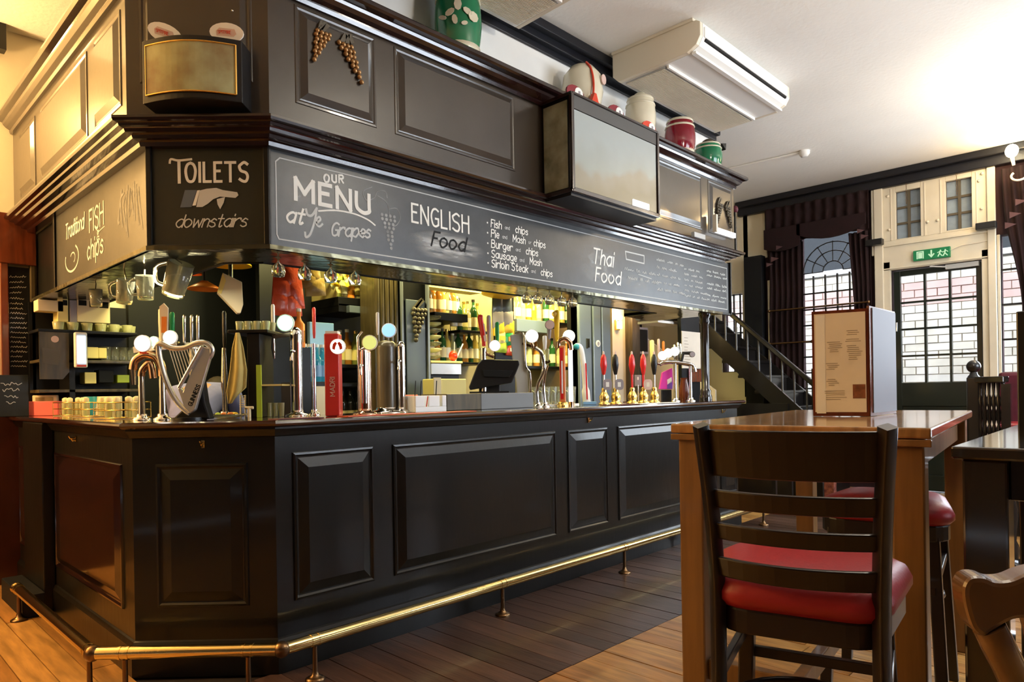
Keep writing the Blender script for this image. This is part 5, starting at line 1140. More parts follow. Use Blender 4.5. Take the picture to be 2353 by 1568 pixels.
tankard(285, 698, 3.55, .25, 'clear dimpled tankard hanging leftmost under the golden board'); tankard(335, 690, 3.5, .1, 'clear handled tankard hanging second from the left under the corner'); tankard(396, 680, 3.35, .42, 'large handled tankard hanging tilted left of the white tilted board', 1.35); tankard(222, 705, 4.0, .1, 'small glass hanging under the far half of the golden board', .8, handle=False)
STEM = lambda k: 'upturned stem glass under the soffit, %s from left %s' % (ORD[k if k < 4 else k - 4], 'near the toilets sign' if k < 4 else 'above the curved fonts')
for k, (px, d) in enumerate(((640, 3.35), (700, 3.45), (760, 3.55), (815, 3.65), (1210, 4.5), (1235, 4.55), (1262, 4.6), (1290, 4.7), (1315, 4.75))):
    p = at_d(px, 640, d); z = 1.80
    if k in (0, 4):
        g = thing('stem_glass', STEM(k), 'glass', (p.x, p.y, z), 0, 'stem glasses under the soffit %d' % (1 if k == 0 else 2))
        B().lathe([(.028, 0), (.034, .02), (.03, .05), (.006, .07), (.004, .085), (.03, .1), (.03, .103)], (0, 0, 0), 12).build('glass_body', 'clear_glass', g, local=True)
    else: dup(g, (p.x, p.y, z), label=STEM(k))
# tilted white board and ceiling cones
t = thing('tilted_white_panel', 'beige box-shaped panel hanging tilted over the harp-shaped tap', 'panel', at_d(530, 672, 3.9)); d0 = 3.9
f4 = [at_d(512, 627, d0), at_d(556, 648, d0), at_d(559, 700, d0), at_d(553, 720, d0), at_d(546, 720, d0), at_d(500, 672, d0)]
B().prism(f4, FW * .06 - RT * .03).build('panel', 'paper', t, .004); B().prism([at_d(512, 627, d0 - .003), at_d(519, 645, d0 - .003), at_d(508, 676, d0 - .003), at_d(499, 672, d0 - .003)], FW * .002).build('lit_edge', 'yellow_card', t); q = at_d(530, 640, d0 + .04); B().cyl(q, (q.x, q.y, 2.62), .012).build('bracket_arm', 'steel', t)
for i, (px, py, w, lb) in enumerate(((470, 663, 60, 'orange-lit ceiling down-light cone, left of the tilted panel'), (530, 608, 75, 'yellow-lit down-light cone right under the toilets sign'), (445, 628, 30, 'small orange-lit cone above the large tankard'))):
    p = at_d(px, py, 4.6); t = thing('down_light', lb, 'light', p); r = w / 1582 * 4.6 / 2 * 1.2
    B().lathe([(.02, .05), (r, 0), (r * 1.02, -.01), (r * .95, -.008), (.02, .02)], p, 22).build('shade', 'orange' if i != 1 else 'sun_yellow', t); B().cyl(p + UP * .05, (p.x, p.y, 2.62), .008).build('stem', 'black_plastic', t)
t = thing('blue_lit_strip', 'blurry blue lit strip under the soffit behind the hanging tankard', 'light strip', at_d(420, 612, 4.4)); B().bar(at_d(375, 628, 4.4), at_d(450, 603, 4.4), .012, .05).build('strip', 'light_blue', t); q = at_d(420, 610, 4.42); B().cyl(q, (q.x, q.y, 2.62), .006).build('hanger', 'black_plastic', t)
# ================================================================ ON THE BAR TOP
def spot(px, d): p = at_d(px, 900, d); return Vector((p.x, p.y, ZC + .0005))
def hz(px, py, d): return at_d(px, py, d).z
def dY(px, Y): return depth(at_y(px, 930, Y))
FACE = -FW
def disc(par, p, r, m, name='badge', rim='white_card', th=.012, sx=1, face=None):
    f = face or FACE; b = B(); b.lathe([(r * 1.12, 0), (r * 1.12, th)], p, 20, f, sx=sx); o = b.build(name, rim, par)
    B().lathe([(r, th * .9), (r * .98, th + .003)], p, 20, f, sx=sx).build(name + '_lens', m, o); return o
def foot_base(b, c, r): return b.lathe([(r * 1.9, 0), (r * 1.85, .008), (r * 1.1, .016), (r * 1.0, .03)], c, 16)
def handle(par, base, h, w, m, name='tap_handle', taper=.7, lean=0, cap=None):
    p = Vector(base); u = UP + RT * lean; B().tube([p, p + u * h * .15, p + u * h * .6, p + u * h * .95, p + u * h], [(w * .2, w * .2), (w * taper * .5, w * .3), (w * .5, w * .35), (w * .5, w * .33), (w * .3, w * .2)], 10).build(name, m, par)
def chrome_font(px, Y, ytop, wpx, label, m='chrome', badge=None, bpos=None, br=.03, head='round', nozzle=True, nm='beer_font', base='chrome'):
    d = dY(px, Y); c = spot(px, d); h = hz(px, ytop, d) - ZC; r = wpx / 2 / 1582 * d
    t = thing(nm, label, 'beer tap', c)
    b = B(); foot_base(b, c, r); b.build('base', base, t)
    b = B(); b.lathe([(r, .03), (r, h * .9), (r * .95, h * .95), (r * .7, h * .985), (r * .2, h)], c, 18); b.build('column', m, t)
    if nozzle: q = c + UP * h * .72 + FACE * r; B().tube([q, q + FACE * .05, q + FACE * .055 - UP * .05], .008, 8).build('nozzle', 'chrome', t)
    if badge: disc(t, at_d(bpos[0], bpos[1], d - .07), br, badge)
    return t, c, d, h
# font with green lens
t, c, d, h = chrome_font(682, 3.30, 752, 27, 'chrome beer font with a glowing pale green round lens', badge='lens_green', bpos=(657, 743), br=.040)
handle(t, at_d(628, 775, d - .02), .17, .026, 'white_plastic'); B().tube([at_d(628, 775, d - .02), at_d(628, 800, d - .02), at_d(630, 825, d - .02)], [.008, .012, .005], 8).build('tap_lever', 'chrome', t); B().bar(at_d(628, 775, d - .02), at_d(672, 768, d), .02, .02).build('cross_arm', 'steel', t)
# red font
d = dY(767, 3.04); c = spot(767, d); t = thing('red_beer_font', 'tall bright red square beer font with a red and white round badge', 'beer tap', c); h = hz(767, 768, d) - ZC; w = 33 / 1582 * d
ux = RT; B().obox(c + UP * h / 2, ux * w / 2, FW * w / 2, UP * h / 2).build('column', 'font_red', t, .006); B().obox(c + UP * (h + .006), ux * w * .42, FW * w * .4, UP * .006).build('top_cap', 'white_plastic', t)
q = at_d(777, 797, d - w / 2 - .03); B().cyl(q + FW * .03, q, .02).build('badge_stem', 'chrome', t); o = disc(t, q, .034, 'lens_white', 'badge', 'white_card')
b = B()
def bp(u, v): return q + FACE * .0165 + RT * u + UP * v
b.prism([bp(-.026, -.012), bp(-.022, .012), bp(-.01, .024), bp(0, .016), bp(-.008, 0), bp(-.012, -.018)], FACE * .001); b.prism([bp(.026, -.012), bp(.022, .012), bp(.01, .024), bp(0, .016), bp(.008, 0), bp(.012, -.018)], FACE * .001); b.build('badge_mark', 'scarlet', o)
b = B(); text(b, 'MADRI', c + UP * .10 + FACE * (w / 2 + .001) + RT * .014, UP, -RT, .022, .0035, wscale=1.3, gap=2.4); b.build('lettering', 'pale_badge', t)
# red handle + brass bottle neck behind
d = dY(722, 3.32); c = spot(722, d); t = thing('beer_tap', 'dark red tall tap handle on a small chrome tap left of the red font', 'beer tap', c); b = B(); foot_base(b, c, .016); b.cyl(c, c + UP * (hz(722, 790, d) - ZC), .012, .010); b.build('column', 'chrome', t); handle(t, at_d(722, 778, d), .165, .026, 'font_red')
# copper column with lime lens
t, c, d, h = chrome_font(838, 3.10, 798, 32, 'copper and chrome beer font with a lime round lens', m='copper', badge='lens_lime', bpos=(850, 788), br=.036, base='copper')
B().tube([c + FACE * .03 + RT * .006 + UP * .06, c + FACE * .034 + RT * .006 + UP * h * .95], .016, 10).build('chrome_front', 'chrome', t); handle(t, at_d(868, 770, d), .12, .022, 'white_plastic'); B().tube([at_d(825, 840, d - .03), at_d(822, 775, d - .03), at_d(832, 762, d - .03)], .008, 8).build('side_pipe', 'chrome', t)
# domed bronze column + chrome arm with blue lens
t, c, d, h = chrome_font(889, 3.26, 783, 47, 'bronze dome-topped beer font with a pale blue round lens', m='bronze_wood', badge='lens_blue', bpos=(894, 760), br=.037, nozzle=False)
t, c2, d2, h2 = chrome_font(922, 3.20, 785, 20, 'slim chrome beer font just right of the bronze domed font')
# chrome harp tap
hp = thing('harp_beer_tap', 'large chrome harp-shaped beer tap with strings on a dark curved stand', 'beer tap', spot(425, 3.2)); d = 3.18
def hq(x, y, o=0): return at_d(x, y, d + o)
B().tube(cr([hq(364, 792), hq(366, 815), hq(374, 850), hq(388, 890), hq(408, 925), hq(428, 945), hq(436, 950)], 5), [(.010, .013)] * 31, 10).build('harp_bow', 'satin', hp)
B().tube(cr([hq(356, 803), hq(368, 790), hq(395, 801), hq(425, 800), hq(452, 789), hq(476, 790), hq(487, 804), hq(482, 820), hq(474, 822)], 5), [(.012, .013)] * 41, 10).build('harp_neck', 'satin', hp)
B().prism([hq(463, 796, -.012), hq(480, 800, -.012), hq(484, 815, -.012), hq(470, 862, -.012), hq(447, 943, -.012), hq(436, 951, -.012), hq(424, 940, -.012), hq(408, 893, -.012), hq(414, 890, -.012), hq(420, 900, -.012)], FW * .028).build('sound_board', 'satin', hp, .004)
B().tube([hq(411, 892, -.02), hq(464, 797, -.02)], .009, 8).build('sound_rib', 'satin', hp)
for k in range(11):
    t_ = k / 10; a = hq(389 + 66 * t_, 803 - 6 * t_ * t_, -.005); e = hq(414 + 46 * t_, 886 - 80 * t_, -.005); B().cyl(a, e, .0018, n=5).build('string', 'white_card', hp)
b = B(); FACE_ = -FW; O2 = hq(440, 934, -.0135); D2 = (hq(472, 860, -.0135) - O2); text(b, 'GUINNESS', O2, D2.normalized(), (RT * -.86 + UP * .5).normalized() * -1 if 0 else FACE_.cross(D2.normalized()), .018, .0035, wscale=1.1, gap=2.0); b.build('lettering', 'slot_black', hp)
B().prism([hq(395, 964, .03), hq(482, 964, .03), hq(470, 925, .03), hq(462, 870, .03), hq(452, 860, .03), hq(440, 905, .03), hq(415, 945, .03)], FW * .06).build('stand', 'dark_slate', hp, .008)
B().cyl(spot(435, 3.24), spot(435, 3.24) + UP * .012, .075, n=24).build('base_plate', 'black_plastic', hp)
# twin swan-neck fountain with lit lenses left of harp
tf = thing('swan_neck_beer_fountain', 'chrome and copper twin-legged beer fountain left of the harp tap', 'beer tap', spot(345, 3.28)); d = 3.3
for px, nm in ((325, 'leg_pipe'), (373, 'leg_pipe')):
    c = spot(px, d); b = B(); foot_base(b, c, .022); b.lathe([(.017, .03), (.015, .1), (.014, hz(px, 860, d) - ZC)], c, 14); b.build(nm, 'chrome', tf)
B().tube(cr([at_d(306, 850, d), at_d(312, 828, d), at_d(335, 815, d), at_d(360, 822, d), at_d(372, 845, d), at_d(373, 865, d)], 5), .020, 12).build('swan_neck', 'copper', tf); B().tube(cr([at_d(325, 865, d), at_d(328, 850, d), at_d(345, 835, d), at_d(352, 870, d)], 4), .018, 12).build('swan_neck', 'copper', tf)
B().cyl(at_d(306, 850, d), at_d(308, 885, d), .014, .010).build('spout', 'chrome', tf)
disc(tf, at_d(330, 790, d - .05), .036, 'lens_white', sx=1); disc(tf, at_d(393, 776, d - .05), .030, 'lens_white'); disc(tf, at_d(356, 785, d - .02), .022, 'lens_green'); B().bar(at_d(322, 810, d - .03), at_d(336, 810, d - .03), .01, .012).build('red_tag', 'scarlet', tf)
B().bar(at_d(310, 805, d + .01), at_d(410, 792, d + .01), .03, .03).build('manifold', 'chrome', tf)
handle(tf, at_d(374, 790, d + .01), .17, .050, 'cream_plastic', taper=.9); B().prism([at_d(366, 705, d - .02), at_d(376, 697, d - .02), at_d(386, 708, d - .02), at_d(385, 765, d - .02), at_d(369, 765, d - .02)], FW * .006).build('handle_face', 'cream_plastic', tf); B().prism([at_d(371, 728, d - .022), at_d(383, 728, d - .022), at_d(382, 765, d - .022), at_d(371, 765, d - .022)], FW * .0015).build('orange_stripe', 'orange', tf)
handle(tf, at_d(396, 775, d + .02), .12, .034, 'green_plastic')
for px in (424, 441, 455): handle(tf, at_d(px, 795, d + .06), .15, .022, 'chrome')
B().bar(at_d(415, 795, d + .06), at_d(465, 795, d + .06), .03, .03).build('manifold', 'chrome', tf)
B().cyl(spot(445, 3.38), at_d(445, 795, 3.38), .02).build('rear_column', 'steel', tf)
# lone dark handle
d = 3.55; c = spot(516, d); t = thing('beer_tap', 'slim black and chrome tap handle right of the harp tap', 'beer tap', c); handle(t, at_d(516, 800, d), .19, .030, 'black_plastic'); b = B(); foot_base(b, c, .02); b.lathe([(.012, .03), (.011, .12), (.016, .15), (.016, .2), (.01, hz(516, 800, d) - ZC)], c, 12); b.build('column', 'chrome', t)
# towel on the tall end stand with glasses on top
d = 3.5; c = spot(592, d); st_ = thing('glass_drying_stand', 'tall dark stand with a green-lit side carrying upturned small glasses', 'stand', c); ht = hz(590, 768, d) - ZC
B().obox(c + UP * ht / 2 + FW * .05, RT * .032, FW * .10, UP * ht / 2).build('cabinet', 'shelf_black', st_, .004)
B().obox(c + RT * .030 + UP * ht * .31 - FW * .06, RT * .012, FW * .005, UP * ht * .31).build('lit_green_side', 'lime_fruit', st_)  # light falling on this side put into a lime strip
B().obox(c + UP * (ht + .008) - RT * .02 + FW * .05, RT * .10, FW * .12, UP * .008).build('shelf_top', 'shelf_black', st_, .003)
B().obox(c + RT * .09 + UP * ht * .38, RT * .055, FW * .06, UP * .004).build('side_shelf', 'yellow_card', st_)
g = None; SHOT = lambda k: 'small shot glass on the tall drying stand, %s row, %s from left' % (('front', 'back')[k // 4], ORD[k % 4])
for k in range(8):
    q = c + UP * (ht + .0165) + RT * (-.075 + .045 * (k % 4)) + FW * (-.03 + .08 * (k // 4))
    if g is None: g = tumbler(q, SHOT(k), 'shot glasses on the drying stand', .020, .045, 'pale_liquor')
    else: dup(g, q, label=SHOT(k))
for k in range(3):
    q = c + RT * (.06 + .03 * k) + UP * .001
    lab = 'small glass under the side shelf of the drying stand, %s from left' % ORD[k]
    if k == 0: g = tumbler(q, lab, 'small glasses under the side shelf', .015, .07, 'pale_liquor')
    else: dup(g, q, label=lab)
d = 3.43
pts = []; 
def tw(x, y, o=0): return at_d(x, y, d + o)
vs = []; prof = [(765, 541, 551, 0), (800, 533, 560, -.006), (850, 528, 568, -.012), (900, 520, 566, -.015), (928, 524, 536, -.01)]
for j, (yy, xl, xr, o) in enumerate(prof):
    for i in range(9): s = i / 8; vs.append(tw(xl + (xr - xl) * s, yy - (18 * max(0, s - .5) if j >= 3 else 0), o + .012 * math.sin(s * 9)))
b = B().add(vs, [(j * 9 + i, j * 9 + i + 1, (j + 1) * 9 + i + 1, (j + 1) * 9 + i) for j in range(4) for i in range(8)], True)
o = b.build('bar_towel', 'yellow_cloth'); so = o.modifiers.new('thick', 'SOLIDIFY'); so.thickness = .005; tag(o, 'pale yellow cloth hanging in folds from the tall dark stand', 'towel')
t = thing('dish_rack_clip', 'small white slatted clip below the hanging yellow cloth', 'rack', tw(556, 935)); b = B()
for k in range(6): b.bar(at_d(551, 910 + k * 5, 3.5), at_d(566, 910 + k * 5, 3.5), .006, .004)
b.cyl(at_d(553, 908, 3.5), Vector((*at_d(553, 938, 3.5).xy, ZC)), .004).cyl(at_d(564, 908, 3.5), Vector((*at_d(564, 938, 3.5).xy, ZC)), .004); b.build('bars', 'white_plastic', t)
t = thing('lemon_plate', 'low glass dish with bits of lemon beside the harp tap stand', 'dish', spot(520, 3.42)); c = spot(520, 3.42); B().lathe([(.04, 0), (.10, .015), (.102, .02), (.09, .017), (.02, .006)], c, 24).build('dish', 'clear_glass', t)
for k in range(6): B().sphere(c + Vector((random.uniform(-.05, .05), random.uniform(-.05, .05), .02)), .014, 8, 5, sz=.6).build('fruit_piece', random.choice(('sun_yellow', 'orange', 'lime_fruit')), t)
t = thing('push_tap', 'small cream knob tap at the foot of the drying stand', 'tap', spot(572, 3.38)); c = spot(572, 3.38); B().cyl(c, c + UP * .05, .008).cyl(c + UP * .05 - RT * .02, c + UP * .05 + RT * .02, .007).build('tap_body', 'cream_card', t)
# condiment boxes and racks at the left end
def atL(px, X): p = at_x(px, 930, X); return Vector((p.x, p.y, ZC + .0005))
c = atL(104, 1.12); t = thing('pink_card_box', 'salmon pink card box with a cream holder behind it, left end of the bar', 'box', c); d = depth(c); w = 40 / 1582 * d; h = 33 / 1582 * d
B().obox(c + UP * h / 2, RT * w, FW * .05, UP * h / 2).build('carton', 'pink_card', t, .004); B().obox(c + UP * (h + .018) + FW * .02 - RT * .01, RT * w * .72, FW * .012, UP * .022).build('cream_holder', 'cream_card', t, .006); B().obox(c + UP * (h + .014) + FW * .006 - RT * .01, RT * w * .5, FW * .002, UP * .012).build('holder_window', 'backbar_tan', t)
t = thing('leaning_card_menu', 'tan leaflet leaning out of the condiment racks', 'leaflet', atL(130, 1.3)); c = atL(125, 1.3); d = depth(c); B().prism([at_d(88, 848, d), at_d(108, 850, d), at_d(152, 890, d), Vector((*at_d(150, 950, d).xy, ZC + .001)), Vector((*at_d(122, 950, d).xy, ZC + .001)), at_d(118, 905, d)], FW * .004).build('leaf', 'cream_card', t)
B().cyl(Vector((*at_d(122, 905, d + .012).xy, ZC)), at_d(122, 900, d + .006), .006).build('clip_stand', 'steel', t)
def rack(px, X, w, label, n=4):
    c = atL(px, X); t = thing('condiment_rack', label, 'rack', c, math.atan2(RT.y, RT.x)); b = B(); l = .07
    for z in (.005, .045, .085): b.tube([(-w, -l, z), (w, -l, z), (w, l, z), (-w, l, z)], .0028, 5, closed=True)
    for s in frange(-w, w, 5):
        b.cyl((s, -l, .004), (s, -l, .085), .002, n=5); b.cyl((s, l, .004), (s, l, .085), .002, n=5)
    b.build('wire_basket', 'gold', t, local=True)
    B().box(-w, w, -l, l, 0, .004).build('base', 'steel', t, local=True)
    rt = Matrix.Rotation(math.atan2(RT.y, RT.x), 4, 'Z')
    return c, t, rt
ji = 0
for (px, X, w, lb) in ((170, 1.22, .09, 'wire condiment rack next to the pink box'), (222, 1.20, .10, 'middle wire condiment rack with a teal jar'), (282, 1.16, .11, 'wire condiment rack nearest the beer fountain')):
    c, t, rt = rack(px, X, w, lb)
    for k in range(4):
        off = rt @ Vector((-w * .7 + w * .47 * k, .01 * (-1) ** k, .005)); r = .021
        jl = 'glass sauce jar with pale lid, %s from left in the %s condiment rack' % (ORD[k], ('left', 'middle', 'right')[ji // 4])
        if ji == 0:
            jp = thing('jar', jl, 'jar', c + off, 0, 'jars in the condiment racks')
            B().lathe([(r * .9, 0), (r, .01), (r, .075), (r * .8, .085)], (0, 0, 0), 12).build('glass', 'pale_liquor', jp, local=True); B().lathe([(r * .85, .085), (r * .85, .105), (r * .3, .112)], (0, 0, 0), 12).build('lid', 'cream_card', jp, local=True)
        elif not (px == 222 and k == 1): dup(jp, c + off, label=jl)
        ji += 1
c = atL(208, 1.22); t = thing('teal_cup', 'teal blue cup among the wire condiment racks', 'cup', c); B().lathe([(.026, .0), (.036, .12), (.034, .12), (.024, .01)], c, 16).build('cup', 'teal', t)
for px, lb in ((250, 'cream sugar box behind the middle condiment rack'), (190, 'clear plastic tub behind the condiment racks')):
    c = atL(px, 1.34); t = thing('box', lb, 'box', c); B().obox(c + UP * .06, RT * .07, FW * .03, UP * .06).build('carton', 'cream_card' if px == 250 else 'pale_liquor', t, .004)
# white caddy, till and grey till box
def P_(px, Y): p = at_y(px, 930, Y); return Vector((p.x, Y, ZC + .0005))
a, e = P_(955, 3.10), P_(1026, 3.10)
t = thing('white_caddy', 'white plastic caddy with notched front in front of the till', 'caddy', (a + e) / 2); hh = 38 / 1582 * depth(a)
for u0, u1 in ((0, .30), (.42, .78), (.86, 1)): B().box(a.x + (e.x - a.x) * u0, a.x + (e.x - a.x) * u1, 3.10, 3.108, ZC + .03, ZC + hh).build('front_tab', 'white_plastic', t, .003)
B().box(a.x, e.x, 3.10, 3.108, ZC, ZC + .0299).box(a.x, e.x, 3.109, 3.20, ZC + .0005, ZC + .008).box(a.x, a.x + .008, 3.109, 3.20, ZC + .01, ZC + hh).box(e.x - .008, e.x, 3.109, 3.20, ZC + .01, ZC + hh).box(a.x + .009, e.x - .009, 3.192, 3.20, ZC + .01, ZC + hh).build('tray', 'white_plastic', t, .002)
for k, (u, m) in enumerate(((.12, 'black_plastic'), (.3, 'black_plastic'), (.5, 'red_plastic'), (.8, 'black_plastic'))):
    q = Vector((a.x + (e.x - a.x) * u, 3.15, ZC + .01)); tt = thing('straw', '%s straw sticking up from the white caddy, %s' % (('red' if 'red' in m else 'black'), ('first at its left', 'second at its left', 'in its middle', 'at its right end')[k]), 'straw', q); B().cyl(q, q + UP * (.17 if k != 2 else .08) + RT * .012, .003, n=6).build('tube', m, tt)
c = P_(945, 3.2); t = thing('cork_ashtray_stack', 'little red and tan packets left of the white caddy', 'packets', c); B().box(c.x - .05, c.x + .06, 3.18, 3.22, ZC + .001, ZC + .075).build('tan_packet', 'cream_card', t, .004); B().box(c.x - .06, c.x + .07, 3.222, 3.24, ZC + .001, ZC + .10).build('red_packet', 'red_foil', t, .004)
x0, x1 = P_(1027, 3.12).x, P_(1226, 3.12).x
xm = P_(1106, 3.12).x
t = thing('till_drawer_box', 'grey box under the till, brown on its left half', 'till drawer', (xm, 3.2, ZC)); hh = 38 / 1582 * 4.2
B().box(x0, xm - .0005, 3.12, 3.38, ZC + .0005, ZC + hh).build('brown_half', 'bronze_wood', t, .004); B().box(xm, x1, 3.12, 3.38, ZC + .0005, ZC + hh).build('grey_half', 'box_grey', t, .004)
d = depth(P_(1140, 3.25)); t = thing('till_monitor', 'black touch-screen till seen from behind on the grey box', 'till', spot(1140, d)); zb = ZC + hh + .0006
def tl(x, y, o=0): return at_d(x, y, d + o)
B().prism([tl(1098, 836), tl(1108, 826), tl(1192, 828), tl(1194, 838), tl(1176, 880), tl(1080, 897), tl(1077, 890)], FW * .03).build('monitor', 'black_plastic', t, .006)
B().prism([tl(1108, 850, -.01), tl(1180, 852, -.01), tl(1170, 868, -.01), tl(1112, 866, -.01)], FW * .009).build('rear_hump', 'dark_slate', t, .003)
q = spot(1125, d + .05); B().obox(Vector((q.x, q.y, (zb + tl(1125, 850).z) / 2)), RT * .07, FW * .02, UP * (tl(1125, 850).z - zb) / 2).build('pedestal', 'black_plastic', t, .006); B().obox(Vector((q.x, q.y, zb + .006)), RT * .13, FW * .07, UP * .0055).build('foot', 'black_plastic', t)
# red handle font + lenses + green handle behind the till
d = dY(1110, 3.34); c = spot(1112, d)
t = thing('beer_font', 'tap behind the till with a bright red lettered handle and a pink oval lens', 'beer tap', c); B().cyl(c, Vector((c.x, c.y, hz(1112, 800, d))), .02).build('column', 'chrome', t)
B().tube(cr([at_d(1112, 796, d), at_d(1110, 770, d), at_d(1104, 735, d), at_d(1104, 724, d)], 4), [(.014, .012)] * 4 + [(.021, .014)] * 7 + [(.018, .012)] * 2, 12).build('tap_handle', 'red_plastic', t)
B().prism([at_d(1106, 744, d - .016), at_d(1113, 744, d - .016), at_d(1119, 785, d - .016), at_d(1113, 785, d - .016)], FW * .003).build('handle_label', 'pale_badge', t)
B().tube([at_d(1110, 800, d), at_d(1120, 815, d), at_d(1135, 820, d)], .012, 8).build('manifold', 'copper', t); o = disc(t, at_d(1137, 795, d - .03), .034, 'lens_pink', sx=1)
handle(t, at_d(1124, 800, d + .04), .22, .034, 'grey_plastic', 'tap_handle'); handle(t, at_d(1143, 795, d + .05), .16, .032, 'green_plastic', 'tap_handle')
# white curved font, S chrome font
d = dY(1190, 3.32); c = spot(1200, d); t = thing('beer_font', 'pale wedge-shaped beer font with chrome edge right of the till', 'beer tap', c)
B().prism([at_d(1172, 770, d), at_d(1205, 765, d), at_d(1212, 850, d), at_d(1214, 905, d), Vector((*at_d(1214, 930, d).xy, ZC + .001)), Vector((*at_d(1190, 930, d).xy, ZC + .001)), at_d(1186, 880, d), at_d(1180, 850, d)], FW * .05).build('wedge', 'grey_plastic', t, .006)
B().tube(cr([at_d(1185, 766, d - .01), at_d(1204, 772, d - .01), at_d(1208, 840, d - .01), at_d(1218, 860, d - .01), Vector((*at_d(1218, 900, d - .01).xy, ZC + .05))], 5), .009, 8).build('chrome_edge', 'chrome', t)
disc(t, at_d(1222, 773, d - .02), .042, 'lens_white'); B().cyl(at_d(1221, 788, d), at_d(1225, 800, d), .012).build('lens_neck', 'copper', t); B().bar(at_d(1200, 790, d), at_d(1235, 800, d), .016, .016).build('lens_arm', 'copper', t)
d = dY(1240, 3.18); c = spot(1236, d); t = thing('beer_font', 'S-curved slim chrome beer font between the wedge font and the orange font', 'beer tap', c)
zq = lambda px, py: Vector((*at_d(px, py, d).xy, max(at_d(px, py, d).z, ZC + .03)))
B().tube(cr([at_d(1230, 800, d), at_d(1243, 810, d), at_d(1250, 835, d), at_d(1247, 860, d), at_d(1236, 885, d), at_d(1234, 905, d), Vector((c.x, c.y, ZC + .01))], 5), .013, 12).build('s_pipe', 'chrome', t); b = B(); foot_base(b, c, .02); b.build('base', 'chrome', t); c5 = spot(1252, d); b = B(); foot_base(b, c5, .018); b.build('base', 'chrome', t)
B().tube(cr([Vector((c5.x, c5.y, ZC + .01)), at_d(1249, 890, d), at_d(1252, 860, d), at_d(1258, 840, d)], 5), .011, 10).build('s_pipe', 'chrome', t)
for px, py, m in ((1252, 770, 'white_plastic'), (1258, 800, 'pale_liquor'), (1262, 745, 'grey_badge')): handle(t, at_d(px, py + 35, d), .10, .034, m)
B().bar(at_d(1250, 835, d), at_d(1264, 830, d), .02, .02).build('manifold', 'chrome', t)
disc(t, at_d(1263, 747, d - .02), .030, 'pale_badge', 'badge', 'grey_badge')
# orange font
d = dY(1293, 3.12); c = spot(1293, d); t = thing('orange_beer_font', 'orange-red beer font with a white stripe and a rounded hooked top', 'beer tap', c); zt = lambda y: at_d(1293, y, d).z
B().obox(Vector((c.x, c.y, (ZC + .03 + zt(795)) / 2)), RT * .020, FW * .022, UP * (zt(795) - ZC - .03) / 2).build('column', 'font_orange', t, .006); B().obox(Vector((c.x, c.y, (ZC + .05 + zt(800)) / 2)) - FW * .0235 - RT * .006, RT * .011, FW * .001, UP * (zt(800) - ZC - .05) / 2).build('red_front', 'red_plastic', t); B().obox(Vector((c.x, c.y, (ZC + .09 + zt(830)) / 2)) - FW * .0255 - RT * .004, RT * .005, FW * .0008, UP * (zt(830) - ZC - .09) / 2).build('white_stripe', 'white_card', t)
B().tube(cr([at_d(1283, 800, d), at_d(1285, 785, d), at_d(1298, 778, d), at_d(1310, 788, d), at_d(1313, 805, d)], 5), .016, 10).build('hooked_top', 'copper', t); b = B(); b.lathe([(.04, 0), (.038, .02), (.028, .03)], c, 16); b.build('base', 'gold', t)
handle(t, at_d(1280, 785, d + .02), .22, .045, 'sun_yellow', 'tap_handle'); B().sphere(at_d(1275, 722, d + .02), .022).build('handle_knob', 'gold_glass', t)
c = spot(1312, d + .05); B().obox(Vector((c.x, c.y, (ZC + .03 + hz(1312, 800, d)) / 2)), RT * .015, FW * .012, UP * (hz(1312, 800, d) - ZC - .03) / 2).build('lit_column', 'white_glow', t, .004); B().cyl(c, c + UP * .0299, .02).build('lit_base', 'copper', t)
d = dY(1340, 3.25); c = spot(1348, d); t = thing('beer_font', 'teal-topped white and red sloping beer font with a round white lens', 'beer tap', c)
B().tube(cr([at_d(1322, 795, d), at_d(1334, 800, d), at_d(1341, 840, d), at_d(1345, 890, d), Vector((c.x, c.y, ZC + .015))], 5), [(.012, .02)] * 6 + [(.015, .02)] * 10 + [(.03, .03)] * 5, 12).build('column', 'white_card', t); B().sphere(at_d(1325, 797, d), .024, 12, 8, sx=1.3).build('teal_head', 'teal', t); B().bar(at_d(1346, 835, d - .024), Vector((c.x, c.y, ZC + .04)) - FW * .03, .010, .003, RT).build('red_stripe', 'red_plastic', t); B().obox(c + UP * .012 + RT * .02, RT * .05, FW * .03, UP * .0115).build('base_block', 'light_blue', t, .003)
disc(t, at_d(1307, 773, d - .02), .042, 'lens_white')
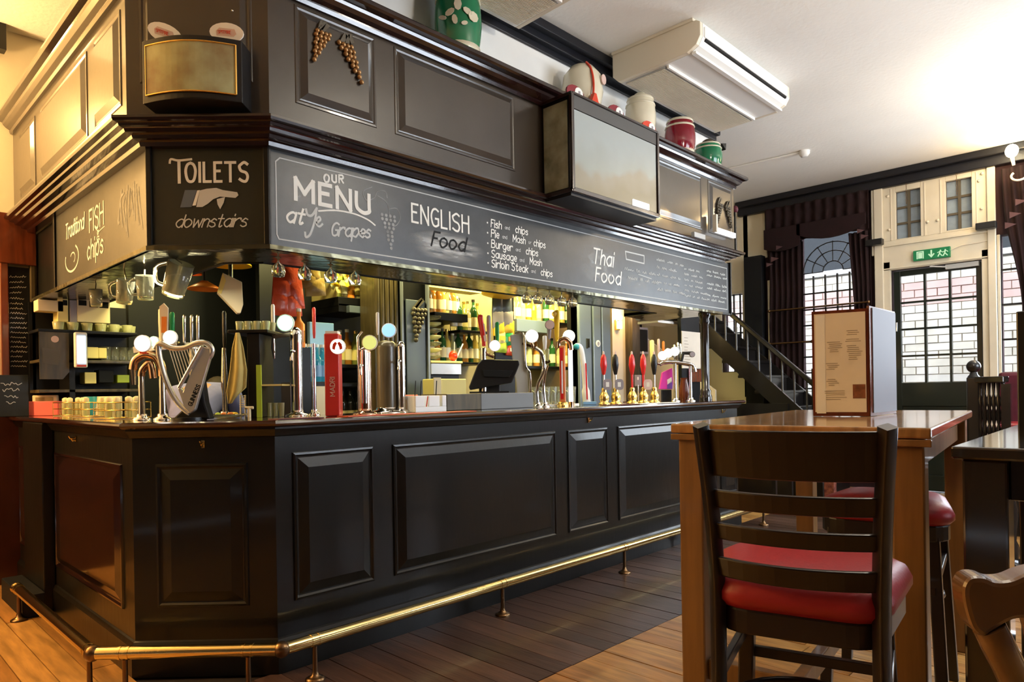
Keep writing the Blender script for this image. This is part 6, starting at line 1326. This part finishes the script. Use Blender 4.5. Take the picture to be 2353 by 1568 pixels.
# five hand pumps
for i, (px, m, lb, bd) in enumerate(((1388, 'red_plastic', 'first brass hand pump from the left, red handle', 'grey_badge'), (1415, 'black_plastic', 'second brass hand pump from the left, black handle', 'grey_badge'), (1453, 'red_plastic', 'third brass hand pump, red handle in the middle', None), (1479, 'red_plastic', 'fourth brass hand pump, red handle with pale oval badge', 'pale_badge'), (1504, 'black_plastic', 'rightmost brass hand pump, black handle', None))):
    d = dY(px, 3.12); c = spot(px, d); t = thing('hand_pump', lb, 'hand pump', c)
    zz = lambda y: at_d(px, y, d).z - ZC
    B().lathe([(.045, 0), (.045, .010), (.03, .018), (.036, .035), (.038, .06), (.026, .085), (.018, .10), (.022, .11), (.016, .125)], c, 18).build('brass_base', 'gold', t)
    B().cyl(c + UP * .125, c + UP * zz(848), .007).build('shaft', 'chrome', t)
    h1, h2 = zz(862), zz(812)
    B().lathe([(.009, h1), (.014, h1 + .01), (.026, h1 + (h2 - h1) * .45), (.021, h1 + (h2 - h1) * .8), (.010, h2 - .01)], c, 14).build('handle', m, t); B().lathe([(.009, h2 - .01), (.008, h2 + .008), (.002, h2 + .016)], c, 10).build('ferrule', 'pale_badge', t)
    if i in (2, 3): B().lathe([(.008, .125), (.010, h1)], c, 12).build('red_shaft', m, t)
    if bd:
        q = at_d(px + (8 if i < 2 else 10), 884, d - .045); pts = [q + RT * (.034 * math.copysign(abs(math.cos(a)) ** .6, math.cos(a))) + UP * (.042 * math.copysign(abs(math.sin(a)) ** .7, math.sin(a))) for a in frange(0, 2 * math.pi, 21)[:-1]]
        B().prism(pts, FW * .006).build('pump_clip', bd, t); B().obox(q - FW * .001, RT * .012, FW * .0008, UP * .018).build('clip_mark', 'white_card' if i < 2 else 'paper', t); B().cyl(q + FW * .006, c + UP * (q.z - ZC), .005).build('clip_stem', 'chrome', t)
d = dY(1466, 3.18); q = spot(1466, d); t = thing('pump_badge_stand', 'grey card on a stand between the red-handled hand pumps', 'badge', q); B().obox(at_d(1466, 875, d), RT * .028, FW * .003, UP * .045).build('card', 'grey_badge', t, .004); B().obox(at_d(1466, 870, d - .004), RT * .006, FW * .0005, UP * .012).build('mark', 'white_card', t); B().cyl(q, at_d(1466, 885, d), .005).build('stem', 'chrome', t)
# magenta box + multi tap cluster with glow
d = dY(1532, 3.22); q = spot(1530, d); t = thing('magenta_carton', 'bright magenta and violet slanted carton near the end of the bar', 'carton', q)
B().prism([at_d(1523, 856, d), at_d(1545, 846, d), at_d(1547, 880, d), at_d(1545, 895, d), at_d(1516, 895, d)], FW * .06).build('carton', 'magenta', t, .004); B().prism([at_d(1533, 885, d - .003), at_d(1545, 874, d - .003), at_d(1545, 894, d - .003), at_d(1533, 894, d - .003)], FW * .002).build('violet_panel', 'violet', t); B().prism([at_d(1533, 873, d - .003), at_d(1543, 867, d - .003), at_d(1544, 878, d - .003), at_d(1534, 884, d - .003)], FW * .002).build('white_panel', 'white_card', t)
B().obox(Vector((at_d(1531, 900, d + .03).x, at_d(1531, 900, d + .03).y, (ZC + at_d(1531, 896, d).z) / 2)), RT * .04, FW * .028, UP * (at_d(1531, 896, d).z - ZC - .001) / 2).build('stand', 'shelf_black', t)
d = dY(1560, 3.12); t = thing('multi_tap_beer_fountain', 'chrome bridge fountain with glowing white lenses and many handles at the bar end', 'beer tap', spot(1565, d))
for px in (1552, 1587): c = spot(px, d); b = B(); foot_base(b, c, .022); b.lathe([(.014, .03), (.012, .2), (.014, hz(px, 835, d) - ZC)], c, 12); b.build('leg_pipe', 'chrome', t)
B().tube(cr([at_d(1516, 838, d), at_d(1530, 832, d), at_d(1560, 834, d), at_d(1590, 840, d), at_d(1597, 855, d)], 5), .018, 12).build('bridge', 'chrome', t)
for px, py, m in ((1535, 812, 'lens_white'), (1550, 808, 'lens_white'), (1522, 818, 'lens_white')): disc(t, at_d(px, py, d - .04), .036, m)
disc(t, at_d(1590, 815, d - .04), .022, 'grey_badge', rim='chrome'); B().tube([at_d(1565, 830, d), at_d(1570, 812, d), at_d(1592, 812, d)], .016, 10).build('dark_arm', 'black_plastic', t)
for px, m, w, hh in ((1499, 'yellow_card', .042, .22), (1514, 'pale_badge', .026, .20), (1525, 'orange', .026, .18), (1534, 'white_plastic', .026, .12), (1550, 'chrome', .022, .15), (1558, 'chrome', .022, .17), (1564, 'chrome', .02, .16)): handle(t, at_d(px, 832 if px > 1505 else 840, d + .03), hh, w, m)
B().bar(at_d(1497, 838, d + .03), at_d(1568, 832, d + .03), .02, .02).build('manifold', 'chrome', t)
t = thing('copper_jug', 'dark copper jug between the legs of the end fountain', 'jug', spot(1572, dY(1572, 3.28))); c = spot(1572, dY(1572, 3.28)); B().lathe([(.035, 0), (.05, .04), (.045, .12), (.03, .19), (.034, .21)], c, 16).build('body', 'red_mahogany', t)
# bar runners
def runner(px0, px1, Y, m, label, w=.10):
    a, e = at_y(px0, 940, Y).x, at_y(px1, 930, Y).x; o = B().box(a, e, Y, Y + w, ZC + .0004, ZC + .004).build('bar_mat', m, None, .001); return tag(o, label, 'bar mat')
runner(640, 745, 2.845, 'plum', 'plum bar mat in front of the green-lensed font'); runner(800, 1095, 2.845, 'red_foil', 'long faded red bar mat in front of the till'); runner(1405, 1470, 2.86, 'plum', 'dark plum bar mat before the hand pumps'); runner(1475, 1562, 2.86, 'white_card', 'white bar mat before the hand pumps')
t = thing('pint_glass_row', 'crate of clear upturned glasses behind the S-curved font', 'glass crate', P_(1265, 3.36)); c = P_(1265, 3.36); B().box(c.x - .22, c.x + .30, 3.33, 3.395, ZC + .0005, ZC + .01).build('tray', 'steel', t)
g = None
for k in range(7):
    q = Vector((c.x - .19 + .075 * k, 3.362, ZC + .011))
    lab = 'clear pint glass, %s from left in the row behind the S-curved font' % ORD[k]
    if g is None: g = tumbler(q, lab, 'pint glasses behind the fonts', .030, .13, 'clear_glass')
    else: dup(g, q, label=lab)
# ---- person bending behind the bar
q = at_d(425, 900, 4.5); pr = thing('person', 'person in a blue shirt bending down behind the harp-shaped tap', 'person', (q.x, q.y, 0), AZ)
def skin(name, m, joints, edges, par, sub=2):
    me = bpy.data.meshes.new(name); me.from_pydata([j[:3] for j in joints], edges, []); me.materials.append(M(m)); o = bpy.data.objects.new(name, me); COL.objects.link(o); o.parent = par
    s = o.modifiers.new('skin', 'SKIN'); s.use_smooth_shade = True
    for i, j in enumerate(joints): me.skin_vertices[0].data[i].radius = (j[3], j[4] if len(j) > 4 else j[3]); me.skin_vertices[0].data[i].use_root = (i == 0)
    sb = o.modifiers.new('sub', 'SUBSURF'); sb.levels = sb.render_levels = sub
    return o
J = [(0, 0, .94, .13, .11), (.06, 0, 1.06, .125, .10), (.16, 0, 1.18, .15, .10), (.26, 0, 1.25, .15, .09), (.36, 0, 1.27, .055), (.42, 0, 1.26, .055), (.50, 0, 1.24, .09, .08), (.56, 0, 1.20, .07)]
Ed = [(i, i + 1) for i in range(7)]
for s in (-1, 1):
    k = len(J); J += [(-.02, .10 * s, .86, .085), (.04, .11 * s, .50, .06), (-.02, .11 * s, .09, .045), (.10, .12 * s, .04, .04)]; Ed += [(0, k), (k, k + 1), (k + 1, k + 2), (k + 2, k + 3)]
    k = len(J); J += [(.26, .19 * s, 1.24, .06), (.38, .22 * s, 1.03, .045), (.55, .17 * s, .95, .035), (.62, .16 * s, .94, .03)]; Ed += [(3, k), (k, k + 1), (k + 1, k + 2), (k + 2, k + 3)]
body = skin('body', 'skin', J, Ed, pr)
for s in (-1, 1):
    for f in range(4): skin('finger', 'skin', [(.62, (.16 + (f - 1.5) * .016) * s, .94, .009), (.66, (.16 + (f - 1.5) * .019) * s, .935, .008), (.69 + .006 * (f in (1, 2)), (.16 + (f - 1.5) * .02) * s, .915, .007)], [(0, 1), (1, 2)], pr, 1)
    skin('thumb', 'skin', [(.60, .135 * s, .94, .010), (.63, .115 * s, .93, .009), (.655, .11 * s, .92, .008)], [(0, 1), (1, 2)], pr, 1)
K = [(0, 0, .92, .15, .13), (.06, 0, 1.06, .15, .125), (.16, 0, 1.19, .175, .12), (.27, 0, 1.26, .17, .105), (.33, 0, 1.27, .07)]; Ek = [(0, 1), (1, 2), (2, 3), (3, 4)]
for s in (-1, 1): k = len(K); K += [(.27, .20 * s, 1.24, .075), (.38, .225 * s, 1.04, .06), (.46, .205 * s, 1.0, .05)]; Ek += [(3, k), (k, k + 1), (k + 1, k + 2)]
skin('shirt', 'blue_cloth', K, Ek, pr)
T_ = [(0, 0, .93, .14, .12)]; Et = []
for s in (-1, 1): k = len(T_); T_ += [(-.02, .10 * s, .84, .10), (.04, .11 * s, .50, .075), (-.02, .11 * s, .10, .06)]; Et += [(0, k), (k, k + 1), (k + 1, k + 2)]
skin('trousers', 'black_plastic', T_, Et, pr)
B().sphere((.505, 0, 1.265), .105, 14, 10, sx=1.05, sy=.9).build('hair', 'hair', pr, local=True)
# ================================================================ FURNITURE
def slab(b, pts, z0, z1): return b.prism([(x, y, z0) for x, y in pts], (0, 0, z1 - z0))
def rrect(hx, hy, r, n=5):
    out = []
    for cx, cy, a0 in ((hx - r, hy - r, 0), (-hx + r, hy - r, math.pi / 2), (-hx + r, -hy + r, math.pi), (hx - r, -hy + r, 1.5 * math.pi)):
        out += [(cx + r * math.cos(a0 + t), cy + r * math.sin(a0 + t)) for t in frange(0, math.pi / 2, n)]
    return out
def cushion(b, outline, z0, z1, dome):
    n = len(outline); rings = []
    for s, z in ((.93, z0), (1.0, z0 + .018), (1.0, z0 + (z1 - z0) * .55), (.95, z1 - .006), (.82, z1 + dome * .45), (.5, z1 + dome * .85), (.2, z1 + dome)):
        rings.append([(x * s, y * s, z) for x, y in outline])
    vs = [p for r in rings for p in r] + [(0, 0, z1 + dome)]
    fs = [(i * n + k, i * n + (k + 1) % n, (i + 1) * n + (k + 1) % n, (i + 1) * n + k) for i in range(len(rings) - 1) for k in range(n)]
    L = len(vs) - 1; o = (len(rings) - 1) * n
    fs += [(o + k, o + (k + 1) % n, L) for k in range(n)] + [tuple(reversed(range(n)))]
    b.add(vs, fs, True); return b
def stool(label, loc, rz, back=True):
    t = thing('bar_stool', label, 'bar stool', loc, rz)
    out = [(.22 * (1 if x > 0 else 1) * x / .22, y) for x, y in rrect(.225, .225, .10, 6)]
    out = [(x, y * (1.06 if x > 0 else .90)) for x, y in out]
    cushion(B(), out, .700, .768, .026).build('seat', 'red_leather', t, local=True)
    b = B(); slab(b, [(x * .93, y * .93) for x, y in out], .64, .7005); b.build('seat_frame', 'stool_wood', t, .006, local=True)
    for sx in (-1, 1):
        for sy in (-1, 1):
            if sx < 0 and back:
                p = [(-.235, .185 * sy, 0), (-.205, .176 * sy, .35), (-.195, .174 * sy, .70), (-.215, .180 * sy, .92), (-.262, .192 * sy, 1.135)]
                B().tube(cr(p, 4), [(.021, .029)] * 17, 4).build('back_post', 'stool_wood', t, .005, local=True)
            else:
                B().bar((sx * .165, sy * .17, .66), (sx * .215, sy * .20, 0), .042, .042, (1, 0, 0)).build('leg', 'stool_wood', t, .005, local=True)
    if back:
        def slat(z0, z1, name, x0, bow=.045, hw=.178, th=.018):
            n = 10; vs = []
            for j, z in enumerate((z0, z1)):
                xx = x0 + (z - z0) * -.22
                for s in frange(-1, 1, n + 1):
                    x = xx - bow * (1 - s * s); hw2 = hw + (z - .8) * .03
                    vs += [(x, s * hw2, z), (x + th, s * hw2, z)]
            m = 2 * (n + 1); fs = []
            for k in range(n):
                a = 2 * k; fs += [(a, a + 2, m + a + 2, m + a), (a + 1, m + a + 1, m + a + 3, a + 3), (m + a, m + a + 2, m + a + 3, m + a + 1), (a, a + 1, a + 3, a + 2)]
            fs += [(0, m, m + 1, 1), (m - 2, m - 1, 2 * m - 1, 2 * m - 2)]
            B().add(vs, fs).build(name, 'stool_wood', t, .004, local=True)
        slat(1.015, 1.125, 'top_rail', -.235); slat(.938, .982, 'slat', -.222); slat(.862, .902, 'slat', -.212); slat(.772, .820, 'slat', -.205)
    for z, r in ((.40, .185), (.27, .20)):
        if z < .3 and not back: continue
        b = B(); b.tube([(math.cos(a) * r, math.sin(a) * r, z) for a in frange(0, 2 * math.pi, 25)[:-1]], (.011, .016)[0], 8, closed=True); b.build('foot_ring', 'stool_wood', t, local=True)
    for sy in (-1, 1): B().bar((-.2, sy * .18, .52), (.19, sy * .187, .52), .02, .03).build('stretcher', 'stool_wood', t, .003, local=True)
    for sx in (-.205, .195): B().bar((sx, -.18, .46), (sx, .18, .46), .02, .03).build('stretcher', 'stool_wood', t, .003, local=True)
    return t
stool('dark ladder-back bar stool with a red padded seat, nearest the camera', (1.765, .69, 0), math.radians(15))
stool('dark bar stool with red seat pushed under the far side of the oak table', (3.06, .86, 0), math.radians(188), back=False)
# oak high table
def table(name, label, c, rz, L, Wd, z, leg, m_top, m_leg, mats_edge=None, apron=.10, inset=.02, feet=True):
    t = thing(name, label, 'table', (c[0], c[1], 0), rz)
    b = B(); b.box(-L / 2, L / 2, -Wd / 2, Wd / 2, z - .032, z); b.build('tabletop', m_top, t, .006, local=True)
    hx, hy = L / 2 - inset - leg / 2, Wd / 2 - inset - leg / 2
    for sx in (-1, 1):
        for sy in (-1, 1): B().box(sx * hx - leg / 2, sx * hx + leg / 2, sy * hy - leg / 2, sy * hy + leg / 2, 0, z - .033).build('leg', m_leg, t, .006, local=True)
    for s in (-1, 1):
        B().box(s * hx - .012, s * hx + .012, -hy + leg / 2, hy - leg / 2, z - .033 - apron, z - .033).build('apron', m_leg, t, .003, local=True)
        B().box(-hx + leg / 2, hx - leg / 2, s * hy - .012, s * hy + .012, z - .033 - apron, z - .033).build('apron', m_leg, t, .003, local=True)
        if feet: B().box(s * hx - .02, s * hx + .02, -hy + leg / 2, hy - leg / 2, .22, .29).build('foot_rail', m_leg, t, .004, local=True)
    if feet: B().box(-hx + .02, hx - .02, -.02, .02, .225, .285).build('stretcher', m_leg, t, .004, local=True)
    return t
ot = table('high_table', 'tall honey oak table holding the standing menu', (2.93, .985), math.radians(7), 1.58, .78, 1.10, .085, 'oak_top', 'oak')
b = B().box(-.79, -.775, -.39, .39, 1.045, 1.066); b.build('edge_moulding', 'oak', ot, .003, local=True)
table('high_table', 'dark stained tall table at the right edge beside the oak table', (2.62, .085), math.radians(1.5), 1.2, .70, 1.065, .095, 'dark_table', 'dark_table', feet=True)
# standing menu on the oak table
z0 = 1.1; hm = .425
Pc = at_z(1998, 957, 1.1015); 
def vh(px, d): p = at_d(px, 900, d); return Vector((p.x, p.y, 0))
dA = depth(Pc); A1 = vh(1868, dA + .10); Cc = Vector((Pc.x, Pc.y, 0)); B1 = vh(2056, dA + .24)
mn = thing('menu_stand', 'upright two-leaf menu holder with dark red-brown edges on the oak table', 'menu stand', (Pc.x, Pc.y, z0))
def leaf(p, q, th, za, zb, name, m, off=0):
    d = (q - p).normalized(); n = Vector((d.y, -d.x, 0));
    if n.dot(FW) > 0: n = -n
    c = (p + q) / 2 + n * off + UP * (za + zb) / 2
    return B().obox(c, (q - p) / 2, n * th / 2, UP * (zb - za) / 2).build(name, m, mn)
leaf(A1, Cc, .010, z0 + .002, z0 + hm, 'board', 'red_mahogany'); leaf(Cc, B1, .010, z0 + .002, z0 + hm + .01, 'board', 'red_mahogany')
ins = (Cc - A1) * .045
leaf(A1 + ins, Cc - ins, .003, z0 + .018, z0 + hm - .012, 'menu_sheet', 'paper', .0066)
dd = (B1 - Cc) * .03
leaf(Cc + dd * 3, B1 - dd * .3, .003, z0 + .014, z0 + hm + .004, 'blank_sheet', 'paper_back', .0066)
dv = (Cc - A1).normalized(); nn = Vector((dv.y, -dv.x, 0)); nn = -nn if nn.dot(FW) > 0 else nn
O_ = A1 + nn * .0088; wA = (Cc - A1).length
def ms(u, v): return O_ + dv * u * wA + UP * (z0 + v * hm)
b = B(); random.seed(21)
for blk in ((.62, .90, .80, 3), (.58, .90, .72, 2), (.28, .55, .70, 6), (.25, .50, .50, 4), (.62, .90, .66, 8), (.25, .50, .35, 4), (.2, .62, .24, 3), (.2, .62, .18, 2)):
    u0, u1, v, n = blk
    for k in range(n):
        a = u0 + random.uniform(0, .05); e = u1 - random.uniform(0, .12); line(b, [ms(a, v - k * .018), ms((a + e) / 2, v - k * .018 + .001), ms(e, v - k * .018)], .0022, dv, UP)
b.build('printed_lines', 'paper_ink', mn)
b = B(); b.prism([ms(.72, .17), ms(.94, .17), ms(.94, .30), ms(.72, .30)], nn * .0004); b.build('food_photo', 'photo_print', mn)
b = B(); b.prism([ms(.07, .03), ms(.24, .03), ms(.24, .96), ms(.07, .96)], nn * .0002); b.build('margin_strip', 'white_card', mn)
# pale wooden carver chair, only its top corner in view
cc_ = thing('carver_chair', 'light brown wooden armchair, only its scrolled back corner in the lower right', 'chair', at_d(2400, 1400, 1.15) * 1.0)
cc_.location.z = 0
def q3(x, y, d): return at_d(x, y, d)
ol = cr([q3(*k, .98) for k in ((2216, 1372), (2219, 1345), (2234, 1329), (2262, 1328), (2290, 1338), (2325, 1336), (2360, 1322), (2400, 1312), (2470, 1305), (2560, 1304), (2560, 1420), (2470, 1422), (2380, 1424), (2330, 1428), (2285, 1452), (2262, 1466), (2238, 1448), (2224, 1412))], 4, closed=True)
B().prism(ol, FW * .05 + RT * .012).build('crest_rail', 'chair_wood', cc_, .012)
B().tube(cr([q3(2272, 1440, 1.0), q3(2292, 1480, 1.0), q3(2322, 1540, 1.01), q3(2352, 1620, 1.02), q3(2380, 1760, 1.05)], 5), [(.022, .026)] * 4 + [(.022, .028)] * 17, 14).build('arm_post', 'chair_wood', cc_)
B().tube(cr([q3(2365, 1400, 1.05), q3(2385, 1480, 1.06), q3(2400, 1600, 1.08), q3(2410, 1760, 1.1)], 4), .016, 10).build('spindle', 'chair_wood', cc_)
p = at_d(2400, 1500, 1.2); 
B().lathe([(.20, .43), (.21, .45), (.20, .47), (.05, .462)], (p.x, p.y, 0), 20).build('seat', 'chair_wood', cc_)
for dx, dy in ((.14, .14), (-.14, .14), (.14, -.14), (-.14, -.14)): B().cyl((p.x + dx, p.y + dy, .44), (p.x + dx * 1.2, p.y + dy * 1.2, 0), .018).build('leg', 'chair_wood', cc_)
# seating booth: newel with ball, spindle screen, red upholstered bench
pz = lambda x, y, d: at_d(x, y, d)
nw = pz(2238, 900, 5.6)
t = thing('booth_newel_post', 'dark post topped by a ball in front of the door, right side', 'post', (nw.x, nw.y, 0))
B().box(nw.x - .045, nw.x + .045, nw.y - .045, nw.y + .045, 0, 1.28).build('shaft', 'stair_black', t, .012)
B().lathe([(.045, 1.28), (.03, 1.30), (.022, 1.325)], (nw.x, nw.y, 0), 14).build('neck', 'stair_black', t); B().sphere((nw.x, nw.y, 1.365), .052, 16, 12).build('ball', 'stair_black', t)
e = pz(2312, 880, 5.35); t = thing('spindle_screen', 'low dark screen of turned spindles under a shiny rail beside the ball-topped post', 'screen', (nw.x, nw.y - .1, 0))
a = Vector((nw.x, nw.y, 0)); dr_ = Vector((e.x, e.y, 0)) - a
B().bar(a + dr_ * .12 + UP * 1.255, a + dr_ * 1.0 + UP * 1.255, .07, .05).build('top_rail', 'dark_table', t, .008)
B().bar(a + dr_ * .12 + UP * .55, a + dr_ + UP * .55, .05, .05).build('bottom_rail', 'dark_table', t)
for k in range(6):
    c = a + dr_ * (.2 + .14 * k); B().lathe([(.010, .57), (.018, .62), (.009, .66), (.02, .74), (.011, .80), (.02, .86), (.009, .90), (.022, .97), (.012, 1.03), (.022, 1.09), (.009, 1.14), (.015, 1.23)], (c.x, c.y, 0), 10).build('spindle', 'dark_table', t)
B().box(e.x - .03, e.x + .03, e.y - .03, e.y + .03, 0, 1.22).build('end_post', 'dark_table', t)
t = thing('booth_bench', 'dark red buttoned bench seat behind the spindle screen at the right edge', 'bench', (6.3, -.2, 0))
q = pz(2335, 940, 5.9)
B().box(q.x - .05, q.x + .10, q.y - 1.3, q.y + .12, .55, 1.32).build('backrest', 'plum', t, .03); B().box(q.x - .55, q.x - .05, q.y - 1.3, q.y + .05, .78, .90).build('seat', 'red_leather', t, .03); B().box(q.x - .5, q.x + .1, q.y - 1.3, q.y + .05, 0, .78).build('plinth', 'stair_black', t)
# dark stool + pedestal table beyond the dark table
q = at_z(2322, 1312, .0)
t = thing('pedestal_table', 'dark turned pedestal table seen behind the legs at the right edge', 'table', (q.x, q.y, 0))
B().lathe([(.20, 0), (.19, .02), (.07, .05), (.05, .09), (.06, .14), (.035, .2), (.05, .4), (.033, .5), (.06, .66), (.09, .69)], (q.x, q.y, 0), 16).build('pedestal', 'dark_table', t); B().lathe([(.30, .70), (.31, .715), (.30, .73), (.02, .731)], (q.x, q.y, 0), 24).build('tabletop', 'dark_table', t)
q = at_d(2290, 1072, 3.6); t = thing('round_stool', 'grey-topped round stool in shadow below the dark table', 'stool', (q.x, q.y, 0))
B().lathe([(.17, q.z - .04), (.185, q.z - .02), (.18, q.z), (.02, q.z + .012)], (q.x, q.y, 0), 20).build('seat', 'dark_table', t)
for dx, dy in ((.12, .12), (-.12, .12), (.12, -.12), (-.12, -.12)): B().cyl((q.x + dx, q.y + dy, q.z - .04), (q.x + dx * 1.25, q.y + dy * 1.25, 0), .016).build('leg', 'stair_black', t)
t = thing('far_foot_rail', 'short brass rail in the gloom behind the dark table leg', 'foot rail', (0, 0, 0)); p0, p1 = at_d(2248, 1136, 4.6), at_d(2300, 1146, 4.42)
t.location = (p0.x, p0.y, 0); B().cyl(p0, p1, .018).build('tube', 'brass', t)
for p in (p0, p1): B().cyl((p.x, p.y, 0), p, .01).build('bracket', 'old_brass', t)
q = at_d(2352, 900, 2.1); tag(B().box(q.x - .014, q.x + .014, q.y - .014, q.y + .014, 0, 1.44).build('upright_post', 'stair_black', None, .004), 'thin black upright at the extreme right edge', 'post')
# chairs / block under the far window
for i, (px, lb) in enumerate(((1700, 'low dark bench below the stairs behind the bar end'),)):
    q = at_d(px, 900, 7.4); t = thing('low_bench', lb, 'bench', (q.x, q.y, 0)); B().box(q.x - .25, q.x + .25, q.y - .5, q.y + .5, .42, .48).build('seat', 'stair_black', t, .01)
    for dx in (-.2, .2):
        for dy in (-.45, .45): B().box(q.x + dx - .02, q.x + dx + .02, q.y + dy - .02, q.y + dy + .02, 0, .42).build('leg', 'stair_black', t)
